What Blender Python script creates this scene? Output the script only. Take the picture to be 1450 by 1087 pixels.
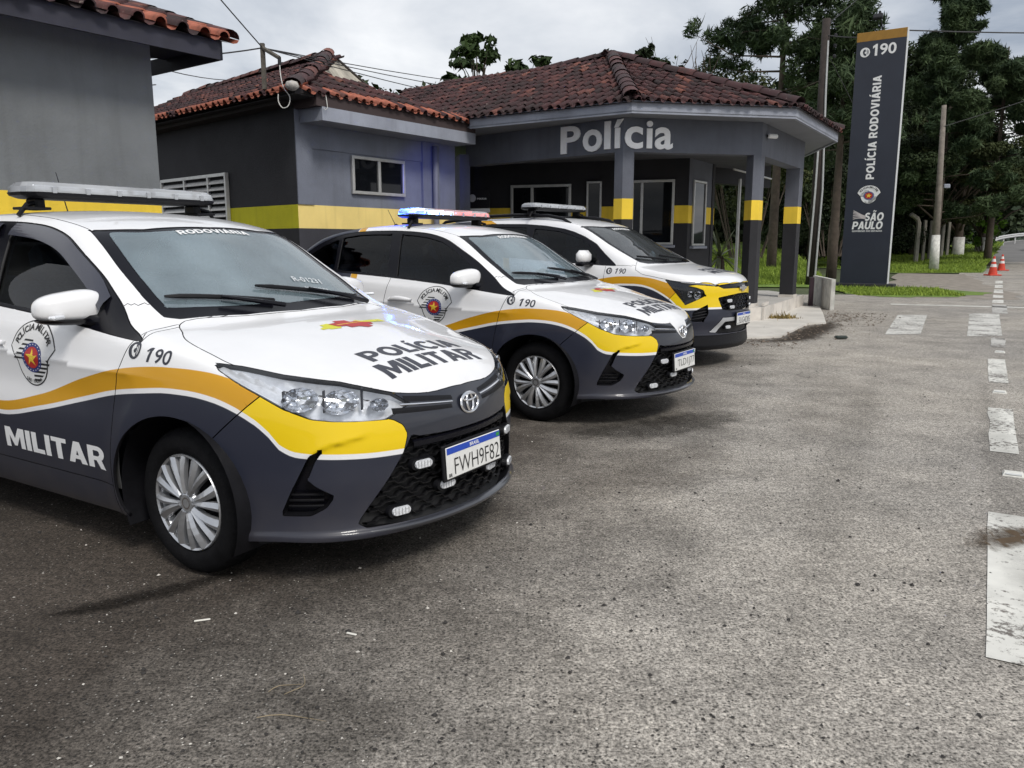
import bpy, math, random
import numpy as np
from mathutils import Vector, Matrix
from mathutils.bvhtree import BVHTree
random.seed(7); RNG = np.random.default_rng(7)
for _o in list(bpy.data.objects): bpy.data.objects.remove(_o)
sc = bpy.context.scene
COL = sc.collection
R_ = math.radians
# ---------------------------------------------------------------- camera
cd = bpy.data.cameras.new('camera'); cam = bpy.data.objects.new('camera', cd); COL.objects.link(cam)
cam.location = (0, 0, 1.32); cam.rotation_euler = (R_(90 - 10.05), 0, 0)
cd.sensor_width = 36; cd.lens = 1120 / 1450 * 36; cd.clip_start = .05; cd.clip_end = 3000
sc.camera = cam
# ---------------------------------------------------------------- sky: overcast, sun behind thin cloud to the right of the camera
SUN_EL, SUN_AZ = 47, 150            # azimuth measured clockwise from +Y
w = bpy.data.worlds.new('World'); sc.world = w; w.use_nodes = True
nt = w.node_tree; N = nt.nodes; Lk = nt.links; N.clear()
out = N.new('ShaderNodeOutputWorld'); bg = N.new('ShaderNodeBackground')
sky = N.new('ShaderNodeTexSky'); sky.sky_type = 'NISHITA'; sky.sun_disc = False
sky.sun_elevation = R_(SUN_EL); sky.sun_rotation = R_(SUN_AZ); sky.air_density = 1.2; sky.dust_density = 3.0
tc = N.new('ShaderNodeTexCoord'); sp = N.new('ShaderNodeSeparateXYZ'); Lk.new(tc.outputs['Generated'], sp.inputs[0])
mx = N.new('ShaderNodeMath'); mx.operation = 'MAXIMUM'; mx.inputs[1].default_value = 0.0; Lk.new(sp.outputs['Z'], mx.inputs[0])
ad = N.new('ShaderNodeMath'); ad.inputs[1].default_value = .16; Lk.new(mx.outputs[0], ad.inputs[0])
dx = N.new('ShaderNodeMath'); dx.operation = 'DIVIDE'; Lk.new(sp.outputs['X'], dx.inputs[0]); Lk.new(ad.outputs[0], dx.inputs[1])
dy = N.new('ShaderNodeMath'); dy.operation = 'DIVIDE'; Lk.new(sp.outputs['Y'], dy.inputs[0]); Lk.new(ad.outputs[0], dy.inputs[1])
cb = N.new('ShaderNodeCombineXYZ'); Lk.new(dx.outputs[0], cb.inputs[0]); Lk.new(dy.outputs[0], cb.inputs[1])
nz = N.new('ShaderNodeTexNoise'); nz.inputs['Scale'].default_value = .75; nz.inputs['Detail'].default_value = 7; nz.inputs['Roughness'].default_value = .56; nz.inputs['Distortion'].default_value = .35
Lk.new(cb.outputs[0], nz.inputs['Vector'])
rp = N.new('ShaderNodeValToRGB'); e = rp.color_ramp.elements
e[0].position = .33; e[0].color = (2.5, 2.85, 3.45, 1); e[1].position = .63; e[1].color = (7.4, 7.45, 7.55, 1)
m_ = e.new(.47); m_.color = (4.7, 4.95, 5.35, 1)
Lk.new(nz.outputs['Fac'], rp.inputs[0])
mixs = N.new('ShaderNodeMix'); mixs.data_type = 'RGBA'; mixs.inputs[0].default_value = .92
Lk.new(sky.outputs[0], mixs.inputs[6]); Lk.new(rp.outputs[0], mixs.inputs[7]); Lk.new(mixs.outputs[2], bg.inputs[0])
bg.inputs[1].default_value = .105
Lk.new(bg.outputs[0], out.inputs[0])
sd = bpy.data.lights.new('sun', 'SUN'); sun = bpy.data.objects.new('sun', sd); COL.objects.link(sun)
sd.energy = 1.5; sd.angle = R_(14); sd.color = (1, .96, .9)
_az, _el = R_(SUN_AZ), R_(SUN_EL)
_d = Vector((math.sin(_az) * math.cos(_el), math.cos(_az) * math.cos(_el), math.sin(_el)))
sun.rotation_euler = _d.to_track_quat('Z', 'Y').to_euler()
sc.view_settings.view_transform = 'Standard'; sc.view_settings.look = 'None'
sc.view_settings.exposure = 0.46; sc.view_settings.gamma = 1
# ---------------------------------------------------------------- helpers
def mesh(name, V, F, mat, parent=None, smooth=False, normals=None, mats=None, fm=None):
    me = bpy.data.meshes.new(name); me.from_pydata([tuple(map(float, v)) for v in V], [], [tuple(int(i) for i in f) for f in F])
    if mats:
        for m in mats: me.materials.append(m)
        if fm is not None: me.polygons.foreach_set('material_index', np.array(fm, dtype=np.int32))
    elif mat: me.materials.append(mat)
    if smooth or normals is not None: me.polygons.foreach_set('use_smooth', np.ones(len(me.polygons), dtype=bool))
    me.update()
    if normals is not None: me.normals_split_custom_set_from_vertices([tuple(map(float, n)) for n in normals])
    o = bpy.data.objects.new(name, me); COL.objects.link(o)
    if parent: o.parent = parent
    return o
def inst(name, me, parent=None, loc=None, rot=None, scale=None, M=None):
    o = bpy.data.objects.new(name, me); COL.objects.link(o)
    if parent: o.parent = parent
    if M is not None: o.matrix_local = M
    else:
        if loc is not None: o.location = loc
        if rot is not None: o.rotation_euler = rot
        if scale is not None: o.scale = scale
    return o
def empty(name, loc=(0, 0, 0), rz=0, parent=None):
    o = bpy.data.objects.new(name, None); COL.objects.link(o); o.location = loc; o.rotation_euler = (0, 0, rz); o.empty_display_size = .1
    if parent: o.parent = parent
    return o
def tag(o, label=None, cat=None, group=None, kind=None):
    if label: o['label'] = label
    if cat: o['category'] = cat
    if group: o['group'] = group
    if kind: o['kind'] = kind
    return o
def copy_tree(o, parent=None):
    c = o.copy(); COL.objects.link(c); c.parent = parent
    for ch in o.children: copy_tree(ch, c)
    return c
class MB:
    """collects simple shapes into one mesh"""
    def __init__(s): s.V = []; s.F = []
    def add(s, V, F):
        b = len(s.V); s.V += [tuple(v) for v in V]; s.F += [tuple(i + b for i in f) for f in F]; return s
    def box(s, c, d, M=None, bev=0):
        x, y, z = [k / 2 for k in d]
        if bev:
            b = min(bev, x * .9, y * .9, z * .9); V = []
            for sx in (-1, 1):
                for sy in (-1, 1):
                    for sz in (-1, 1):
                        V += [(sx * x, sy * (y - b), sz * (z - b)), (sx * (x - b), sy * y, sz * (z - b)), (sx * (x - b), sy * (y - b), sz * z)]
            def q(sx, sy, sz, k): return (((sx > 0) * 2 + (sy > 0)) * 2 + (sz > 0)) * 3 + k
            F = []
            for sx in (-1, 1): F.append([q(sx, -1, -1, 0), q(sx, 1, -1, 0), q(sx, 1, 1, 0), q(sx, -1, 1, 0)][::sx])
            for sy in (-1, 1): F.append([q(-1, sy, -1, 1), q(-1, sy, 1, 1), q(1, sy, 1, 1), q(1, sy, -1, 1)][::sy])
            for sz in (-1, 1): F.append([q(-1, -1, sz, 2), q(1, -1, sz, 2), q(1, 1, sz, 2), q(-1, 1, sz, 2)][::sz])
            for sx in (-1, 1):
                for sy in (-1, 1): F.append([q(sx, sy, -1, 0), q(sx, sy, -1, 1), q(sx, sy, 1, 1), q(sx, sy, 1, 0)][::sx * sy])
                for sz in (-1, 1): F.append([q(sx, -1, sz, 0), q(sx, 1, sz, 0), q(sx, 1, sz, 2), q(sx, -1, sz, 2)][::sx * sz])
            for sy in (-1, 1):
                for sz in (-1, 1): F.append([q(-1, sy, sz, 1), q(-1, sy, sz, 2), q(1, sy, sz, 2), q(1, sy, sz, 1)][::sy * sz])
            for sx in (-1, 1):
                for sy in (-1, 1):
                    for sz in (-1, 1): F.append([q(sx, sy, sz, 0), q(sx, sy, sz, 1), q(sx, sy, sz, 2)][::sx * sy * sz])
        else:
            V = [(a * x, b_ * y, c_ * z) for a in (-1, 1) for b_ in (-1, 1) for c_ in (-1, 1)]
            F = [(0, 1, 3, 2), (4, 6, 7, 5), (0, 4, 5, 1), (2, 3, 7, 6), (0, 2, 6, 4), (1, 5, 7, 3)]
        V = [Vector(v) for v in V]
        if M is not None: V = [M @ v for v in V]
        V = [v + Vector(c) for v in V]
        return s.add(V, F)
    def prism(s, poly, z0, z1):
        """polygon (counter-clockwise xy) extruded from z0 to z1"""
        n = len(poly); V = [(p[0], p[1], z0) for p in poly] + [(p[0], p[1], z1) for p in poly]
        F = [tuple(range(n))[::-1], tuple(range(n, 2 * n))] + [(i, (i + 1) % n, n + (i + 1) % n, n + i) for i in range(n)]
        return s.add(V, F)
    def tube(s, pts, r, seg=8, cap=True):
        pts = [Vector(p) for p in pts]; n = len(pts)
        rr = r if hasattr(r, '__len__') else [r] * n
        V = []; F = []; a = None
        for i, p in enumerate(pts):
            t = (pts[min(i + 1, n - 1)] - pts[max(i - 1, 0)]).normalized()
            if a is None: a = t.orthogonal().normalized()
            a = (a - t * a.dot(t)); a = a.normalized() if a.length > 1e-6 else t.orthogonal().normalized()
            b = t.cross(a)
            for k in range(seg):
                an = 2 * math.pi * k / seg; V.append(p + (a * math.cos(an) + b * math.sin(an)) * rr[i])
        for i in range(n - 1):
            for k in range(seg):
                F.append((i * seg + k, i * seg + (k + 1) % seg, (i + 1) * seg + (k + 1) % seg, (i + 1) * seg + k))
        if cap: F += [tuple(range(seg))[::-1], tuple(range((n - 1) * seg, n * seg))]
        return s.add(V, F)
    def lathe(s, prof, seg=24, axis='Z', c=(0, 0, 0), close=False):
        V = []; F = []; n = len(prof)
        for k in range(seg):
            an = 2 * math.pi * k / seg; ca, sa = math.cos(an), math.sin(an)
            for r, h in prof:
                p = (r * ca, r * sa, h) if axis == 'Z' else ((h, r * ca, r * sa) if axis == 'X' else (r * sa, h, r * ca))
                V.append((p[0] + c[0], p[1] + c[1], p[2] + c[2]))
        for k in range(seg):
            k2 = (k + 1) % seg
            for i in range(n - 1): F.append((k * n + i, k2 * n + i, k2 * n + i + 1, k * n + i + 1))
        return s.add(V, F)
    def make(s, name, mat, parent=None, smooth=False, **kw): return mesh(name, s.V, s.F, mat, parent, smooth, **kw)
# ---------------------------------------------------------------- materials
MATS = {}
def mat(name, col=(.5, .5, .5), rough=.5, metal=0, coat=0, coat_rough=.05, spec=.5, emit=None, es=1, var=0, vscale=6, bump=0, bscale=60, ior=None, trans=0):
    """principled surface with optional colour mottling and fine relief, in object space"""
    if name in MATS: return MATS[name]
    m = bpy.data.materials.new(name); m.use_nodes = True; nt = m.node_tree; b = nt.nodes['Principled BSDF']
    b.inputs['Base Color'].default_value = (*col, 1); b.inputs['Roughness'].default_value = rough; b.inputs['Metallic'].default_value = metal
    b.inputs['Coat Weight'].default_value = coat; b.inputs['Coat Roughness'].default_value = coat_rough; b.inputs['Specular IOR Level'].default_value = spec
    if ior: b.inputs['IOR'].default_value = ior
    if trans: b.inputs['Transmission Weight'].default_value = trans
    if emit: b.inputs['Emission Color'].default_value = (*emit, 1); b.inputs['Emission Strength'].default_value = es
    if var or bump:
        tc = nt.nodes.new('ShaderNodeTexCoord')
    if var:
        n1 = nt.nodes.new('ShaderNodeTexNoise'); n1.inputs['Scale'].default_value = vscale; n1.inputs['Detail'].default_value = 6; n1.inputs['Roughness'].default_value = .6
        nt.links.new(tc.outputs['Object'], n1.inputs['Vector'])
        mp = nt.nodes.new('ShaderNodeMapRange'); mp.inputs[1].default_value = .3; mp.inputs[2].default_value = .7; mp.inputs[3].default_value = 1 - var; mp.inputs[4].default_value = 1 + var
        nt.links.new(n1.outputs['Fac'], mp.inputs[0])
        mu = nt.nodes.new('ShaderNodeMix'); mu.data_type = 'RGBA'; mu.blend_type = 'MULTIPLY'; mu.inputs[0].default_value = 1; mu.inputs[6].default_value = (*col, 1)
        nt.links.new(mp.outputs[0], mu.inputs[7]); nt.links.new(mu.outputs[2], b.inputs['Base Color'])
    if bump:
        n2 = nt.nodes.new('ShaderNodeTexNoise'); n2.inputs['Scale'].default_value = bscale; n2.inputs['Detail'].default_value = 4
        nt.links.new(tc.outputs['Object'], n2.inputs['Vector'])
        bp = nt.nodes.new('ShaderNodeBump'); bp.inputs['Strength'].default_value = bump; bp.inputs['Distance'].default_value = .01
        nt.links.new(n2.outputs['Fac'], bp.inputs['Height']); nt.links.new(bp.outputs[0], b.inputs['Normal'])
    MATS[name] = m; return m
def glass(name, tint=(.6, .65, .7), ior=1.7, rough=.0, film=0, fcol=(.55, .60, .62)):
    """thin pane: fresnel mirror over tinted see-through, with an optional pale diffuse film"""
    if name in MATS: return MATS[name]
    m = bpy.data.materials.new(name); m.use_nodes = True; nt = m.node_tree; nt.nodes.clear()
    o = nt.nodes.new('ShaderNodeOutputMaterial'); t = nt.nodes.new('ShaderNodeBsdfTransparent'); g = nt.nodes.new('ShaderNodeBsdfGlossy'); fr = nt.nodes.new('ShaderNodeFresnel'); mx = nt.nodes.new('ShaderNodeMixShader')
    t.inputs[0].default_value = (*tint, 1); g.inputs['Roughness'].default_value = rough; fr.inputs[0].default_value = ior
    src = t
    if film:
        d = nt.nodes.new('ShaderNodeBsdfDiffuse'); d.inputs[0].default_value = (*fcol, 1); m2 = nt.nodes.new('ShaderNodeMixShader'); no = nt.nodes.new('ShaderNodeTexNoise'); no.inputs['Scale'].default_value = 2.5; no.inputs['Detail'].default_value = 5
        tc = nt.nodes.new('ShaderNodeTexCoord'); nt.links.new(tc.outputs['Object'], no.inputs['Vector']); mr = nt.nodes.new('ShaderNodeMapRange'); mr.inputs[1].default_value = .3; mr.inputs[2].default_value = .7; mr.inputs[3].default_value = film * .7; mr.inputs[4].default_value = film * 1.3
        nt.links.new(no.outputs['Fac'], mr.inputs[0]); nt.links.new(mr.outputs[0], m2.inputs[0]); nt.links.new(t.outputs[0], m2.inputs[1]); nt.links.new(d.outputs[0], m2.inputs[2]); src = m2
    nt.links.new(fr.outputs[0], mx.inputs[0]); nt.links.new(src.outputs[0], mx.inputs[1]); nt.links.new(g.outputs[0], mx.inputs[2]); nt.links.new(mx.outputs[0], o.inputs[0])
    MATS[name] = m; return m
# ---------------------------------------------------------------- lettering
TCACHE = {}
def fill2d(make):
    o = make(); COL.objects.link(o)
    dg = bpy.context.evaluated_depsgraph_get(); dg.update(); me = bpy.data.meshes.new_from_object(o.evaluated_get(dg))
    V = np.array([v.co[:2] for v in me.vertices]); F = [tuple(p.vertices) for p in me.polygons]; c = o.data
    bpy.data.objects.remove(o); bpy.data.curves.remove(c); bpy.data.meshes.remove(me); return V, F
def fit2d(V, F, width, height, align='CENTER'):
    lo, hi = V.min(0), V.max(0); sx = width / (hi[0] - lo[0]) if width else None; sy = height / (hi[1] - lo[1]) if height else None
    sx = sx or sy; sy = sy or sx; V = (V - (lo + hi) / 2) * np.array([sx, sy])
    if align == 'LEFT': V[:, 0] -= V[:, 0].min()
    return V, F
def text2d(s, width=None, height=None, bold=0.0, shear=0.0, spacing=1.0, align='CENTER'):
    """flat text as (verts (n,2), faces), scaled to a box and centred (or left aligned) on the origin"""
    k = (s, bold, shear, spacing)
    if k not in TCACHE:
        def mk():
            c = bpy.data.curves.new('t', 'FONT'); c.body = s; c.size = 1; c.offset = bold; c.shear = shear; c.space_character = spacing; c.resolution_u = 4; c.fill_mode = 'FRONT'
            return bpy.data.objects.new('t', c)
        TCACHE[k] = fill2d(mk)
    return fit2d(*TCACHE[k], width, height, align)
def _arc(cx, cy, rx, ry, a0, a1, n=14): return [(cx + rx * math.cos(R_(a0 + (a1 - a0) * i / n)), cy + ry * math.sin(R_(a0 + (a1 - a0) * i / n))) for i in range(n + 1)]
def _stroke(P, w):
    P = np.array(P); T = np.gradient(P, axis=0); T /= np.linalg.norm(T, axis=1, keepdims=True); Nn = np.stack([-T[:, 1], T[:, 0]], 1) * w / 2
    return [tuple(p) for p in P + Nn] + [tuple(p) for p in (P - Nn)[::-1]]
_s = .24
_I = [(0, 0), (_s, 0), (_s, 1), (0, 1)]; _A = [[(0, 0), (.25, 0), (.302, .19), (.518, .19), (.57, 0), (.82, 0), (.545, 1), (.275, 1)], [(.352, .37), (.41, .60), (.468, .37)]]
GLY = {'I': (.24, [_I]), 'Í': (.24, [_I, [(.02, 1.07), (.17, 1.07), (.34, 1.28), (.12, 1.28)]]), 'L': (.58, [[(0, 0), (.58, 0), (.58, .21), (_s, .21), (_s, 1), (0, 1)]]),
 'T': (.70, [[(.23, 0), (.47, 0), (.47, .79), (.70, .79), (.70, 1), (0, 1), (0, .79), (.23, .79)]]), 'A': (.82, _A), 'Á': (.82, _A + [[(.33, 1.07), (.48, 1.07), (.64, 1.28), (.42, 1.28)]]), 'Ã': (.82, _A + [[(.2, 1.08), (.34, 1.2), (.48, 1.08), (.64, 1.16), (.62, 1.28), (.48, 1.2), (.34, 1.32), (.2, 1.2)]]),
 'M': (.98, [[(0, 0), (.22, 0), (.22, .60), (.42, .10), (.56, .10), (.76, .60), (.76, 0), (.98, 0), (.98, 1), (.69, 1), (.49, .47), (.29, 1), (0, 1)]]),
 'P': (.75, [[(0, 0), (_s, 0), (_s, .33)] + _arc(.42, .665, .33, .335, -90, 90) + [(0, 1)], [(_s, .53), (_s, .80)] + _arc(.40, .665, .12, .135, 90, -90)]),
 'R': (.80, [[(0, 0), (_s, 0), (_s, .35), (.36, .35), (.53, 0), (.80, 0), (.60, .40)] + _arc(.42, .67, .33, .33, -50, 90) + [(0, 1)], [(_s, .54), (_s, .80)] + _arc(.40, .67, .12, .13, 90, -90)]),
 'O': (.90, [_arc(.45, .5, .45, .52, 0, 360, 32)[:-1], _arc(.45, .5, .205, .30, 360, 0, 28)[:-1]]), 'C': (.84, [_arc(.45, .5, .45, .52, 38, 322, 28) + _arc(.45, .5, .205, .30, 312, 48, 22)]),
 'D': (.82, [[(0, 0)] + _arc(.36, .5, .46, .5, -90, 90, 18) + [(0, 1)], [(_s, .21), (_s, .79)] + _arc(.36, .5, .215, .29, 90, -90, 14)]), 'V': (.82, [[(0, 1), (.25, 1), (.41, .34), (.57, 1), (.82, 1), (.545, 0), (.275, 0)]]),
 'U': (.80, [[(0, 1), (0, .38)] + _arc(.40, .38, .40, .40, 180, 360, 18) + [(.80, 1), (.56, 1), (.56, .38)] + _arc(.40, .38, .16, .18, 360, 180, 12) + [(.24, 1)]]),
 'S': (.74, [_stroke(_arc(.37, .715, .25, .185, 25, 270, 14) + _arc(.37, .30, .25, .20, 90, -150, 14)[1:], .21)])}
def block2d(s, width=None, height=None, track=.075, shear=0.0, align='CENTER'):
    """heavy sign-writer's capitals"""
    if (s, 'blk', track, shear) not in TCACHE:
        def mk():
            c = bpy.data.curves.new('t', 'CURVE'); c.dimensions = '2D'; c.fill_mode = 'BOTH'; x = 0
            for ch in s:
                if ch == ' ': x += .38; continue
                wd, loops = GLY[ch]
                for lp in loops:
                    sp_ = c.splines.new('POLY'); sp_.points.add(len(lp) - 1); sp_.use_cyclic_u = True
                    for q, p in zip(sp_.points, lp): q.co = (x + p[0] + shear * p[1], p[1], 0, 1)
                x += wd + track
            return bpy.data.objects.new('t', c)
        TCACHE[(s, 'blk', track, shear)] = fill2d(mk)
    V, F = TCACHE[(s, 'blk', track, shear)]
    return fit2d(V.copy(), F, width, height, align)
def disc2d(r, n=32, c=(0, 0)):
    return np.array([(c[0] + r * math.cos(2 * math.pi * k / n), c[1] + r * math.sin(2 * math.pi * k / n)) for k in range(n)]), [tuple(range(n))]
def poly2d(P):
    from mathutils.geometry import tessellate_polygon
    return np.array(P, float), [tuple(t) for t in tessellate_polygon([[Vector((float(p[0]), float(p[1]), 0)) for p in P]])]
def ring2d(r0, r1, a0=0, a1=360, n=32, c=(0, 0)):
    A = np.radians(np.linspace(a0, a1, n + 1)); V = [(c[0] + r * math.cos(a), c[1] + r * math.sin(a)) for a in A for r in (r0, r1)]
    return np.array(V), [(2 * i, 2 * i + 1, 2 * i + 3, 2 * i + 2) for i in range(n)]
def join2d(*S):
    V = []; F = []
    for v, f in S:
        b = len(V); V += [tuple(p) for p in v]; F += [tuple(i + b for i in q) for q in f]
    return np.array(V), F
def arc_text(s, r, a_mid, span, h, bold=.02, flip=False):
    """letters set round an arc; angles in degrees, counter-clockwise from +x"""
    parts = []; n = len(s)
    for i, ch in enumerate(s):
        if ch == ' ': continue
        v, f = text2d(ch, height=h * (1.25 if ch in 'ÍÁÃ' else 1), bold=bold)
        if ch in 'ÍÁÃ': v[:, 1] += h * .12
        t = (i + .5) / n - .5; a = a_mid + (span * t if flip else -span * t); ra = math.radians(a); rot = ra + (math.pi / 2 if flip else -math.pi / 2)
        c_, s_ = math.cos(rot), math.sin(rot); v = v @ np.array([[c_, s_], [-s_, c_]]) + np.array([r * math.cos(ra), r * math.sin(ra)])
        parts.append((v, f))
    return join2d(*parts)
def subdiv(V, F, L):
    """split triangles until edges are shorter than L (for draping on curved panels)"""
    T = []
    for f in F:
        for i in range(1, len(f) - 1): T.append((f[0], f[i], f[i + 1]))
    V = [np.array(v, float) for v in V]; cache = {}
    def mid(a, b):
        k = (min(a, b), max(a, b))
        if k not in cache: V.append((V[a] + V[b]) / 2); cache[k] = len(V) - 1
        return cache[k]
    for _ in range(4):
        o = []; ch = False
        for a, b, c in T:
            E = [(np.linalg.norm(V[p] - V[q]) > L, p, q) for p, q in ((a, b), (b, c), (c, a))]
            k = [e[0] for e in E]
            if not any(k): o.append((a, b, c)); continue
            ch = True; ab = mid(a, b) if k[0] else None; bc = mid(b, c) if k[1] else None; ca = mid(c, a) if k[2] else None
            if all(k): o += [(a, ab, ca), (ab, b, bc), (ca, bc, c), (ab, bc, ca)]
            elif k[0] and k[1]: o += [(ab, b, bc), (a, ab, bc), (a, bc, c)]
            elif k[1] and k[2]: o += [(bc, c, ca), (b, bc, ca), (a, b, ca)]
            elif k[0] and k[2]: o += [(ca, a, ab), (c, ca, ab), (c, ab, b)]
            elif k[0]: o += [(a, ab, c), (ab, b, c)]
            elif k[1]: o += [(a, b, bc), (a, bc, c)]
            else: o += [(a, b, ca), (b, c, ca)]
        T = o
        if not ch: break
    return np.array(V), T

for _c in set('POLÍCIAMTR'): text2d(_c, 1, bold=.02)
for _c in set('SÃOPAUL'): text2d(_c, 1, bold=.02)
for _t in ('POLÍCIA', 'MILITAR', 'RODOVIÁRIA'): block2d(_t, 1)
for _a in (('FWH9F82', -.012), ('TLD1J77', -.012), ('SUG4D85', -.012), ('BRASIL', .02), ('BR', .02)): text2d(_a[0], 1, bold=_a[1])
text2d('90', 1, bold=.012, shear=.12)
for _t in ('POLÍCIA RODOVIÁRIA', 'SÃO', 'PAULO'): block2d(_t, 1)
block2d('SÃO', 1, shear=.15); block2d('PAULO', 1, shear=.15)
for _c in ('P', 'o', 'l', 'í', 'c', 'i', 'a'): text2d(_c, 1, bold=.022)
text2d('GOVERNO DO ESTADO', 1, bold=.02); text2d('90', 1, bold=.02)

# ================================================================ car bodies: smooth implicit surfaces, cut into panels
def pchip(X,Y):
    X=np.array(X,float);Y=np.array(Y,float)
    if X[0]>X[-1]: X=X[::-1];Y=Y[::-1]
    h=np.diff(X);d=np.diff(Y)/h;n=len(X);m=np.zeros(n)
    for i in range(1,n-1):
        if d[i-1]*d[i]>0:
            w1=2*h[i]+h[i-1];w2=h[i]+2*h[i-1];m[i]=(w1+w2)/(w1/d[i-1]+w2/d[i])
    m[0]=d[0];m[-1]=d[-1]
    def f(x):
        x=np.clip(x,X[0],X[-1]);i=np.clip(np.searchsorted(X,x)-1,0,n-2)
        t=(x-X[i])/h[i];t2=t*t;t3=t2*t
        return (2*t3-3*t2+1)*Y[i]+(t3-2*t2+t)*h[i]*m[i]+(-2*t3+3*t2)*Y[i+1]+(t3-t2)*h[i]*m[i+1]
    return f
def smax(a,b,k):
    h=np.maximum(k-np.abs(a-b),0)/k
    return np.maximum(a,b)+h*h*k*.25
def gauss(x,m,s): return np.exp(-((x-m)/s)**2)
class Sedan:
    xf=.845; xr=-3.58; rw=.30; axr=-2.55; tyre_y=.785
    P=staticmethod(pchip([.86,.835,.80,.74,.62,.45,.2,0,-.08,-.13,-.4,-.79,-.95,-1.2,-1.5,-1.9,-2.2,-2.45,-2.6,-2.95,-3.05,-3.2,-3.45,-3.55,-3.62],
      [.60,.68,.742,.79,.842,.885,.938,.972,.985,1.005,1.178,1.408,1.447,1.480,1.496,1.488,1.460,1.41,1.345,1.125,1.075,1.05,1.03,.98,.80]))
    C=staticmethod(pchip([.8,.4,.1,-.1,-.4,-1.,-1.6,-2.4,-3.1,-3.6],[0,0,.1,.22,.28,.34,0,-.25,-.3,-.2]))
    CR=staticmethod(pchip([.8,.35,.1,-.05,-.2,-.4,-1,-3,-3.6],[.16,.14,.085,.04,.015,.04,.09,.09,.1]))
    Sz=staticmethod(pchip([.14,.17,.22,.32,.45,.6,.75,.85,.92,.96,1.0,1.2,1.4,1.5],[.74,.79,.825,.850,.862,.865,.856,.842,.824,.800,.777,.682,.575,.515]))
    Sx=staticmethod(pchip([.9,.5,.1,-.5,-1.2,-2.2,-2.7,-3.2,-3.58],[-.035,-.02,0,0,.0,0,-.012,-.06,-.12]))
    Fz=staticmethod(pchip([.1,.18,.212,.228,.25,.30,.45,.55,.62,.68,.74,.80,.9,1.2],[.78,.82,.855,.862,.842,.835,.845,.845,.838,.825,.80,.76,.66,.2]))
    Rz=staticmethod(pchip([.1,.2,.35,.55,.75,.95,1.1,1.5],[-3.45,-3.52,-3.56,-3.58,-3.55,-3.53,-3.45,-2.6]))
    kf,kt=.05,.06
    belt=staticmethod(pchip([.2,-.2,-1.2,-2.2,-2.8],[.93,.945,1.0,1.055,1.08]))
    def S(s,x,z):
        zz=z-(s.belt(x)-.95)*np.clip((z-.7)/.25,0,1)
        v=s.Sz(zz)+s.Sx(x)
        # character crease along doors
        cl=.80+.035*np.clip(-x,-.5,3)
        v=v+.010*np.exp(-np.abs(z-cl)/.03)*np.clip((.25-x)/.4,0,1)*np.clip((x+3.3)/.4,0,1)-.010*gauss(z,cl-.13,.09)*np.clip((-.25-x)/.3,0,1)*np.clip((x+2.1)/.3,0,1)
        for a in (0,s.axr):
            r=np.hypot(x-a,z-.30);v=v+.014*gauss(r,.36,.07)
        return v
    def T(s,x,y): return s.P(x+s.C(x)*y*y)-s.CR(x)*y*y
    def F(s,y,z): 
        y=np.abs(y);v=s.Fz(z)-(.46*y*y+.62*(y/.865)**9)
        zc=s.cz(y);d=z-zc;wt=np.clip((y-.49)/.08,0,1)*np.clip((.70-y)/.05,0,1)
        return v+wt*(.010*np.exp(-np.abs(d)/.035)-.015/(1+np.exp(np.clip(d/.004,-40,40)))*np.exp(-np.maximum(-d,0)/.07))
    cz=staticmethod(pchip([.3,.51,.58,.631,.667,.72],[.62,.606,.592,.577,.548,.50]))
    def Rr(s,y,z): y=np.abs(y);return s.Rz(z)+.25*y*y+.45*(y/.865)**10
    def f(s,x,y,z):
        a=np.abs(y)-s.S(x,z);b=(z-s.T(x,y))*.9;c=(x-s.F(y,z))*.8;d=(s.Rr(y,z)-x)*.8
        v=smax(a,b,s.kt);v=smax(v,c,s.kf);v=smax(v,d,s.kf);v=np.maximum(v,s.zbot(x)-z)
        return v
    zb=staticmethod(pchip([.9,.5,.3,-.3,-2.3,-2.8,-3.6],[.208,.212,.20,.19,.19,.21,.27]))
    def zbot(s,x): return s.zb(x)
def solve(car,o,d,t0,t1,n=60):
    # first crossing inside->outside going outward from o along d ; vectorised; bisection assuming inside at t0, outside at t1
    a=np.full(len(o),t0,float);b=np.full(len(o),t1,float)
    for _ in range(40):
        m=(a+b)/2;p=o+d*m[:,None];v=car.f(p[:,0],p[:,1],p[:,2])
        ins=v<0;a=np.where(ins,m,a);b=np.where(ins,b,m)
    return o+d*((a+b)/2)[:,None]
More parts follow.
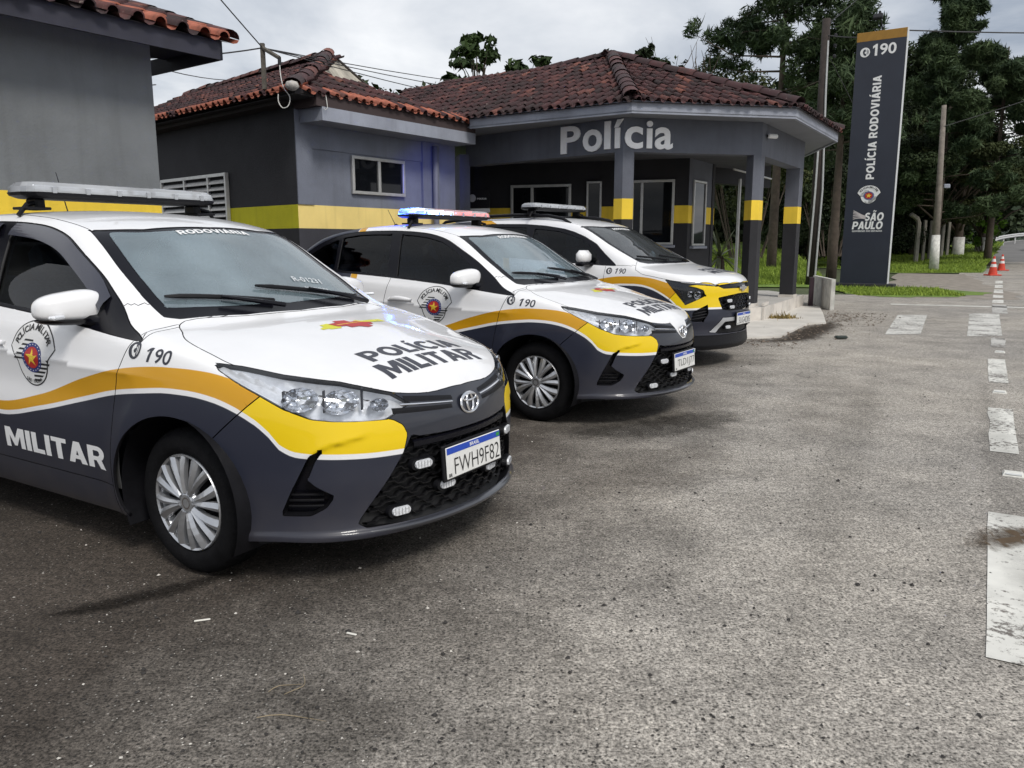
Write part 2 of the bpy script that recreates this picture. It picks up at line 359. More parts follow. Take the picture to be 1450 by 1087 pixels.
def shell(car, nyf=26, nth=46, nx=185, nzl=26, nph=58, w=.34, zc=.60, xa=.33):
    xb = car.xr + .6
    per = [(xa, y, 1., 0.) for y in np.linspace(0, w, nyf + 1)]
    per += [(xa, w, math.cos(t), math.sin(t)) for t in np.linspace(0, math.pi / 2, nth + 1)[1:-1]]
    tx = np.linspace(0, 1, nx + 1); xs = xa + (xb - xa) * (tx * .75 + .25 * tx ** 2)
    i_s = len(per); per += [(x, w, 0., 1.) for x in xs]
    nr = 22; per += [(xb, w, -math.sin(t), math.cos(t)) for t in np.linspace(0, math.pi / 2, nr + 1)[1:-1]]
    i_r = len(per); per += [(xb, y, -1., 0.) for y in np.linspace(w, 0, nyf + 1)]
    per = np.array(per); M = len(per); rows = []
    z0 = car.zb(per[:, 0] + per[:, 2] * .45) + .001
    for k in range(nzl):
        t = k / nzl; o = np.stack([per[:, 0], per[:, 1], z0 + (zc - z0) * t], 1); d = np.stack([per[:, 2], per[:, 3], 0 * z0], 1); rows.append(solve(car, o, d, 0, 1.6))
    for k in range(nph + 1):
        ph = math.pi / 2 * k / nph; o = np.stack([per[:, 0], per[:, 1], np.full(M, zc)], 1)
        d = np.stack([per[:, 2] * math.cos(ph), per[:, 3] * math.cos(ph), np.full(M, math.sin(ph))], 1); rows.append(solve(car, o, d, 0, 1.6))
    V = np.concatenate(rows); L = len(rows); F = []
    remap = np.arange(L * M + (nx + 1) * (nyf + 1))
    top = (L - 1) * M
    for i in range(nyf + 1, i_s): remap[top + i] = top + nyf
    remap[top + i_s] = top + nyf
    for i in range(i_s + nx + 1, i_r + 1): remap[top + i] = top + i_s + nx
    gx, gy = np.meshgrid(xs, np.linspace(0, w, nyf + 1), indexing='ij')
    o = np.stack([gx.ravel(), gy.ravel(), np.full(gx.size, zc)], 1); G = solve(car, o, np.tile([0, 0, 1.], (len(o), 1)), 0, 1.6); V = np.concatenate([V, G]); g0 = L * M
    for j in range(nyf + 1):
        remap[g0 + j] = remap[top + j]; remap[g0 + nx * (nyf + 1) + j] = remap[top + i_r + (nyf - j)]
    for i in range(nx + 1): remap[g0 + i * (nyf + 1) + nyf] = remap[top + i_s + i]
    for l in range(L - 1):
        for i in range(M - 1):
            f = [remap[l * M + i], remap[l * M + i + 1], remap[(l + 1) * M + i + 1], remap[(l + 1) * M + i]]
            f = [a for q, a in enumerate(f) if a != f[q - 1]]
            if len(f) > 2: F.append(f)
    for i in range(nx):
        for j in range(nyf):
            a = g0 + i * (nyf + 1) + j; f = [remap[a], remap[a + 1], remap[a + nyf + 2], remap[a + nyf + 1]]; F.append(f)
    used = np.unique([i for f in F for i in f]); inv = np.zeros(len(V), int); inv[used] = np.arange(len(used))
    V = V[used]; V[np.abs(V[:, 1]) < 1e-7, 1] = 0; F = [[inv[i] for i in f] for f in F]
    G = grad(car, V); o = []
    for f in F:
        n = np.cross(V[f[1]] - V[f[0]], V[f[2]] - V[f[0]]); o.append(f if n @ G[f[0]] > 0 else f[::-1])
    return V, o
def sdf_poly(P):
    P = np.array(P, float); A = P; B = np.roll(P, -1, 0)
    def f(u, v):
        p = np.stack([u, v], 1); d = np.full(len(p), 1e9); ins = np.zeros(len(p), bool)
        for a, b in zip(A, B):
            e = b - a; w_ = p - a; t = np.clip((w_ @ e) / (e @ e), 0, 1); d = np.minimum(d, np.linalg.norm(w_ - t[:, None] * e, axis=1))
            c = ((a[1] > p[:, 1]) != (b[1] > p[:, 1])) & (p[:, 0] < (b[0] - a[0]) * (p[:, 1] - a[1]) / (b[1] - a[1] + 1e-12) + a[0]); ins ^= c
        return np.where(ins, -d, d)
    return f
def sm(P, n=4, closed=True):
    """round a control polygon a little (Catmull-Rom through its points)"""
    P = np.array(P, float); m = len(P); o = []
    for i in range(m if closed else m - 1):
        a, b, c, d = P[(i - 1) % m], P[i], P[(i + 1) % m], P[(i + 2) % m]
        if not closed: a = P[max(i - 1, 0)]; d = P[min(i + 2, m - 1)]
        for k in range(n):
            t = k / n; o.append(.5 * ((2 * b) + (c - a) * t + (2 * a - 5 * b + 4 * c - d) * t * t + (3 * b - a - 3 * c + d) * t ** 3))
    return np.array(o)
def centroids(V, F):
    ln = np.fromiter((len(f) for f in F), int, len(F)); ix = np.concatenate([np.asarray(f) for f in F]) if False else np.fromiter((i for f in F for i in f), int, ln.sum()); st = np.concatenate([[0], np.cumsum(ln)[:-1]])
    return np.add.reduceat(V[ix], st, axis=0) / ln[:, None], ix, st
def cut(V, F, fn, dom):
    """split every face of the domain along fn = 0"""
    cen, ix, st = centroids(V, F); act = dom(cen)
    val = fn(V); val = np.where(np.abs(val) < 2e-4, 2e-4, val); sgn = val > 0
    si = sgn[ix].astype(int); todo = act & (np.minimum.reduceat(si, st) != np.maximum.reduceat(si, st))
    V = list(V); mid = {}; new = [F[k] for k in np.where(~todo)[0]]
    for k in np.where(todo)[0]:
        f = F[k]; s = [sgn[i] for i in f]
        polys = [f] if sum(s[i] != s[i - 1] for i in range(len(f))) == 2 else [[f[0], f[i], f[i + 1]] for i in range(1, len(f) - 1)]
        for g in polys:
            a = []; b = []
            for q in range(len(g)):
                i, j = g[q], g[(q + 1) % len(g)]; (a if sgn[i] else b).append(i)
                if sgn[i] != sgn[j]:
                    key = (min(i, j), max(i, j))
                    if key not in mid:
                        t = val[i] / (val[i] - val[j]); mid[key] = len(V); V.append(V[i] + (V[j] - V[i]) * t)
                    a.append(mid[key]); b.append(mid[key])
            if len(a) > 2: new.append(a)
            if len(b) > 2: new.append(b)
    return np.array(V), new
def grad(car, V):
    e = 1e-4; f = lambda a: car.f(a[:, 0], a[:, 1], a[:, 2]); n = np.stack([f(V + e * np.eye(3)[k]) - f(V - e * np.eye(3)[k]) for k in range(3)], 1)
    n[np.abs(V[:, 1]) < 1e-6, 1] = 0
    return n / np.linalg.norm(n, axis=1, keepdims=True)
def sub(V, Nn, F):
    u = np.unique([i for f in F for i in f]); inv = {k: i for i, k in enumerate(u)}
    return V[u].copy(), Nn[u].copy(), [[inv[i] for i in f] for f in F]
def mirror(V, Nn, F):
    V = V.copy(); Nn = Nn.copy(); V[:, 1] *= -1; Nn[:, 1] *= -1
    return V, Nn, [f[::-1] for f in F]
def both(V, Nn, F):
    V2, N2, F2 = mirror(V, Nn, F); b = len(V); cen = np.abs(V[:, 1]) < 1e-6; mp = np.where(cen, np.arange(b), np.arange(b) + b)
    return np.concatenate([V, V2]), np.concatenate([Nn, N2]), F + [[mp[i] for i in f] for f in F2]
def panel(name, V, Nn, F, mat, parent, gap=.0024, depth=.014, off=0, offn=None, rim=True):
    """a body panel: boundary pulled in by the shut-line gap and folded inwards"""
    V, Nn, F = sub(V, Nn, F); V = V + Nn * (off if offn is None else offn(V)[:, None])
    ed = {}
    for f in F:
        for q in range(len(f)):
            i, j = f[q], f[(q + 1) % len(f)]; ed[(i, j)] = ed.get((i, j), 0) + 1
    bd = [(i, j) for (i, j) in ed if (j, i) not in ed]
    inn = np.zeros_like(V)
    for i, j in bd:
        e = V[j] - V[i]; l = np.linalg.norm(e)
        if l < 1e-9: continue
        t = np.cross(Nn[i] + Nn[j], e / l); inn[i] += t; inn[j] += t
    bi = np.unique([i for e in bd for i in e]) if bd else np.array([], int)
    if len(bi):
        q = inn[bi]; q = q / np.maximum(np.linalg.norm(q, axis=1, keepdims=True), 1e-9); V[bi] += q * gap
        if rim:
            m = {k: len(V) + n for n, k in enumerate(bi)}; m2 = {k: len(V) + len(bi) + n for n, k in enumerate(bi)}
            nb = -q * .8 + Nn[bi] * .6
            V = np.concatenate([V, V[bi], V[bi] - Nn[bi] * depth]); Nn = np.concatenate([Nn, nb, -q])
            nf = len(F); F = F + [[m[j], m[i], m2[i], m2[j]] for i, j in bd]; return mesh(name, V, F, None, parent, normals=Nn, mats=[mat, BLACKP], fm=[0] * nf + [1] * (len(F) - nf))
    return mesh(name, V, F, mat, parent, normals=Nn)
def drape(bvh, shape, O, U, Vv, D, off=.002, L=.03):
    """lay a flat shape on the body: O + u U + v Vv, projected along D"""
    v, f = shape; v, f = subdiv(v, f, L); O, U, Vv, D = [Vector(q) for q in (O, U, Vv, D)]; P = []; NN = []
    for a, b in v:
        p = O + U * float(a) + Vv * float(b); h = bvh.ray_cast(p, D)
        if h[0] is None: h = bvh.find_nearest(p)
        n = h[1]; n = -n if n.dot(D) > 0 else n
        P.append(h[0] + n * off); NN.append(n)
    fl = []
    for q in f:
        nn = (P[q[1]] - P[q[0]]).cross(P[q[2]] - P[q[0]]); fl.append(q if nn.dot(NN[q[0]]) > 0 else q[::-1])
    return P, fl
# ---------------------------------------------------------------- car materials
def coat_mat(name, col, rough=.35, coat=.8, var=.04, metal=0): return mat(name, col, rough, metal, coat, .04, var=var, vscale=3)
WHITE = coat_mat('white_paint', (.80, .80, .81)); GREY = coat_mat('graphite_vinyl', (.021, .024, .040), .4, .6, .08)
DARKG = coat_mat('dark_gloss', (.016, .018, .028), .35, .5); BLACKP = mat('black_plastic', (.008, .008, .010), .45, spec=.2, var=.2, vscale=30, bump=.15, bscale=300)
GLOSSB = mat('gloss_black', (.005, .005, .008), .2, spec=.22, var=.1); RUBBER = mat('rubber', (.007, .007, .008), .8, spec=.12, var=.3, vscale=20, bump=.3, bscale=120)
SILVER = mat('silver_paint', (.52, .53, .55), .32, .75, .3, var=.08, vscale=12); CHROME = mat('chrome', (.8, .8, .82), .12, 1); DARKIN = mat('cabin_dark', (.16, .16, .165), .8, var=.2, vscale=8)
YEL2 = coat_mat('bumper_yellow', (.80, .56, .004), .35, .7); ORANGE = coat_mat('stripe_orange', (.62, .31, .008), .4, .6)
WINDSH = glass('windscreen_glass', (.90, .96, .97), 2.15, film=.26, fcol=(.54, .70, .78)); SIDEG = glass('side_glass', (.20, .26, .33), 1.42); LENS = glass('lens_glass', (.93, .94, .95), 1.45)  # windscreen film puts pale blue sky glare into its colour
LETW = mat('letter_white', (.78, .78, .78), .5); LETD = mat('letter_graphite', (.03, .032, .045), .45); LETK = mat('letter_black', (.008, .008, .009), .5)
def livery(name, zt, zb, lo=-3.7, hi=.95, wl=.020, yellow=(.62, .31, .008)):
    m = bpy.data.materials.new(name); m.use_nodes = True; nt = m.node_tree; b = nt.nodes['Principled BSDF']; L = nt.links.new
    tc = nt.nodes.new('ShaderNodeTexCoord'); sp = nt.nodes.new('ShaderNodeSeparateXYZ'); L(tc.outputs['Object'], sp.inputs[0])
    mr = nt.nodes.new('ShaderNodeMapRange'); mr.inputs[1].default_value = lo; mr.inputs[2].default_value = hi; L(sp.outputs['X'], mr.inputs[0])
    def curve(P):
        f = pchip([p[0] for p in P], [p[1] for p in P]); xs = np.linspace(lo, hi, 110); c = nt.nodes.new('ShaderNodeFloatCurve'); cm = c.mapping; cu = cm.curves[0]
        cm.use_clip = False
        for i, x in enumerate(xs):
            y = float(f(np.array([x]))[0]) / 2; t = (x - lo) / (hi - lo)
            if i == 0: cu.points[0].location = (t, y)
            elif i == len(xs) - 1: cu.points[1].location = (t, y) if len(cu.points) == 2 else (t, y); cu.points[len(cu.points) - 1].location = (t, y)
            else: cu.points.new(t, y)
        for p in cu.points: p.handle_type = 'VECTOR'
        cm.update(); L(mr.outputs[0], c.inputs['Value']); mu = nt.nodes.new('ShaderNodeMath'); mu.operation = 'MULTIPLY'; mu.inputs[1].default_value = 2; L(c.outputs[0], mu.inputs[0]); return mu.outputs[0]
    def lt(sock, off=0.):
        a = nt.nodes.new('ShaderNodeMath'); a.operation = 'SUBTRACT'; L(sock, a.inputs[0]); L(sp.outputs['Z'], a.inputs[1])
        r = nt.nodes.new('ShaderNodeMapRange'); r.inputs[1].default_value = off - .0012; r.inputs[2].default_value = off + .0012; L(a.outputs[0], r.inputs[0]); return r.outputs[0]
    def mix(fac, c1, c2):
        x = nt.nodes.new('ShaderNodeMix'); x.data_type = 'RGBA'; L(fac, x.inputs[0])
        if isinstance(c1, tuple): x.inputs[6].default_value = (*c1, 1)
        else: L(c1, x.inputs[6])
        x.inputs[7].default_value = (*c2, 1); return x.outputs[2]
    t = curve(zt); bt = curve(zb)
    c = mix(lt(t), (.80, .80, .81), yellow); c = mix(lt(bt), c, (.80, .80, .81)); c = mix(lt(bt, wl), c, (.021, .024, .040))
    # road dust low on the panels
    no = nt.nodes.new('ShaderNodeTexNoise'); no.inputs['Scale'].default_value = 9; no.inputs['Detail'].default_value = 6; L(tc.outputs['Object'], no.inputs['Vector'])
    du = nt.nodes.new('ShaderNodeMapRange'); du.inputs[1].default_value = .50; du.inputs[2].default_value = .18; du.inputs[3].default_value = 0; du.inputs[4].default_value = .30; L(sp.outputs['Z'], du.inputs[0])
    dm = nt.nodes.new('ShaderNodeMath'); dm.operation = 'MULTIPLY'; L(du.outputs[0], dm.inputs[0]); L(no.outputs['Fac'], dm.inputs[1])
    c = mix(dm.outputs[0], c, (.16, .14, .12)); L(c, b.inputs['Base Color'])
    b.inputs['Roughness'].default_value = .38; b.inputs['Specular IOR Level'].default_value = .3; b.inputs['Coat Weight'].default_value = .45; b.inputs['Coat Roughness'].default_value = .05
    return m
# ---------------------------------------------------------------- wheel (axis along y, outer face at +y)
def wheel_meshes(R, rc, wd=.19, nsp=8, kind='cover'):
    out = {}
    m = MB(); P = [(rc - .004, -.015), (rc + .012, .004), (rc + .035, .010), (R - .035, .006), (R - .012, -.012), (R - .002, -.032), (R, -.05), (R, -.062), (R - .007, -.063), (R - .007, -.069), (R, -.07), (R, -.092), (R - .007, -.093), (R - .007, -.101), (R, -.102), (R, -.124), (R - .007, -.125), (R - .007, -.131), (R, -.132), (R - .002, -.16), (R - .012, -.18), (rc + .02, -.195), (rc - .01, -.18)]
    m.lathe(P, 120, 'Y')
    V = np.array(m.V); n = len(P)
    for k in range(120):
        if k % 3 == 0:
            for i in (5, 6, 19): V[k * n + i][[0, 2]] *= (R - .007) / R
    m.V = [tuple(v) for v in V]; out['tyre'] = (m, RUBBER)
    m = MB(); m.lathe([(rc - .03, -.06), (rc - .012, -.018), (rc - .012, -.004), (rc - .004, .002), (rc, -.004), (rc - .001, -.02)], 64, 'Y'); m.lathe([(.0, .004), (.034, .004), (.046, -.002), (.052, -.014), (.052, -.04)], 40, 'Y'); out['rim'] = (m, SILVER)
    m = MB(); m.lathe([(0, -.05), (.08, -.05), (rc - .02, -.045), (rc - .02, -.17)], 40, 'Y'); m.lathe([(.10, -.044), (.155, -.044), (.155, -.06)], 40, 'Y'); out['backing'] = (m, BLACKP)
    def blade(a0, a1, w0, w1, r0, r1, nseg=5):
        b = MB(); n_ = nseg + 1; V = []; F = []
        for i in range(n_):
            t = i / nseg; r = r0 + (r1 - r0) * t; a = a0 + (a1 - a0) * t ** 1.3; hw = (w0 + (w1 - w0) * (t ** .9)) / 2
            c, s_ = math.cos(a), math.sin(a); y = .004 - .006 * t + .008 * math.sin(math.pi * t)
            for q, (o_, yy) in enumerate(((-1, -.022), (-.92, -.005), (.15, .006), (.92, -.003), (1, -.022))):
                V.append((r * c - hw * o_ * s_, y + yy, r * s_ + hw * o_ * c))
        for i in range(nseg):
            for q in range(4): F.append((i * 5 + q, i * 5 + q + 1, (i + 1) * 5 + q + 1, (i + 1) * 5 + q))
        F.append((0, 1, 2, 3, 4)); F.append(tuple(reversed(range(nseg * 5, nseg * 5 + 5)))); b.add(V, F); return b
    da = 2 * math.pi / nsp
    out['spoke'] = [(blade(k * da - .05, k * da - .155, .021, .052, .042, rc - .006), SILVER) for k in range(nsp)] + [(blade(k * da + .17, k * da + .24, .017, .040, .042, rc - .006), SILVER) for k in range(nsp)]
    return out
def build_wheels(car, parent, W, yy, xs, steer=0):
    pr = {}
    for k in ('tyre', 'rim', 'backing'): pr[k] = W[k]
    first = None
    for x in xs:
        for sd in (-1, 1):
            if first is None:
                e = empty('wheel', (x, sd * yy, car.rw), 0, parent); e.rotation_euler = (0, .3, R_(180) if sd < 0 else 0)
                for k in pr: pr[k][0].make(k, pr[k][1], e, smooth=(k != 'rim'))
                for b, mt in W['spoke']: b.make('spoke', mt, e, smooth=False)
                v, f = ring2d(.019, .024, n=24); mesh('emblem', [(a, .0055, b) for a, b in v], [q for q in f], CHROME, e)
                first = e
            else:
                e = copy_tree(first, parent); e.location = (x, sd * yy, car.rw); e.rotation_euler = (0, .3 + x, R_(180) if sd < 0 else 0)
ZT = [(-3.7, 1.9), (-2.0, 1.75), (-1.86, 1.4), (-1.80, 1.06), (-1.77, .92), (-1.68, .74), (-1.55, .635), (-1.40, .603), (-1.217, .606), (-.868, .669), (-.533, .77), (-.279, .829), (-.124, .848), (-.032, .853), (.063, .852), (.162, .846), (.245, .832), (.33, .81), (.40, .80), (.5, .85), (.95, .9)]
ZB = [(-3.7, 1.85), (-2.06, 1.6), (-1.93, 1.4), (-1.87, 1.06), (-1.84, .92), (-1.75, .74), (-1.62, .612), (-1.45, .565), (-1.223, .563), (-.865, .619), (-.548, .689), (-.289, .744), (-.111, .766), (-.003, .774), (.098, .771), (.193, .758), (.283, .732), (.343, .704), (.409, .665), (.462, .613), (.49, .578), (.52, .565), (.58, .556), (.65, .549), (.776, .540), (.95, .535)]
DLO = [(-.19, .945), (-.317, .995), (-.45, 1.085), (-.63, 1.195), (-.81, 1.288), (-.96, 1.355), (-1.13, 1.398), (-1.3, 1.418), (-1.5, 1.428), (-1.7, 1.43), (-1.9, 1.424), (-2.13, 1.398), (-2.35, 1.322), (-2.5, 1.235), (-2.66, 1.13), (-2.62, 1.105), (-2.09, 1.08), (-1.47, 1.048), (-.96, 1.012), (-.74, .992), (-.28, .945)]
FGLASS = [(-.56, 1.0), (-.60, 1.115), (-.72, 1.195), (-.86, 1.272), (-1.0, 1.335), (-1.15, 1.37), (-1.3, 1.388), (-1.445, 1.396), (-1.365, 1.06), (-.96, 1.03)]
RGLASS = [(-1.475, 1.07), (-1.555, 1.398), (-1.75, 1.40), (-1.93, 1.394), (-2.1, 1.372), (-2.06, 1.10)]
QGLASS = [(-2.10, 1.105), (-2.14, 1.36), (-2.33, 1.29), (-2.46, 1.21), (-2.56, 1.135), (-2.54, 1.125)]
WSC = [(-.135, -.2), (-.14, 0), (-.165, .3), (-.235, .585), (-.275, .632), (-.42, .628), (-.62, .603), (-.80, .572), (-.895, .552), (-.865, .50), (-.80, .345), (-.775, 0), (-.77, -.2)]
WSG = [(-.20, -.2), (-.205, 0), (-.235, .3), (-.31, .55), (-.36, .578), (-.5, .565), (-.66, .54), (-.81, .508), (-.832, .48), (-.772, .33), (-.745, 0), (-.74, -.2)]
RWIN = [(-2.47, -.2), (-2.47, 0), (-2.44, .30), (-2.36, .50), (-2.45, .53), (-2.75, .56), (-2.93, .57), (-2.98, .5), (-3.02, .3), (-3.03, 0), (-3.03, -.2)]
HOODP = [(.80, -.2), (.790, 0), (.776, .21), (.714, .385), (.61, .515), (.44, .648), (.25, .706), (.118, .712), (-.03, .706), (-.123, .66), (-.215, .578), (-.155, .3), (-.132, 0), (-.13, -.2)]
HLAMP = [(-.402, .876), (-.384, .852), (-.31, .806), (-.234, .766), (-.151, .720), (-.056, .684), (.02, .674), (.10, .668), (.229, .662), (.322, .708), (.252, .754), (.15, .782), (.055, .806), (-.05, .821), (-.148, .834), (-.30, .862)]
GRILLE = [(-.1, .572), (0, .572), (.15, .572), (.30, .578), (.335, .59), (.36, .55), (.379, .516), (.43, .44), (.482, .366), (.545, .272), (.52, .252), (.3, .246), (0, .244), (-.1, .244)]
SURR = [(-.1, .50), (.30, .50), (.38, .49), (.372, .53), (.352, .595), (.365, .632), (.40, .656), (.435, .668), (.40, .70), (.30, .82), (-.1, .82)]
FOGP = [(-.066, .548), (-.008, .574), (-.046, .53), (-.078, .455), (-.048, .427), (.020, .388), (-.012, .345), (-.07, .316), (-.178, .316), (-.138, .407)]
def shield2d(sc_=1.0):
    """state police badge: arched name band over a striped oval with a starred roundel"""
    S = []; n_ = 22
    outer = [(-.170, .032)] + [(.168 * math.sin(a), .165 * math.cos(a)) for a in np.radians(np.linspace(-72, 72, n_))] + [(.170, .032)]
    inner = [(.132, -.022)] + [(.118 * math.sin(a), -.004 + .112 * math.cos(a)) for a in np.radians(np.linspace(78, -78, n_))] + [(-.132, -.022)]
    body = [(-.132, -.022)] + [(.118 * math.sin(a), -.004 + .112 * math.cos(a)) for a in np.radians(np.linspace(-78, 78, n_))] + [(.132, -.022)] + [(.116 * math.cos(a), -.03 - .135 * math.sin(a)) for a in np.radians(np.linspace(8, 172, 24))]
    def grow(P, d):
        P = np.array(P); c = P.mean(0); T = np.roll(P, -1, 0) - np.roll(P, 1, 0); Nn = np.stack([T[:, 1], -T[:, 0]], 1); Nn /= np.linalg.norm(Nn, axis=1, keepdims=True) + 1e-9
        s_ = np.sign(((P - c) * Nn).sum(1).mean()); return P + Nn * d * s_
    full = outer + [(.128, -.024)] + [(.116 * math.cos(a), -.03 - .135 * math.sin(a)) for a in np.radians(np.linspace(8, 172, 24))] + [(-.128, -.024)]
    S.append(('LETK', poly2d(grow(full, .007)))); S.append(('SHW', poly2d(full)))
    st = []
    for i in range(5):
        y = .072 - i * .024; x0 = -.075 - i * .019; st.append(poly2d([(x0, y - .010), (x0 + .012, y), (-.0 - i * .004, y - .002), (-.0 - i * .004, y - .012)]))
        y = -.045 - i * .022; x0 = .142 - i * .021; st.append(poly2d([(.0 + i * .0, y - .012), (.0, y - .001), (x0, y + .001), (x0 - .012, y - .010)]))
    S.append(('LETK', join2d(*st)))
    S.append(('SHB', disc2d(.078, 36, (0, -.022)))); S.append(('SHW', join2d(*[disc2d(.0036, 6, (.068 * math.cos(a), -.022 + .068 * math.sin(a))) for a in np.radians(np.arange(0, 360, 18))])))
    S.append(('SHR', disc2d(.056, 32, (0, -.022))))
    star = [((.048 if k % 2 == 0 else .018) * math.sin(k * math.pi / 5 + (.0 if k % 2 == 0 else .35)), -.022 + (.048 if k % 2 == 0 else .018) * math.cos(k * math.pi / 5 + (.0 if k % 2 == 0 else .35))) for k in range(10)]
    S.append(('SHY', poly2d(star)))
    S.append(('LETK', arc_text('POLÍCIA MILITAR', .136, 90, 136, .033, .02)))
    v, f = arc_text('SÃO PAULO', .125, 270, 58, .017, .02, True); S.append(('LETK', (v + np.array([0, -.022]), f)))
    return [(m, (v * sc_ * np.array([1, .84]), f)) for m, (v, f) in S]
SHM = {'LETK': LETK, 'SHW': mat('badge_white', (.74, .74, .74), .45), 'SHB': mat('badge_blue', (.02, .035, .17), .45), 'SHR': mat('badge_red', (.42, .018, .015), .45), 'SHY': mat('badge_gold', (.78, .55, .05), .45), 'BAY': mat('badge_lime', (.62, .60, .02), .45)}
def num190(w, h):
    one = poly2d([(-.50, .22), (-.40, .44), (-.33, .5), (-.24, .5), (-.36, -.5), (-.46, -.5), (-.37, .28), (-.44, .17)]); v, f = text2d('90', .62, 1.0, .012, .12)
    v, f = join2d(one, (v + np.array([.19, 0]), f)); return fit2d(v, f, w, h)
def phone190():
    """round telephone mark"""
    d = disc2d(.5, 36)
    h = join2d(poly2d([(-.12, .30), (.02, .34), (.10, .12), (-.02, .06), (-.05, -.05), (.03, -.16), (.14, -.14), (.16, -.34), (.02, -.38), (-.14, -.25), (-.22, 0), (-.20, .18)]), ring2d(.22, .27, -40, 50, 10, (.0, .0)), ring2d(.33, .38, -40, 50, 10, (0, 0)))
    return d, h
def sao_paulo_flash():
    """splash of a red and lime state map with a thin rule"""
    red = [(-.30, .08), (-.16, .10), (-.15, .17), (.03, .16), (.04, .08), (.14, .09), (.22, .03), (.30, .02), (.26, -.07), (.17, -.06), (.18, -.14), (.07, -.17), (-.02, -.11), (-.14, -.12), (-.15, -.05), (-.27, -.04)]
    lime = [(-.52, -.02), (-.43, .02), (-.42, .09), (-.30, .11), (-.20, .0), (-.28, -.10), (-.42, -.09), (-.44, -.06), (-.52, -.07)]
    lime2 = [(.10, .10), (.18, .13), (.22, .09), (.56, .12), (.57, .02), (.30, .02), (.18, .03)]
    rule = [(-.24, .02), (.20, .05), (.20, .035), (-.24, .003)]
    return [('BAY', poly2d(lime)), ('BAY', poly2d(lime2)), ('SHR', poly2d(red)), ('SHY', poly2d(rule))]
PLATEB = mat('plate_blue', (.012, .06, .42), .4); PLATEW = mat('plate_white', (.72, .72, .70), .4, var=.06, vscale=20)
def plate(parent, loc, txt, tilt=0):
    e = empty('license_plate', loc, R_(90), parent); e.rotation_euler = (0, tilt, 0)
    # local: x forward, y left, z up, seen from +x; reading direction is +y
    MB().box((0, 0, 0), (.006, .40, .13), bev=.003).make('plate_sheet', PLATEW, e)
    MB().box((.0035, 0, .049), (.002, .392, .026)).make('blue_band', PLATEB, e)
    def put(sh, y, z, m, name, x=.005):
        v, f = sh; mesh(name, [(x, a + y, b + z) for a, b in v], f, m, e)
    put(text2d(txt, .335, .068, -.012), .018, -.019, LETK, 'lettering'); put(text2d('BRASIL', .07, .015, .02), 0, .049, LETW, 'lettering', .0052)
    put(text2d('B', .010, .014, .02), -.186, -.05, LETK, 'lettering'); put(text2d('R', .010, .014, .02), -.174, -.05, LETK, 'lettering'); put(poly2d([(-.012, -.008), (.012, -.008), (.012, .008), (-.012, .008)]), .18, .049, mat('flag_green', (.02, .25, .05), .5), 'flag', .0052)
    MB().box((-.01, 0, 0), (.014, .43, .15), bev=.004).make('plate_holder', BLACKP, e)
    return e
STROBE_G = glass('strobe_lens', (.9, .92, .95), 1.5); STROBE_R = mat('strobe_reflector', (.85, .87, .9), .35, .3, bump=.6, bscale=140)
def strobe(parent, loc, rz):
    e = empty('strobe_light', loc, rz, parent); n = 20
    def cap(hx, hz, x0, x1, name, m):
        P = []
        for k in range(n):
            a = 2 * math.pi * k / n; P.append((math.copysign(hx - hz, math.cos(a)) + hz * math.cos(a), hz * math.sin(a)))
        V = [(x0, p, q) for p, q in P] + [(x1, p * .94, q * .9) for p, q in P]; F = [(i, (i + 1) % n, n + (i + 1) % n, n + i) for i in range(n)] + [tuple(range(n, 2 * n))]
        mesh(name, V, F, m, e)
    cap(.060, .024, -.012, .010, 'bezel', BLACKP); cap(.042, .0175, .008, .018, 'led_strip', STROBE_R)
    for k in range(5):
        MB().box((.0195, -.030 + .015 * k, 0), (.002, .002, .026)).make('rib', SILVER, e)
    return e
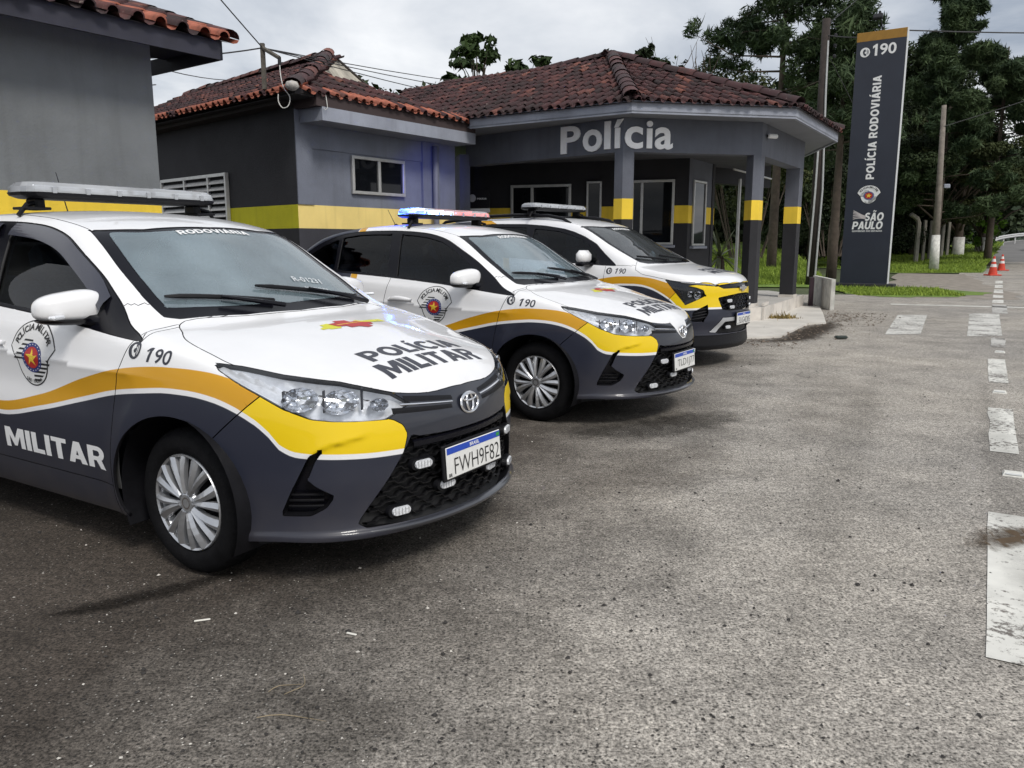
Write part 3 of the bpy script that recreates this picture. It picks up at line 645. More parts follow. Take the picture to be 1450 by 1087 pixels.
def light_bar(parent, loc, length=1.12, lit=False, depth=.26):
    e = empty('light_bar', loc, 0, parent); hl = length / 2
    LB = glass('bar_dome', (.80, .83, .87), 1.6, .05, film=.42, fcol=(.75, .77, .8)) ; BASE = BLACKP
    def ring(hx, hy, z, r): return [(sx * (hx - r) + r * math.cos(a), sy * (hy - r) + r * math.sin(a), z) for sx, sy, a0 in ((1, 1, 0), (-1, 1, 90), (-1, -1, 180), (1, -1, 270)) for a in np.radians([a0, a0 + 30, a0 + 60, a0 + 90])]
    def loft(rings, name, m, smooth=False, p=e):
        n = len(rings[0]); V = [q for r_ in rings for q in r_]; F = [(i * n + k, i * n + (k + 1) % n, (i + 1) * n + (k + 1) % n, (i + 1) * n + k) for i in range(len(rings) - 1) for k in range(n)]
        F += [tuple(range(n))[::-1], tuple(range((len(rings) - 1) * n, len(rings) * n))]; return mesh(name, V, F, m, p, smooth)
    hd = depth / 2
    loft([ring(hd - .02, hl - .05, -.028, .06), ring(hd, hl - .01, -.015, .08), ring(hd, hl, .0, .08)], 'tray', BASE)
    loft([ring(hd - .004, hl - .004, .001, .078), ring(hd - .008, hl - .008, .028, .076), ring(hd - .03, hl - .03, .05, .07), ring(hd - .06, hl - .06, .055, .05)], 'dome', LB)
    n = 8 if not lit else 8
    for k in range(n):
        y = -hl + .09 + (length - .18) * k / (n - 1)
        if lit:
            c = (.03, .12, 1.) if k < n / 2 - 1 else ((.9, .95, 1.) if k in (3,) else (1., .05, .03))
            es = 60 if k in (1, 2) else (2.0 if k < 4 else 1.3)
            m = mat('led_%d' % k, (.5, .5, .5), .4, emit=c if k not in (2,) else (.35, .55, 1.), es=es)
        else: m = STROBE_R
        MB().box((hd - .035, y, .022), (.02, .10, .026), bev=.004).make('led_module', m, e); MB().box((-hd + .035, y, .022), (.02, .10, .026), bev=.004).make('led_module', m, e)
    MB().box((0, 0, .012), (depth * .5, length - .16, .012)).make('heat_sink', SILVER, e)
    for k in range(6):
        y = -hl + .13 + (length - .26) * k / 5
        MB().box((hd - .0, y, .012), (.012, .022, .03), bev=.002).make('clip', SILVER, e)
    for s_ in (-1, 1):
        MB().box((.0, s_ * (hl - .10), -.055), (.10, .05, .06), bev=.01).box((.02, s_ * (hl - .07), -.078), (.14, .12, .014), bev=.004).make('foot', BLACKP, e)
        MB().tube([(.02, s_ * (hl - .10), -.045), (.05, s_ * (hl - .03), -.06), (.05, s_ * (hl + .015), -.115)], .012, 6).make('clamp', BLACKP, e)
    if lit:
        ld = bpy.data.lights.new('beacon_light', 'POINT'); ld.color = (.03, .08, 1.); ld.energy = 8; ld.shadow_soft_size = .04; lo = bpy.data.objects.new('beacon_light', ld); COL.objects.link(lo); lo.parent = e; lo.location = (-.16, -.38, .03)
        ls = bpy.data.lights.new('beacon_beam', 'SPOT'); ls.color = (.03, .07, 1.); ls.energy = 650; ls.spot_size = R_(13); ls.spot_blend = 1.; ls.shadow_soft_size = .05; so = bpy.data.objects.new('beacon_beam', ls); COL.objects.link(so); so.parent = e; so.location = (-.17, -.33, .035); e['beam'] = 1
    return e
def build_sedan():
    car = Sedan(); V, F = shell(car); root = empty('patrol_sedan')
    # full smooth shell for draping
    Vs, Ns, Fs = both(V, grad(car, V), F); bvh = BVHTree.FromPolygons([Vector(v) for v in Vs], [list(map(int, f)) for f in Fs])
    U = lambda a: (a[:, 0] - a[:, 1]) / math.sqrt(2)
    XZ = lambda P, s_=True: (lambda a, g=sdf_poly(sm(P) if s_ else P): g(a[:, 0], a[:, 2]))
    XY = lambda P, s_=True: (lambda a, g=sdf_poly(sm(P) if s_ else P): g(a[:, 0], a[:, 1]))
    YZ = lambda P, s_=True: (lambda a, g=sdf_poly(sm(P) if s_ else P): g(a[:, 1], a[:, 2]))
    UZ = lambda P, s_=True: (lambda a, g=sdf_poly(sm(P, 5) if s_ else P): g(U(a), a[:, 2]))
    fn = dict(dlo=XZ(DLO), fg=XZ(FGLASS, 0), rg=XZ(RGLASS, 0), qg=XZ(QGLASS, 0), wsc=XY(WSC, 0), wsg=XY(WSG), rw=XY(RWIN, 0), hood=XY(HOODP), hl=UZ(HLAMP, 0), gr=YZ(GRILLE, 0), sur=YZ(SURR, 0), fog=UZ(FOGP, 0))
    fn['archf'] = lambda a: np.hypot(a[:, 0] - .0, a[:, 2] - .31) - .352; fn['archr'] = lambda a: np.hypot(a[:, 0] - car.axr, a[:, 2] - .31) - .345
    fn['seam'] = lambda a: (a[:, 0] - .215) * .66 - (a[:, 2] - .60) * .74       # >0 : bumper side
    fdoor = pchip([.2, .34, .64, .77, .84, .93, 1.0], [-.37, -.362, -.325, -.295, -.275, -.235, -.20]); fn['fd'] = lambda a: a[:, 0] - fdoor(a[:, 2])
    rdoor = pchip([.2, .85, 1.05, 1.5], [-1.455, -1.448, -1.42, -1.52]); fn['rd'] = lambda a: a[:, 0] - rdoor(a[:, 2])
    qd = pchip([.2, .35, .55, .70, 1.06, 1.5], [-2.12, -2.12, -2.20, -2.33, -2.36, -2.36]); fn['qd'] = lambda a: a[:, 0] - qd(a[:, 2])
    fn['sill'] = lambda a: a[:, 2] - .335 + 0 * a[:, 0]; fn['ditch'] = lambda a: a[:, 1] - .548; fn['cowl'] = lambda a: (a[:, 2] - .945) - (-.19 - a[:, 0]) * 1.05
    fn['trunk'] = lambda a: np.maximum(a[:, 1] - .60, .60 - a[:, 2]); fn['rb'] = lambda a: a[:, 2] - .62; fn['tail'] = lambda a: np.maximum.reduce([.72 - a[:, 2], a[:, 2] - .98, .45 - a[:, 1], a[:, 0] + 3.12])
    side = lambda c: (c[:, 1] > .38); upper = lambda c: c[:, 2] > .9; low = lambda c: c[:, 1] > .5
    allf = lambda c: np.ones(len(c), bool)
    seq = [('archf', lambda c: (c[:, 1] > .5) & (np.abs(c[:, 0]) < .5)), ('archr', lambda c: (c[:, 1] > .5) & (np.abs(c[:, 0] - car.axr) < .5)), ('dlo', side), ('wsc', lambda c: (c[:, 2] > .93) & (c[:, 0] < -.05) & (c[:, 0] > -1.2)), ('wsg', lambda c: (c[:, 2] > .93) & (c[:, 0] < -.05) & (c[:, 0] > -1.2)),
           ('rw', lambda c: (c[:, 2] > 1.0) & (c[:, 0] < -2.2)), ('hood', lambda c: (c[:, 2] > .70) & (c[:, 0] > -.25)), ('hl', lambda c: (c[:, 0] > .02) & (c[:, 2] > .6)), ('gr', lambda c: c[:, 0] > .5), ('sur', lambda c: c[:, 0] > .55), ('fog', lambda c: (c[:, 0] > .35) & (c[:, 1] > .3)),
           ('fg', side), ('rg', side), ('qg', side), ('seam', lambda c: (c[:, 0] > .1) & (c[:, 0] < .6) & (c[:, 2] > .4)), ('fd', lambda c: (c[:, 1] > .5) & (np.abs(c[:, 0] + .3) < .2) & (c[:, 2] < .99)), ('rd', lambda c: (c[:, 1] > .5) & (c[:, 2] < 1.1)), ('qd', lambda c: (c[:, 1] > .5) & (c[:, 2] < 1.1)), ('sill', lambda c: (c[:, 1] > .5) & (c[:, 0] < -.33) & (c[:, 0] > -2.25)),
           ('ditch', lambda c: (c[:, 2] > 1.3) & (c[:, 0] < -.86) & (c[:, 0] > -2.5)), ('cowl', lambda c: (c[:, 0] < -.185) & (c[:, 0] > -.34) & (c[:, 1] > .5) & (c[:, 2] > .9)), ('trunk', lambda c: (c[:, 0] < -2.95)), ('rb', lambda c: (c[:, 0] < -2.8)), ('tail', lambda c: (c[:, 0] < -2.9))]
    for k, dom in seq: V, F = cut(V, F, fn[k], dom)
    G = grad(car, V); C = np.array([V[f].mean(0) for f in F]); v = {k: fn[k](C) for k in fn}
    n = len(F); reg = np.full(n, 'body_side', dtype=object); x, y, z = C.T
    reg[(x < -2.3) & (z < 1.2)] = 'quarter'
    reg[(v['ditch'] < 0) & (z > 1.2)] = 'roof'
    fd = (v['fd'] < 0) & (v['rd'] > 0) & (z > .335) & (z < 1.07) & (y > .45); reg[fd] = 'front_door'
    rd = (v['rd'] < 0) & (v['qd'] > 0) & (z > .335) & (z < 1.12) & (y > .45); reg[rd] = 'rear_door'
    fen = (v['fd'] > 0) & ((v['cowl'] < 0) | (x > -.185)) & (x > -.45); reg[fen] = 'fender'
    bum = (v['seam'] > 0) & (x > .1) & (z < .87); reg[bum | (x > .62)] = 'front_bumper'; reg[(x > .15) & (z < .45)] = 'front_bumper'
    reg[(v['sur'] < 0) & (x > .6)] = 'surround'
    reg[(v['trunk'] < 0) & (x < -2.95)] = 'trunk_lid'; reg[(v['rb'] < 0) & (x < -2.8)] = 'rear_bumper'; reg[(v['tail'] < 0) & (x < -2.9)] = 'tail_light'
    reg[(v['hood'] < 0) & (z > .68) & (x > -.25)] = 'hood'
    reg[(v['wsc'] < 0) & (z > .93) & (x < -.05) & (x > -1.2)] = 'windshield_frit'; reg[(v['wsg'] < 0) & (z > .93) & (x < -.05) & (x > -1.2)] = 'windshield'
    reg[(v['rw'] < 0) & (z > 1.) & (x < -2.2)] = 'rear_window'
    d = (v['dlo'] < 0) & (y > .38); reg[d] = 'window_frame'
    for a, b in (('fg', 'front_window'), ('rg', 'rear_side_window'), ('qg', 'quarter_window')): reg[(v[a] < 0) & (y > .38)] = b
    reg[(v['hl'] < 0) & (x > .02) & (z > .6)] = 'headlight'
    reg[(v['gr'] < 0) & (x > .5)] = 'grille'; reg[(v['fog'] < 0) & (x > .35) & (y > .3)] = 'fog'
    reg[((v['archf'] < 0) & (y > .5)) | ((v['archr'] < 0) & (y > .5))] = 'void'
    fc = {k: [F[i] for i in np.where(reg == k)[0]] for k in set(reg)}
    LIV = livery('livery_side', ZT, ZB); LIVB = livery('livery_bumper', ZT, ZB, yellow=(.80, .56, .004))
    parts = {}
    def one(name, key, m, **kw):
        a = sub(V, G, fc[key]); parts[name] = panel(name, *both(*a), m, root, **kw); return parts[name]
    def two(name, key, m, **kw):
        a = sub(V, G, fc[key]); r = panel(name, *mirror(*a), m, root, **kw); l = panel(name, *a, m, root, **kw); parts[name] = (r, l); return r, l
    one('hood', 'hood', WHITE); one('roof', 'roof', WHITE); two('body_side', 'body_side', LIV); two('quarter_panel', 'quarter', LIV); two('fender', 'fender', LIV); doors = two('front_door', 'front_door', LIV); two('rear_door', 'rear_door', LIV)
    one('front_bumper', 'front_bumper', LIVB); one('grille_surround', 'surround', DARKG, gap=.001); one('trunk_lid', 'trunk_lid', GREY); one('rear_bumper', 'rear_bumper', GREY); two('tail_light', 'tail_light', mat('tail_red', (.35, .01, .01), .15, coat=1))
    one('windshield_frit', 'windshield_frit', GLOSSB, off=-.004); one('windshield', 'windshield', WINDSH, off=-.004, gap=0, rim=False); one('rear_window', 'rear_window', SIDEG, off=-.004)
    two('window_frame', 'window_frame', GLOSSB, off=-.003, depth=.02)
    for nm, k in (('front_window', 'front_window'), ('rear_side_window', 'rear_side_window'), ('quarter_window', 'quarter_window')): two(nm, k, SIDEG, off=-.014, gap=-.004, rim=False)
    # recessed front apertures
    one('grille_back', 'grille', mat('grille_black', (.006, .006, .007), .6), off=-.045, gap=-.004, rim=False); two('fog_pocket', 'fog', GLOSSB, offn=lambda a: -.05 + 0 * a[:, 0], gap=-.002, rim=False)
    for key, nm in (('grille', 'grille_wall'), ('fog', 'fog_pocket_wall')):
      for a in ([both(*sub(V, G, fc[key]))] if key == 'grille' else [sub(V, G, fc[key]), mirror(*sub(V, G, fc[key]))]):
        ed = {}
        for f in a[2]:
            for q in range(len(f)): ed[(f[q], f[(q + 1) % len(f)])] = 1
        bd = [(i, j) for i, j in ed if (j, i) not in ed]; VV = []; FF = []
        for i, j in bd:
            b = len(VV); VV += [a[0][i] - a[1][i] * .003, a[0][j] - a[1][j] * .003, a[0][j] - a[1][j] * .055, a[0][i] - a[1][i] * .055]; FF.append((b, b + 1, b + 2, b + 3))
        mesh(nm, VV, FF, BLACKP, root)
    def surf(yy, zz, off=0):
        h = bvh.ray_cast(Vector((2, yy, zz)), Vector((-1, 0, 0))); return h[0] + h[1] * off if h[0] else None
    # honeycomb mesh of the lower grille: rows of shallow waves
    row = 0
    for zz in np.arange(.268, .575, .027):
        hw = .515 - max(0, (zz - .275)) * .62 if zz < .56 else .33
        P = []; ph = row % 2
        for k in range(61):
            yy = -hw + 2 * hw * k / 60; w_ = .010 * (1 if ((k + 3 * ph) // 3) % 2 else -1) * min(1, 1); p = surf(yy, zz + w_ * .6, -.028)
            if p is not None: P.append(p)
        b = MB(); VV = []
        for p in P: VV += [p + Vector((0, 0, .005)), p + Vector((.009, 0, .0015)), p + Vector((.009, 0, -.0015)), p + Vector((0, 0, -.005)), p + Vector((-.02, 0, 0))]
        b.add(VV, [(i * 5 + q, i * 5 + (q + 1) % 5, (i + 1) * 5 + (q + 1) % 5, (i + 1) * 5 + q) for i in range(len(P) - 1) for q in range(5)]).make('grille_bar', mat('grille_plastic', (.005, .005, .006), .35), root); row += 1
    b = MB(); VV = []
    for k in range(41):
        yy = -.33 + .66 * k / 40; p = surf(yy, .548, -.012); VV += [p + Vector((0, 0, .016)), p + Vector((.01, 0, .010)), p + Vector((.01, 0, -.010)), p + Vector((0, 0, -.016))]
    b.add(VV, [(i * 4 + q, i * 4 + q + 1, i * 4 + q + 5, i * 4 + q + 4) for i in range(40) for q in range(3)]).make('grille_crossbar', GLOSSB, root)
    # fins between headlights and emblem
    for s_ in (-1, 1):
        for (za, zb_, y0, y1, hgt, m) in ((.726, .700, .335, .095, .011, BLACKP), (.688, .668, .40, .11, .011, BLACKP), (.707, .684, .36, .10, .004, CHROME)):
            VV = []
            for k in range(13):
                t = k / 12; yy = s_ * (y0 + (y1 - y0) * t); zz = za + (zb_ - za) * t; p = surf(yy, zz, .001); th = hgt * (1 - .25 * t)
                VV += [surf(yy, zz + th, .0008), p + Vector((.004 if m is CHROME else .0006, 0, 0)), surf(yy, zz - th, .0008)]
            mesh('grille_fin', VV, [(i * 3 + q, i * 3 + q + 1, i * 3 + q + 4, i * 3 + q + 3) for i in range(12) for q in range(2)], m, root)
    # emblem of three ovals
    e = empty('emblem', surf(0, .664, .004), 0, root); e.rotation_euler = (0, R_(-10), 0)
    def oval(ry, rz, cz, w_, x0): 
        n_ = 36; VV = []
        for k in range(n_):
            a = 2 * math.pi * k / n_
            for r_, xx in ((0, .0), (w_ * .5, .007), (w_, .0)): VV.append((x0 + xx, (ry - r_) * math.cos(a), cz + (rz - r_) * math.sin(a)))
        mesh('emblem_ring', VV, [(k * 3 + q, ((k + 1) % n_) * 3 + q, ((k + 1) % n_) * 3 + q + 1, k * 3 + q + 1) for k in range(n_) for q in range(2)], CHROME, e, True)
    oval(.066, .047, 0, .010, .003); oval(.026, .043, 0, .009, .004); oval(.052, .018, .022, .009, .005)
    v_, f_ = disc2d(1, 32); mesh('emblem_back', [(.001, a * .062, b_ * .043) for a, b_ in v_], f_, DARKG, e)
    # headlights: clear lens, fluted housing, two bowls, amber bulb
    for s_ in (-1, 1):
        h = empty('headlight', (0, 0, 0), 0, root); a = sub(V, G, fc['headlight']); a = mirror(*a) if s_ < 0 else a
        def dep(P):
            u = (P[:, 0] - np.abs(P[:, 1])) / math.sqrt(2); return -.012 - .055 * np.clip((u + .36) / .22, 0, 1) * np.clip((.33 - u) / .12, 0.15, 1) - .012 * (np.mod(u * 16, 1.0))
        panel('housing', *a, mat('lamp_chrome', (.82, .84, .88), .3, .35, var=.12, vscale=30), h, offn=dep, gap=-.001, rim=False)
        panel('lens', *a, LENS, h, off=-.001, gap=.0015, depth=.02)
        ed = {}
        for f in a[2]:
            for q in range(len(f)): ed[(f[q], f[(q + 1) % len(f)])] = 1
        VV = []; FF = []
        for i, j in ed:
            if (j, i) not in ed:
                b_ = len(VV); VV += [a[0][i] - a[1][i] * .004, a[0][j] - a[1][j] * .004, a[0][j] - a[1][j] * .07, a[0][i] - a[1][i] * .07]; FF.append((b_, b_ + 1, b_ + 2, b_ + 3))
        mesh('lamp_wall', VV, FF, MATS['lamp_chrome'], h)
        for (uu, zz, r_) in ((-.085, .752, .072), (.06, .738, .074), (.205, .715, .040)):
            P_ = Vector((uu / math.sqrt(2), -uu / math.sqrt(2), zz)) + Vector((1, 1, 0)) * .0
            hit = bvh.ray_cast(Vector((P_.x + 1.2, P_.y + 1.2, zz)), Vector((-1, -1, 0)).normalized()); c = hit[0]; dirn = Vector((.88, .45, .08)).normalized()
            b_ = MB().lathe([(r_ * 1.05, .012), (r_ * .85, -.018), (r_ * .6, -.037), (r_ * .3, -.046), (.011, -.048), (.011, -.02), (0, -.015)], 11 if r_ > .05 else 9); b_.V = [(p[0] * .95, p[1] * .62, p[2]) for p in b_.V]
            Q = dirn.to_track_quat('Z', 'Y').to_matrix(); VV = [Q @ Vector(p) + c - dirn * .030 for p in b_.V]
            if s_ < 0: VV = [Vector((p.x, -p.y, p.z)) for p in VV]
            mesh('reflector', VV, b_.F, mat('lamp_mirror', (.86, .88, .92), .14, .9), h, False)
            if r_ < .04:
                b2 = MB().lathe([(0, .02), (.010, .016), (.013, 0), (.008, -.02)], 14); VV = [Q @ Vector(p) + c - dirn * .035 for p in b2.V]
                if s_ < 0: VV = [Vector((p.x, -p.y, p.z)) for p in VV]
                mesh('indicator_bulb', VV, b2.F, mat('amber', (.62, .30, .20), .3), h, True)
        MB().box((0, 0, 0), (.004, .006, .10)).V
        for uu in (-.15, -.005, .135):
            hit = bvh.ray_cast(Vector((uu / math.sqrt(2) + 1.2, -uu / math.sqrt(2) + 1.2, .74)), Vector((-1, -1, 0)).normalized()); c = hit[0] - Vector((1, 1, 0)).normalized() * .03
            bb = MB().box(c, (.006, .02, .085), Matrix.Rotation(R_(-25), 3, 'Z'), bev=.002)
            VV = [Vector((p[0], s_ * p[1], p[2])) for p in bb.V]; mesh('lamp_divider', VV, bb.F, DARKG, h)
    # fog pocket louvres and bumper lip
    for s_ in (-1, 1):
        for zz in (.345, .368, .39):
            P = []
            for k in range(7):
                uu = -.15 + .13 * k / 6; hit = bvh.ray_cast(Vector((uu / math.sqrt(2) + 1.2, -uu / math.sqrt(2) + 1.2, zz)), Vector((-1, -1, 0)).normalized()); p = hit[0] - Vector((1, 1, 0)).normalized() * .03; P.append(Vector((p.x, s_ * p.y, p.z)))
            MB().tube(P, .005, 6).make('louvre', BLACKP, root)
    VV = []
    for k in range(71):
        yy = -.66 + 1.32 * k / 70; h = bvh.ray_cast(Vector((2, yy, .232)), Vector((-1, 0, 0)))[0]; t = 1 - (abs(yy) / .66) ** 4
        h = h + Vector((-.03 * (1 - t), 0, 0)); VV += [h + Vector((-.014, 0, .012)), h + Vector((.010 * t, 0, .007)), h + Vector((.016 * t, 0, 0)), h + Vector((.012 * t, 0, -.010)), h + Vector((-.06, 0, -.028))]
    mesh('bumper_lip', VV, [(i * 5 + q, i * 5 + q + 1, i * 5 + q + 6, i * 5 + q + 5) for i in range(70) for q in range(4)], mat('lip_grey', (.035, .037, .046), .28, coat=.8), root, True)
    # wheel housings, floor, cabin
    for xx in (0, car.axr):
        for s_ in (-1, 1):
            b = MB(); VV = []; K = 28
            for k in range(K + 1):
                a_ = R_(-25) + R_(230) * k / K; r_ = .358; VV += [(xx + r_ * math.cos(a_), s_ * .845 - s_ * .012, .31 + r_ * math.sin(a_)), (xx + r_ * math.cos(a_), s_ * .50, .31 + r_ * math.sin(a_))]
            b.add(VV, [(2 * k, 2 * k + 1, 2 * k + 3, 2 * k + 2) for k in range(K)]); b.make('wheel_liner', BLACKP, root, True)
    fl = MB().prism([(.62, -.45), (.62, .45), (.36, .74), (.36, .48), (-.36, .48), (-.36, .80), (-2.2, .80), (-2.2, .48), (-2.9, .48), (-2.9, .74), (-3.4, .6), (-3.4, -.6), (-2.9, -.74), (-2.9, -.48), (-2.2, -.48), (-2.2, -.80), (-.36, -.80), (-.36, -.48), (.36, -.48), (.36, -.74)][::-1], .185, .21); fl.make('underbody', BLACKP, root)
    ok = (reg == 'roof') | (reg == 'body_side') | (reg == 'front_door') | (reg == 'rear_door') | (reg == 'quarter') | (reg == 'window_frame')
    ok &= (x < -.30) & (x > -2.9) & (z > .3); a = both(*sub(V, G, [F[i] for i in np.where(ok)[0]])); mesh('cabin_lining', a[0] - a[1] * .035, a[2], DARKIN, root, True)
    cab = MB(); cab.box((-.42, 0, .83), (.40, 1.36, .22), bev=.07).box((-.30, 0, .92), (.38, 1.3, .10), bev=.04).box((-.55, .36, .96), (.16, .34, .09), bev=.03).make('dashboard', mat('dash', (.42, .44, .46), .7, var=.15, vscale=20), root)
    st = MB(); pts = [(.175 * math.cos(a_), .175 * math.sin(a_), 0) for a_ in np.linspace(0, 2 * math.pi, 33)]; Mx = Matrix.Translation((-.72, .36, .93)) @ Matrix.Rotation(R_(-66), 4, 'Y')
    st.tube([Mx @ Vector(p) for p in pts], .015, 8, False); st.tube([Mx @ Vector((.17, 0, 0)), Mx @ Vector((-.17, 0, 0))], .02, 6); st.tube([Mx @ Vector((0, .17, 0)), Mx @ Vector((0, -.17, 0))], .02, 6); st.tube([Mx @ Vector((0, 0, 0)), (-.45, .36, .86)], .035, 8); st.make('steering_wheel', mat('wheel_grey', (.035, .035, .04), .5), root, True)
    SEAT = mat('seat_cloth', (.20, .21, .23), .9, var=.2, vscale=40)
    for sx, ys in ((-1.15, (-.36, .36)), (-2.0, (-.36, .36))):
        for ys_ in ys:
            se = empty('seat', (sx, ys_, .4), 0, root)
            MB().box((.0, 0, .08), (.5, .5, .16), bev=.05).make('cushion', SEAT, se); MB().box((-.30, 0, .43), (.14, .48, .62), Matrix.Rotation(R_(-14), 3, 'Y'), bev=.05).make('backrest', SEAT, se); MB().box((-.40, 0, .82), (.09, .26, .19), Matrix.Rotation(R_(-8), 3, 'Y'), bev=.04).make('headrest', SEAT, se)
    # mirrors and door handles
    for s_ in (-1, 1):
        mi = empty('mirror', (0, 0, 0), 0, root)
        n1, n2 = 18, 22; VV = []; FF = []; pw = lambda q, e_: math.copysign(abs(q) ** e_, q)
        for i in range(n1 + 1):
            th = -math.pi / 2 + math.pi * i / n1
            for k in range(n2):
                a_ = 2 * math.pi * k / n2; yy = .128 * pw(math.sin(th), .62); cx = pw(math.cos(a_), .7) * abs(math.cos(th)) ** .62; cz = pw(math.sin(a_), .62) * abs(math.cos(th)) ** .62; t_ = (yy + .128) / .256
                VV.append(Vector((-.60 + (.088 if cx > 0 else .03) * cx * (1 - .25 * t_) - .05 * t_, s_ * (.842 + yy), 1.056 + (.088 if cz > 0 else .062) * cz * (1 - .30 * t_) - .010 * t_)))
        for i in range(n1):
            for k in range(n2): FF.append((i * n2 + k, i * n2 + (k + 1) % n2, (i + 1) * n2 + (k + 1) % n2, (i + 1) * n2 + k))
        mesh('mirror_cap', VV, FF, WHITE, mi, True)
        lo = [Vector((p.x * 1.0 + (p.x + .6) * .05, p.y, min(p.z, 1.026) - .014)) for p in VV]; mesh('mirror_base', lo, FF, GLOSSB, mi, True)
        MB().box((-.634, s_ * .845, 1.05), (.012, .20, .10), bev=.004).make('mirror_glass', GLOSSB, mi)
        MB().tube([(-.575, s_ * .80, 1.012), (-.52, s_ * .755, .995), (-.44, s_ * .72, .99)], [.026, .03, .036], 8).make('mirror_arm', GLOSSB, mi, True)
        MB().box((-.545, s_ * .93, 1.025), (.03, .07, .016), Matrix.Rotation(s_ * R_(-25), 3, 'Z'), bev=.005).make('indicator', STROBE_R, mi)
        for hx in (-1.27, -2.12):
            hd = empty('door_handle', (0, 0, 0), 0, root); P = []
            for k in range(9):
                t = k / 8; xx = hx - .125 + .25 * t; h = bvh.ray_cast(Vector((xx, s_ * 2, .868 - (hx + 1.27) * .035 + .006 * math.sin(math.pi * t))), Vector((0, -s_, 0))); P.append(h[0] + h[1] * (.006 + .022 * math.sin(math.pi * min(1, t * 1.15)) ** .6))
            VV = []; 
            for k, p in enumerate(P):
                hz = .015 + .008 * math.sin(math.pi * min(1, k / 8 * 1.2)); VV += [p + Vector((0, -s_ * .012, hz)), p + Vector((0, s_ * .004, hz * .5)), p + Vector((0, s_ * .004, -hz * .5)), p + Vector((0, -s_ * .012, -hz))]
            mesh('grip', VV, [(i * 4 + q, i * 4 + q + 1, i * 4 + q + 5, i * 4 + q + 4) for i in range(8) for q in range(3)] + [(0, 1, 2, 3), (35, 34, 33, 32)], WHITE, hd, True)
            sh = drape(bvh, disc2d(1, 20), (0, 0, 0), (1, 0, 0), (0, 0, 1), (0, 1, 0)) if False else None
    # wipers
    for (ya, yb, xa_) in ((.50, -.12, -.19), (-.10, -.56, -.19)):
        def ws(yy, xx, off): 
            h = bvh.ray_cast(Vector((xx, yy, 3)), Vector((0, 0, -1))); return h[0] + h[1] * off
        wp = empty('wiper', (0, 0, 0), 0, root)
        P = [ws(ya + (yb - ya) * t, -.21 - .10 * t - .12 * abs(ya + (yb - ya) * t) ** 2 * 1.6, .012) for t in np.linspace(0, 1, 9)]; MB().tube(P, [.011] * 8 + [.006], 6).make('blade', BLACKP, wp)
        P2 = [ws(ya + .02, -.165 - .12 * ya * ya, .02), ws(ya + (yb - ya) * .2, -.19 - .1 * ya * ya, .032), ws(ya + (yb - ya) * .55, -.245 - .04 * abs(ya + yb), .030)]; MB().tube(P2, [.012, .012, .007], 6).make('arm', GLOSSB, wp)
    # print on the panels (both sides alike; reading forward on each)
    def side_print(shape, m, x0, z0, s_, par, off=.0015, name='lettering', tilt=0.0):
        c_, n_ = math.cos(tilt), math.sin(tilt)
        P, f = drape(bvh, shape, (x0, s_ * (.84 + c_), z0 + n_), (-s_, 0, 0) if s_ > 0 else (1, 0, 0), (0, -s_ * n_, c_), (0, -s_ * c_, -n_), off); mesh(name, P, f, m, par)
    sh = shield2d(1.0); d190, h190 = phone190()
    for s_ in (-1, 1):
        dr = doors[0] if s_ < 0 else doors[1]; fe = parts['fender'][0 if s_ < 0 else 1]
        for i, (mk, s2) in enumerate(sh): side_print(s2, SHM[mk], -.915, .845, s_, dr, .0012 + .0004 * i, 'badge')
        side_print(block2d('MILITAR', .80, .095), LETW, -.80, .44, s_, dr)
        k = .072; o_ = 0 if s_ < 0 else -.29
        xa_, xb_ = (-.197, -.058) if s_ < 0 else (-.02, -.16)
        side_print((d190[0] * k, d190[1]), LETD, xa_, .915, s_, fe, .0014, tilt=.5); side_print((h190[0] * k * np.array([1, 1]), h190[1]), SHM['SHW'], xa_, .915, s_, fe, .002, tilt=.5)
        side_print(num190(.128, .058), LETD, xb_, .903, s_, fe, tilt=.5)
    def hood_print(shape, m, x0, y0, off=.0015, name='lettering'):
        P, f = drape(bvh, shape, (x0, y0, 3), (0, 1, 0), (-1, 0, 0), (0, 0, -1), off); mesh(name, P, f, m, parts['hood'])
    hood_print(block2d('POLÍCIA', .62, .135), LETD, .490, .03); hood_print(block2d('MILITAR', .64, .105), LETD, .635, 0.0)
    for i, (mk, (v_, f_)) in enumerate(sao_paulo_flash()): hood_print((v_ * .42, f_), SHM[mk], .125, .07, .0013 + .0005 * i, 'badge')
    h = bvh.ray_cast(Vector((-.86, 0, 3)), Vector((0, 0, -1)))
    P, f = drape(bvh, block2d('RODOVIÁRIA', .42, .050), (-.735, .0, 3), (0, 1, 0), (-1, 0, 0), (0, 0, -1), .0005); mesh('lettering', P, f, LETW, parts['windshield'])
    W = wheel_meshes(.302, .200); build_wheels(car, root, W, .785, (0, car.axr))
    for yy, zz in ((-.29, .465), (-.16, .352), (.16, .352), (.36, .47), (-.385, .292), (.45, .292)):
        p = surf(yy, zz, -.006); strobe(root, p, math.atan(.92 * yy))
    root['bvh'] = 0
    return root, parts, bvh
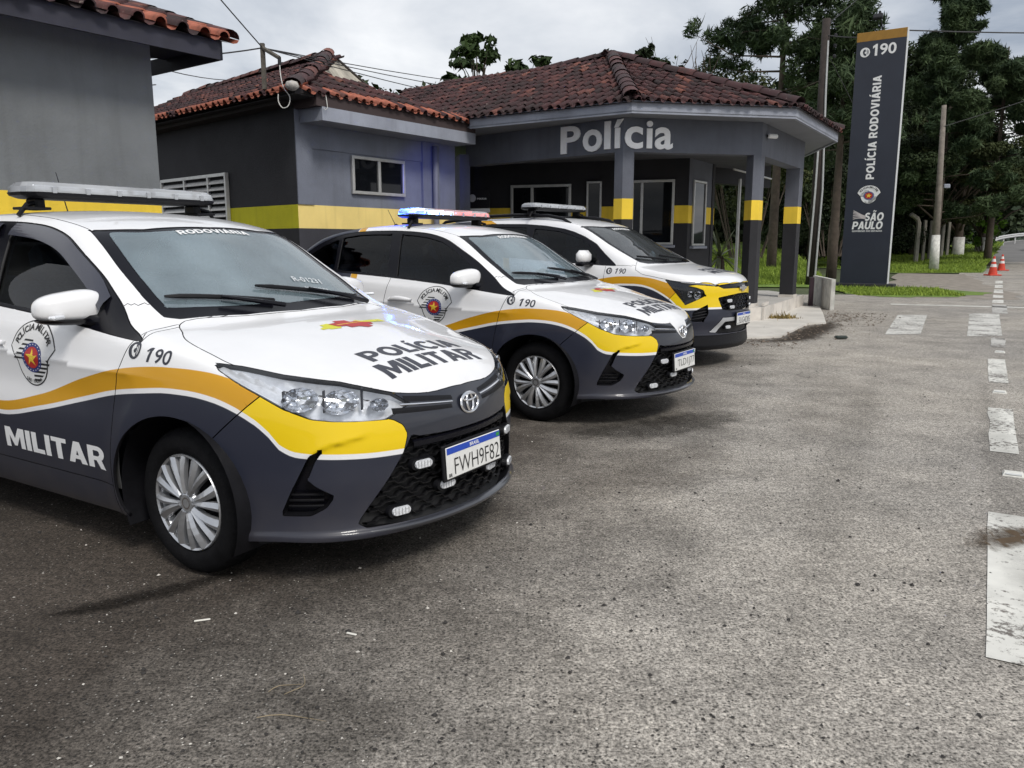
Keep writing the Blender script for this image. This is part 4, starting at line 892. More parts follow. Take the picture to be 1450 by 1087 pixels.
class Mpv(Sedan):
    xf=.905; xr=-3.52; rw=.315; axr=-2.62
    P=staticmethod(pchip([.95,.93,.90,.86,.72,.45,.2,.12,.05,-.3,-.72,-.9,-1.2,-1.6,-2.2,-2.8,-3.15,-3.35,-3.46,-3.54],[.70,.82,.897,.942,1.0,1.05,1.083,1.094,1.125,1.31,1.535,1.58,1.622,1.645,1.64,1.60,1.54,1.42,1.15,.8]))
    C=staticmethod(pchip([.9,.4,.1,-.1,-.8,-1.4,-2.8,-3.2,-3.6],[0,0,.12,.20,.28,0,0,-.1,-.1]))
    CR=staticmethod(pchip([.9,.4,.1,-.1,-1,-3,-3.6],[.13,.10,.05,.02,.06,.06,.06]))
    Sz=staticmethod(pchip([.16,.2,.26,.36,.5,.68,.85,.97,1.03,1.08,1.12,1.3,1.5,1.66],[.74,.79,.825,.852,.864,.868,.862,.845,.826,.803,.782,.715,.625,.545]))
    Sx=staticmethod(pchip([.95,.5,.1,-.5,-1.2,-2.2,-2.8,-3.2,-3.52],[-.035,-.02,0,0,0,0,-.01,-.03,-.06]))
    Fz=staticmethod(pchip([.1,.2,.25,.30,.42,.52,.62,.75,.85,.90,.95,1.0,1.2],[.82,.87,.90,.895,.885,.905,.90,.89,.885,.87,.84,.79,.4]))
    Rz=staticmethod(pchip([.1,.25,.5,.7,1.0,1.3,1.5,1.7],[-3.4,-3.48,-3.52,-3.52,-3.48,-3.42,-3.32,-3.1]))
    belt=staticmethod(lambda x: .95+0*x)
    zb=staticmethod(pchip([.95,.5,.3,-.3,-2.3,-2.8,-3.6],[.20,.20,.22,.22,.22,.24,.3]))
    def F(s,y,z):
        y=np.abs(y);return s.Fz(z)-(.44*y*y+.58*(y/.868)**9)
def build_mpv():
    car = Mpv(); V, F = shell(car, nyf=20, nth=36, nx=130, nzl=24, nph=48, zc=.66, xa=.36); root = empty('patrol_mpv')
    Vs, Ns, Fs = both(V, grad(car, V), F); bvh = BVHTree.FromPolygons([Vector(v) for v in Vs], [list(map(int, f)) for f in Fs])
    U = lambda a: (a[:, 0] - a[:, 1]) / math.sqrt(2)
    mk = lambda P, i, j: (lambda a, g=sdf_poly(P): g((U(a) if i == 'u' else a[:, i]), a[:, j]))
    dlo = [(-.235, 1.083), (-.42, 1.215), (-.55, 1.32), (-.72, 1.40), (-.88, 1.455), (-1.03, 1.492), (-1.3, 1.53), (-1.6, 1.552), (-2.1, 1.56), (-2.7, 1.53), (-3.1, 1.45), (-3.15, 1.22), (-2.6, 1.19), (-1.6, 1.15), (-.8, 1.105), (-.4, 1.085)]
    fg = [(-.50, 1.105), (-.53, 1.235), (-.66, 1.32), (-.80, 1.385), (-.95, 1.43), (-1.1, 1.465), (-1.45, 1.50), (-1.42, 1.15), (-.8, 1.12)]
    rg = [(-1.53, 1.165), (-1.56, 1.51), (-2.1, 1.525), (-2.35, 1.515), (-2.33, 1.195)]; qg = [(-2.42, 1.205), (-2.44, 1.505), (-2.95, 1.46), (-3.0, 1.24)]
    wsc = [(.10, -.2), (.095, 0), (.075, .3), (.02, .56), (-.04, .645), (-.3, .642), (-.6, .615), (-.83, .588), (-.80, .53), (-.70, .3), (-.68, 0), (-.68, -.2)]
    wsg = [(.05, -.2), (.045, 0), (.02, .3), (-.06, .55), (-.12, .598), (-.4, .582), (-.76, .545), (-.76, .50), (-.665, .28), (-.645, 0), (-.645, -.2)]
    hood = [(.87, -.2), (.868, 0), (.84, .25), (.77, .48), (.63, .665), (.484, .76), (.338, .83), (.2, .86), (.09, .87), (.0, .82), (-.065, .655), (.05, .4), (.095, 0), (.095, -.2)]
    lamp = [(-.318, .947), (-.238, .835), (-.125, .686), (-.02, .735), (.082, .782), (.06, .84), (-.02, .868), (-.11, .885), (-.02, .897), (.205, .878), (.215, .893), (.0, .917), (-.18, .928)]
    gr = [(-.1, .79), (.10, .79), (.30, .775), (.455, .757), (.43, .70), (.40, .632), (.3, .618), (-.1, .612)]; slit = [(-.1, .903), (.03, .903), (.30, .897), (.47, .886), (.38, .852), (.12, .85), (-.1, .85)]
    vent = [(-.066, .512), (-.045, .615), (.112, .69), (.122, .593), (.065, .512)]; skid = [(-.1, .545), (.19, .545), (.40, .545), (.545, .394), (.47, .385), (.36, .499), (.2, .50), (-.1, .50)]; skin = [(-.1, .50), (.36, .499), (.47, .385), (.42, .377), (-.1, .37)]
    fn = dict(dlo=mk(dlo, 0, 2), fg=mk(fg, 0, 2), rg=mk(rg, 0, 2), qg=mk(qg, 0, 2), wsc=mk(wsc, 0, 1), wsg=mk(wsg, 0, 1), hood=mk(hood, 0, 1), hl=mk(lamp, 'u', 2), gr=mk(gr, 1, 2), slit=mk(slit, 1, 2), vent=mk(vent, 'u', 2), skid=mk(skid, 1, 2), skin=mk(skin, 1, 2))
    zs_ = pchip([-.2, -.06, .03, .086, .2, .359, .484, .63, .77, .95], [1.12, 1.07, 1.03, 1.0, .978, .947, .921, .905, .893, .86]); hp_ = fn['hood']; fn['hood'] = lambda a: np.maximum(hp_(a), (zs_(a[:, 0]) - a[:, 2]) * .8)
    fn['archf'] = lambda a: np.hypot(a[:, 0], a[:, 2] - .32) - .372; fn['archr'] = lambda a: np.hypot(a[:, 0] - car.axr, a[:, 2] - .32) - .372
    fn['seam'] = lambda a: (a[:, 0] - .26) * .75 - (a[:, 2] - .60) * .66; fd = pchip([.2, .5, .8, .957, 1.083, 1.2], [-.42, -.41, -.385, -.373, -.37, -.37]); fn['fd'] = lambda a: a[:, 0] - fd(a[:, 2])
    fn['rd'] = lambda a: a[:, 0] + 1.48; fn['qd'] = lambda a: a[:, 0] + 2.36; fn['sill'] = lambda a: a[:, 2] - .36; fn['ditch'] = lambda a: a[:, 1] - .56; fn['cl'] = lambda a: a[:, 2] - .36
    sd_ = lambda c: (c[:, 1] > .42); wsd = lambda c: (c[:, 2] > 1.0) & (c[:, 0] < .2) & (c[:, 0] > -1.1); fr = lambda c: c[:, 0] > .45
    seq = [('archf', lambda c: (c[:, 1] > .5) & (np.abs(c[:, 0]) < .5)), ('archr', lambda c: (c[:, 1] > .5) & (np.abs(c[:, 0] - car.axr) < .5)), ('dlo', sd_), ('wsc', wsd), ('wsg', wsd), ('hood', lambda c: (c[:, 2] > .86) & (c[:, 0] > -.1)), ('hl', lambda c: (c[:, 0] > .2) & (c[:, 2] > .6)), ('gr', fr), ('slit', fr), ('vent', lambda c: (c[:, 0] > .4) & (c[:, 1] > .3)), ('skid', fr), ('skin', fr), ('cl', fr),
           ('fg', sd_), ('rg', sd_), ('qg', sd_), ('seam', lambda c: (c[:, 0] > .2) & (c[:, 0] < .7) & (c[:, 2] > .45)), ('fd', lambda c: (c[:, 1] > .5) & (np.abs(c[:, 0] + .4) < .2) & (c[:, 2] < 1.1)), ('rd', lambda c: (c[:, 1] > .5) & (c[:, 2] < 1.2)), ('qd', lambda c: (c[:, 1] > .5) & (c[:, 2] < 1.25)), ('sill', lambda c: (c[:, 1] > .5) & (c[:, 0] < -.4) & (c[:, 0] > -2.25)), ('ditch', lambda c: (c[:, 2] > 1.4) & (c[:, 0] < -.8))]
    for k, dom in seq: V, F = cut(V, F, fn[k], dom)
    G = grad(car, V); C = centroids(V, F)[0]; v = {k: fn[k](C) for k in fn}; x, y, z = C.T; reg = np.full(len(F), 'body_side', dtype=object)
    reg[(v['ditch'] < 0) & (z > 1.4)] = 'roof'
    reg[(v['fd'] < 0) & (v['rd'] > 0) & (z > .36) & (z < 1.16) & (y > .45)] = 'front_door'; reg[(v['rd'] < 0) & (v['qd'] > 0) & (z > .36) & (z < 1.25) & (y > .45)] = 'rear_door'
    reg[(v['fd'] > 0) & (x > -.45) & (z < 1.09)] = 'fender'; reg[((v['seam'] > 0) & (x > .2) & (z < .97)) | (x > .66)] = 'front_bumper'; reg[(x > .2) & (z < .5)] = 'front_bumper'
    reg[(x > .45) & (v['cl'] < 0)] = 'chin'
    reg[(v['hood'] < 0) & (z > .86) & (x > -.1)] = 'hood'; w_ = (z > 1.0) & (x < .2) & (x > -1.1); reg[(v['wsc'] < 0) & w_] = 'windshield_frit'; reg[(v['wsg'] < 0) & w_] = 'windshield'
    reg[(v['dlo'] < 0) & (y > .42)] = 'window_frame'
    for a, b in (('fg', 'front_window'), ('rg', 'rear_side_window'), ('qg', 'quarter_window')): reg[(v[a] < 0) & (y > .42)] = b
    f_ = x > .45; reg[(v['slit'] < 0) & f_] = 'slit'; reg[(v['gr'] < 0) & f_] = 'grille'; reg[(v['skid'] < 0) & f_] = 'skid'; reg[(v['skin'] < 0) & f_] = 'skin'; reg[(v['vent'] < 0) & (x > .4) & (y > .3)] = 'vent'; reg[(v['hl'] < 0) & (x > .2) & (z > .6)] = 'headlight'
    reg[((v['archf'] < 0) | (v['archr'] < 0)) & (y > .5)] = 'void'
    fc = {k: [F[i] for i in np.where(reg == k)[0]] for k in set(reg)}
    zt = [(-3.7, 1.9), (-1.9, 1.5), (-1.6, .92), (-1.3, .75), (-.9, .82), (-.5, .925), (-.151, .973), (.0, .976), (.132, .968), (.29, .936), (.36, .915), (.44, .93), (.95, 1.0)]
    zb = [(-3.7, 1.85), (-1.95, 1.4), (-1.65, .84), (-1.3, .68), (-.9, .745), (-.5, .845), (-.142, .895), (.0, .896), (.086, .89), (.2, .86), (.298, .813), (.42, .729), (.50, .652), (.53, .648), (.59, .650), (.746, .659), (.95, .655)]
    LIV = livery('livery_mpv_side', zt, zb); LIVB = livery('livery_mpv_front', zt, zb, yellow=(.80, .56, .004)); parts = {}
    def one(name, key, m, **kw): parts[name] = panel(name, *both(*sub(V, G, fc[key])), m, root, **kw)
    def two(name, key, m, **kw): a = sub(V, G, fc[key]); parts[name] = (panel(name, *mirror(*a), m, root, **kw), panel(name, *a, m, root, **kw))
    one('hood', 'hood', WHITE); one('roof', 'roof', WHITE); two('body_side', 'body_side', LIV); two('fender', 'fender', LIV); two('front_door', 'front_door', LIV); two('rear_door', 'rear_door', LIV); one('front_bumper', 'front_bumper', LIVB); one('chin', 'chin', BLACKP)
    one('windshield_frit', 'windshield_frit', GLOSSB, off=-.004); one('windshield', 'windshield', glass('windscreen_dark', (.5, .57, .56), 1.8, film=.08), off=-.004, gap=0, rim=False); two('window_frame', 'window_frame', GLOSSB, off=-.003, depth=.02)
    for nm in ('front_window', 'rear_side_window', 'quarter_window'): two(nm, nm, SIDEG, off=-.014, gap=-.004, rim=False)
    one('grille_back', 'grille', mat('grille_black', (.006, .006, .007), .6), off=-.04, gap=-.004, rim=False); one('grille_slit', 'slit', GLOSSB, off=-.014, gap=-.002, rim=False); two('air_vent', 'vent', BLACKP, off=-.045, gap=-.004, rim=False); one('skid_plate', 'skid', mat('skid_silver', (.46, .47, .49), .4, .4), off=.006, depth=.03); one('lower_intake', 'skin', BLACKP, off=-.02, rim=False)
    def surf(yy, zz, off=0): h = bvh.ray_cast(Vector((2, yy, zz)), Vector((-1, 0, 0))); return h[0] + h[1] * off
    def us(uu, zz, off): h = bvh.ray_cast(Vector((uu / math.sqrt(2) + 1.2, -uu / math.sqrt(2) + 1.2, zz)), Vector((-1, -1, 0)).normalized()); return h[0] + h[1] * off
    for i, zz in enumerate((.645, .685, .725, .763)):
        hw = .40 + (zz - .63) * .38; P = [surf(-hw + 2 * hw * k / 40, zz + .008 * (1 if ((k + 2 * (i % 2)) // 2) % 2 else -1), -.02) for k in range(41)]; MB().tube(P, .009, 5).make('grille_bar', GLOSSB, root)
    for s_ in (-1, 1):
        hl = empty('headlight', (0, 0, 0), 0, root); a = sub(V, G, fc['headlight']); a = mirror(*a) if s_ < 0 else a
        panel('housing', *a, mat('lamp_dark', (.03, .032, .04), .25, .3), hl, offn=lambda P: -.05 + .035 * np.clip((P[:, 2] - .86) / .02, 0, 1), gap=-.002, rim=False); panel('lens', *a, LENS, hl, off=-.001, gap=.0015)
        for uu, zz, r_ in ((.0, .79, .045), (-.08, .80, .035)):
            c = us(uu, zz, -.02); dn = Vector((.85, .5, .05)).normalized(); Q = dn.to_track_quat('Z', 'Y').to_matrix(); b_ = MB().lathe([(r_, 0), (r_ * .8, -.02), (r_ * .4, -.03), (.0, -.02)], 20); mesh('reflector', [Vector(((q := Q @ Vector(p) + c).x, s_ * q.y, q.z)) for p in b_.V], b_.F, CHROME, hl, True)
        P = [us(u_, z_, .001) for u_, z_ in ((-.17, .920), (-.05, .910), (.08, .900), (.205, .886))]; MB().tube([Vector((p.x, s_ * p.y, p.z)) for p in P], .006, 6).make('running_light', CHROME, hl)
        for zz in (.53, .56, .59, .62, .65):
            P = [us(-.06 + .17 * k / 5 + (zz - .53) * .1, zz + .006 * k, -.02) for k in range(6)]; MB().tube([Vector((p.x, s_ * p.y, p.z)) for p in P], .0075, 5).make('louvre', GLOSSB, root)
        mi = empty('mirror', (-.60, s_ * .90, 1.155), 0, root); MB().box((0, 0, .02), (.12, .22, .15), Matrix.Rotation(R_(s_ * 6), 3, 'Z'), bev=.045).make('mirror_cap', WHITE, mi, True); MB().box((.0, 0, -.055), (.115, .20, .05), bev=.018).box((.03, -s_ * .12, -.06), (.08, .12, .04), bev=.012).make('mirror_base', GLOSSB, mi)
        rl = MB(); P = [bvh.ray_cast(Vector((xx, s_ * .555, 3)), Vector((0, 0, -1)))[0] + Vector((0, 0, oz)) for xx, oz in ((-.98, -.005), (-1.1, .03), (-1.3, .048), (-1.8, .055), (-2.4, .052), (-2.9, .035), (-3.0, -.005))]; rl.tube(P, [.012, .02, .02, .02, .02, .02, .012], 8).make('roof_rail', BLACKP, root, True)
        for dx in (-1.25,):
            P = [bvh.ray_cast(Vector((dx - .11 + .22 * k / 6, s_ * 2, .99)), Vector((0, -s_, 0)))[0] + Vector((0, s_ * .025 * math.sin(math.pi * k / 6), 0)) for k in range(7)]; MB().tube(P, .016, 6).make('door_handle', WHITE, root, True)
        for xx in (0, car.axr):
            VV = []; K = 24
            for k in range(K + 1): a_ = R_(-25) + R_(230) * k / K; VV += [(xx + .378 * math.cos(a_), s_ * .835, .32 + .378 * math.sin(a_)), (xx + .378 * math.cos(a_), s_ * .5, .32 + .378 * math.sin(a_))]
            MB().add(VV, [(2 * k, 2 * k + 1, 2 * k + 3, 2 * k + 2) for k in range(K)]).make('wheel_liner', BLACKP, root, True)
        for xx in (-.2,):
            d190, h190 = phone190(); k = .075; T_ = .45; c_, n_ = math.cos(T_), math.sin(T_)
            def pr_(shape, m, x0, off):
                P, f = drape(bvh, shape, (x0, s_ * (.84 + c_), 1.035 + n_), (-s_, 0, 0) if s_ > 0 else (1, 0, 0), (0, -s_ * n_, c_), (0, -s_ * c_, -n_), off); mesh('lettering', P, f, m, parts['fender'][0 if s_ < 0 else 1])
            xa_, xb_ = (-.315, -.175) if s_ < 0 else (-.17, -.30)
            pr_((d190[0] * k, d190[1]), LETD, xa_, .0014); pr_((h190[0] * k, h190[1]), SHM['SHW'], xa_, .002); pr_(num190(.13, .06), LETD, xb_, .0015)
    for tx, ww, hh, x0 in (('POLÍCIA', .52, .12, .50), ('MILITAR', .54, .095, .63)):
        P, f = drape(bvh, block2d(tx, ww, hh), (x0, .0, 3), (0, 1, 0), (-1, 0, 0), (0, 0, -1), .0015); mesh('lettering', P, f, LETD, parts['hood'])
    P, f = drape(bvh, block2d('RODOVIÁRIA', .40, .05), (-.63, 0, 3), (0, 1, 0), (-1, 0, 0), (0, 0, -1), .0005); mesh('lettering', P, f, LETW, parts['windshield'])
    e = empty('emblem', surf(0, .845, .012), 0, root); MB().box((0, 0, 0), (.012, .19, .028), bev=.004).box((.001, 0, 0), (.014, .075, .062), bev=.004).make('emblem_bar', CHROME, e)
    plate(root, surf(0, .52, .014), 'SUG4D85', 0)
    for yy, zz in ((-.30, .72), (-.26, .652), (.30, .72), (.26, .652), (-.30, .44), (.30, .44)): strobe(root, surf(yy, zz, .004), math.atan(.88 * yy))
    light_bar(root, (-1.57, 0, 1.752), 1.22)
    MB().prism([(.66, -.5), (.66, .5), (.38, .74), (.38, .48), (-.38, .48), (-.38, .80), (-2.25, .80), (-2.25, .48), (-3.0, .48), (-3.0, .74), (-3.4, .7), (-3.4, -.7), (-3.0, -.74), (-3.0, -.48), (-2.25, -.48), (-2.25, -.80), (-.38, -.80), (-.38, -.48), (.38, -.48), (.38, -.74)][::-1], .225, .25).make('underbody', BLACKP, root)
    ok = np.isin(reg, ['roof', 'body_side', 'front_door', 'rear_door', 'window_frame']) & (x < -.35) & (z > .35); a = both(*sub(V, G, [F[i] for i in np.where(ok)[0]])); mesh('cabin_lining', a[0] - a[1] * .035, a[2], DARKIN, root, True)
    MB().box((-.35, 0, .96), (.6, 1.36, .24), bev=.07).make('dashboard', MATS['dash'], root)
    for sx in (-1.15, -2.0):
        for ys_ in (-.36, .36):
            se = empty('seat', (sx, ys_, .5), 0, root); MB().box((0, 0, .08), (.5, .5, .16), bev=.05).make('cushion', MATS['seat_cloth'], se); MB().box((-.28, 0, .45), (.14, .48, .64), Matrix.Rotation(R_(-14), 3, 'Y'), bev=.05).make('backrest', MATS['seat_cloth'], se); MB().box((-.38, 0, .85), (.09, .26, .19), bev=.04).make('headrest', MATS['seat_cloth'], se)
    for ya, yb in ((.50, -.12), (-.10, -.56)):
        P = []
        for t in np.linspace(0, 1, 7): yy = ya + (yb - ya) * t; h = bvh.ray_cast(Vector((.04 - .10 * t - .2 * yy * yy, yy, 3)), Vector((0, 0, -1))); P.append(h[0] + h[1] * .014)
        MB().tube(P, .011, 6).make('wiper', BLACKP, root)
    build_wheels(car, root, wheel_meshes(.318, .205, nsp=5), .79, (0, car.axr))
    return root
# ================================================================ ground
def asphalt(name, base, warm, base2, warm2, fleck=.5):
    m = bpy.data.materials.new(name); m.use_nodes = True; nt = m.node_tree; b = nt.nodes['Principled BSDF']; L = nt.links.new; nn = nt.nodes.new
    tc = nn('ShaderNodeTexCoord'); P = tc.outputs['Object']
    def noise(s, d=4, r=.6): n = nn('ShaderNodeTexNoise'); n.inputs['Scale'].default_value = s; n.inputs['Detail'].default_value = d; n.inputs['Roughness'].default_value = r; L(P, n.inputs['Vector']); return n.outputs['Fac']
    def rng(v, a, c, lo, hi): r = nn('ShaderNodeMapRange'); r.inputs[1].default_value = a; r.inputs[2].default_value = c; r.inputs[3].default_value = lo; r.inputs[4].default_value = hi; L(v, r.inputs[0]); return r.outputs[0]
    def mul(a, c): x = nn('ShaderNodeMath'); x.operation = 'MULTIPLY'; L(a, x.inputs[0]); (L(c, x.inputs[1]) if not isinstance(c, float) else setattr(x.inputs[1], 'default_value', c)); return x.outputs[0]
    def mix(f, a, c):
        x = nn('ShaderNodeMix'); x.data_type = 'RGBA'; (L(f, x.inputs[0]) if not isinstance(f, float) else setattr(x.inputs[0], 'default_value', f))
        for q, i in ((a, 6), (c, 7)): (L(q, x.inputs[i]) if not isinstance(q, tuple) else setattr(x.inputs[i], 'default_value', (*q, 1)))
        return x.outputs[2]
    big = noise(.35, 5); mid = noise(2.2, 6, .7); fine = noise(95, 4, .8); grit = noise(240, 3, .8)
    # the old dark yard surface, vignette and car shade painted into it, gives way to the paler worn highway along a ragged joint
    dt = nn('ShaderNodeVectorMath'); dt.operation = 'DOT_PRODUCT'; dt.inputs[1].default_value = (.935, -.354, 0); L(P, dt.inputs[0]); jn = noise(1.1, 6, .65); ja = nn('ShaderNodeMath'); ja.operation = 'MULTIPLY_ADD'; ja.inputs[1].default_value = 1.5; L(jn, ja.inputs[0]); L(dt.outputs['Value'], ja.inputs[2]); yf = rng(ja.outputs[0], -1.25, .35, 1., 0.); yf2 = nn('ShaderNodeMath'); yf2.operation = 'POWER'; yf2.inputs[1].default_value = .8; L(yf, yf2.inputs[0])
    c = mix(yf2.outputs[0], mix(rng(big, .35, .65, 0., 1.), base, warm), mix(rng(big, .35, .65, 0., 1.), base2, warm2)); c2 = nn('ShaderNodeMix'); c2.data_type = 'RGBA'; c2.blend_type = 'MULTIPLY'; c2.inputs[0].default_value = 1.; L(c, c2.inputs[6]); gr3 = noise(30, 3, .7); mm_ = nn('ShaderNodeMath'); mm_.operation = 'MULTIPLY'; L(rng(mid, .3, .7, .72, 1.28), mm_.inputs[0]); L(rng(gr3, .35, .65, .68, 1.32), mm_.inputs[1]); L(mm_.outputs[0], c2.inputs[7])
    c3 = nn('ShaderNodeMix'); c3.data_type = 'RGBA'; c3.blend_type = 'MULTIPLY'; c3.inputs[0].default_value = 1.; L(c2.outputs[2], c3.inputs[6]); L(rng(fine, .36, .62, .15, 1.75), c3.inputs[7])
    vo = nn('ShaderNodeTexVoronoi'); vo.inputs['Scale'].default_value = 105; L(P, vo.inputs['Vector']); w_ = nn('ShaderNodeSeparateColor'); L(vo.outputs['Color'], w_.inputs[0])
    pale = mul(rng(w_.outputs[0], .93, .95, 0., fleck), rng(vo.outputs['Distance'], .36, .28, 0., 1.)); c4 = mix(pale, c3.outputs[2], (.50, .48, .44))
    v2 = nn('ShaderNodeTexVoronoi'); v2.inputs['Scale'].default_value = 75; L(P, v2.inputs['Vector']); w2 = nn('ShaderNodeSeparateColor'); L(v2.outputs['Color'], w2.inputs[0])
    blk = mul(rng(w2.outputs[1], .82, .86, 0., .85), rng(v2.outputs['Distance'], .42, .25, 0., 1.)); c5 = mix(blk, c4, (.018, .017, .016))
    # oil and tyre stains
    st = noise(.9, 3, .5); c6a = mix(rng(st, .60, .74, 0., .25), c5, (.030, .027, .024)); ck = nn('ShaderNodeTexVoronoi'); ck.feature = 'DISTANCE_TO_EDGE'; ck.inputs['Scale'].default_value = .55; wv = nn('ShaderNodeVectorMath'); wv.operation = 'ADD'; n7 = nn('ShaderNodeTexNoise'); n7.inputs['Scale'].default_value = 3.0; n7.inputs['Detail'].default_value = 6; L(P, n7.inputs['Vector']); vs_ = nn('ShaderNodeVectorMath'); vs_.operation = 'SCALE'; vs_.inputs['Scale'].default_value = .9; L(n7.outputs['Color'], vs_.inputs[0]); L(P, wv.inputs[0]); L(vs_.outputs[0], wv.inputs[1]); L(wv.outputs[0], ck.inputs['Vector']); c6 = mix(mul(rng(ck.outputs['Distance'], .010, .003, 0., .45), rng(noise(.9, 3), .56, .62, 0., 1.)), c6a, (.02, .018, .016)); L(c6, b.inputs['Base Color']); b.inputs['Roughness'].default_value = .85; b.inputs['Specular IOR Level'].default_value = .25
    bp = nn('ShaderNodeBump'); bp.inputs['Strength'].default_value = .55; bp.inputs['Distance'].default_value = .004; h = nn('ShaderNodeMath'); L(fine, h.inputs[0]); L(grit, h.inputs[1]); L(h.outputs[0], bp.inputs['Height']); L(bp.outputs[0], b.inputs['Normal'])
    return m
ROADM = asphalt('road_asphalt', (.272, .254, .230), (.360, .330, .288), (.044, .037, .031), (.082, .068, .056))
GRASSM = mat('grass_ground', (.12, .19, .025), .9, var=.5, vscale=2.5, bump=.6, bscale=30); DIRT = mat('dirt', (.25, .22, .185), .95, var=.35, vscale=3, bump=.5, bscale=40); PAINT = None
def sheet(name, poly, z, m): return tag(mesh(name, [(p[0], p[1], z) for p in poly], [tuple(range(len(poly)))], m), kind='structure')
sheet('ground', [(-900, -300), (900, -300), (900, 1500), (-900, 1500)], -.03, mat('earth', (.06, .075, .03), .95, var=.4, vscale=.3))
RD = np.array([.507, .862]); RN = np.array([.862, -.507])          # along and across the highway
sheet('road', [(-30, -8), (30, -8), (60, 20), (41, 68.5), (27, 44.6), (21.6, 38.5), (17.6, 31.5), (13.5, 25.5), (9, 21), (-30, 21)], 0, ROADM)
def wavy(poly, n=6, a=.12):
    o = []
    for i in range(len(poly)):
        p, q = np.array(poly[i]), np.array(poly[(i + 1) % len(poly)])
        for k in range(n): o.append(tuple(p + (q - p) * k / n + RNG.normal(0, a, 2) * (k > 0)))
    return o
sheet('dirt_shoulder', wavy([(9.0, 20.2), (12, 18.9), (13.5, 21), (17.5, 30), (20.0, 35.2), (17.5, 36.2), (13.2, 28), (10.8, 24.0)], 5, .15), .002, DIRT)
def lawn_z(x, y): return max(0., (x - 21) * .045 + (y - 40) * .022) if x > 20 else 0.
V = []; NX_, NY_ = 14, 16
for j in range(NY_ + 1):
    for i in range(NX_ + 1):
        u, v = i / NX_, j / NY_; a_ = np.array((17.5, 36.4)) * (1 - v) + np.array((17.0, 58)) * v; b_ = np.array((21.7, 36.8)) * (1 - v) + np.array((41.2, 67.3)) * v; p = a_ * (1 - u) + b_ * u + RNG.normal(0, .12, 2); V.append((p[0], p[1], .008 + lawn_z(*p)))
tag(mesh('lawn', V, [(j * (NX_ + 1) + i, j * (NX_ + 1) + i + 1, (j + 1) * (NX_ + 1) + i + 1, (j + 1) * (NX_ + 1) + i) for j in range(NY_) for i in range(NX_)], GRASSM, None, True), kind='structure')
def lawn_back(y): return max(0., (y - 25.5) * .046)
V = []
for j in range(17):
    for i in range(13):
        v = j / 16; y = 24.6 + 33 * v; x0_, x1_ = -6 + .5 * RNG.normal(0, .1), 10.0 + 9.5 * v; V.append((x0_ + (x1_ - x0_) * i / 12, y + RNG.normal(0, .08), .004 + lawn_back(y)))
tag(mesh('back_lawn', V, [(j * 13 + i, j * 13 + i + 1, (j + 1) * 13 + i + 1, (j + 1) * 13 + i) for j in range(16) for i in range(12)], GRASSM, None, True), kind='structure')
sheet('verge', wavy([(8.9, 21.2), (9.3, 20.0), (11.2, 19.9), (13.1, 21.6), (12.3, 24.2), (9.6, 25.6)], 4, .1), .008, GRASSM)
# far highway climbing round the bend
def ribbon(name, C, W, m, dz=0.0, z=None, kind='structure'):
    C = [np.array(c, float) for c in C]; V = []
    for i, c in enumerate(C):
        t = C[min(i + 1, len(C) - 1)][:2] - C[max(i - 1, 0)][:2]; t /= np.linalg.norm(t); n = np.array([t[1], -t[0]]); w0, w1 = W
        V += [(c[0] + n[0] * w0, c[1] + n[1] * w0, c[2] + dz), (c[0] + n[0] * w1, c[1] + n[1] * w1, c[2] + dz)]
    o = mesh(name, V, [(2 * i, 2 * i + 1, 2 * i + 3, 2 * i + 2) for i in range(len(C) - 1)], m); tag(o, kind=kind); return o
FAR = sm([(39, 58, .0), (45, 69, .45), (52, 80, .95), (60, 91, 1.4), (72, 104, 1.9), (90, 118, 2.4), (115, 130, 2.9)], 4, False)
ribbon('highway', FAR, (-4.6, 6.5), mat('far_asphalt', (.16, .155, .15), .9, var=.15, vscale=.5)); PAINTM = mat('road_paint', (.70, .69, .65), .8, var=.16, vscale=14, bump=.3, bscale=120)
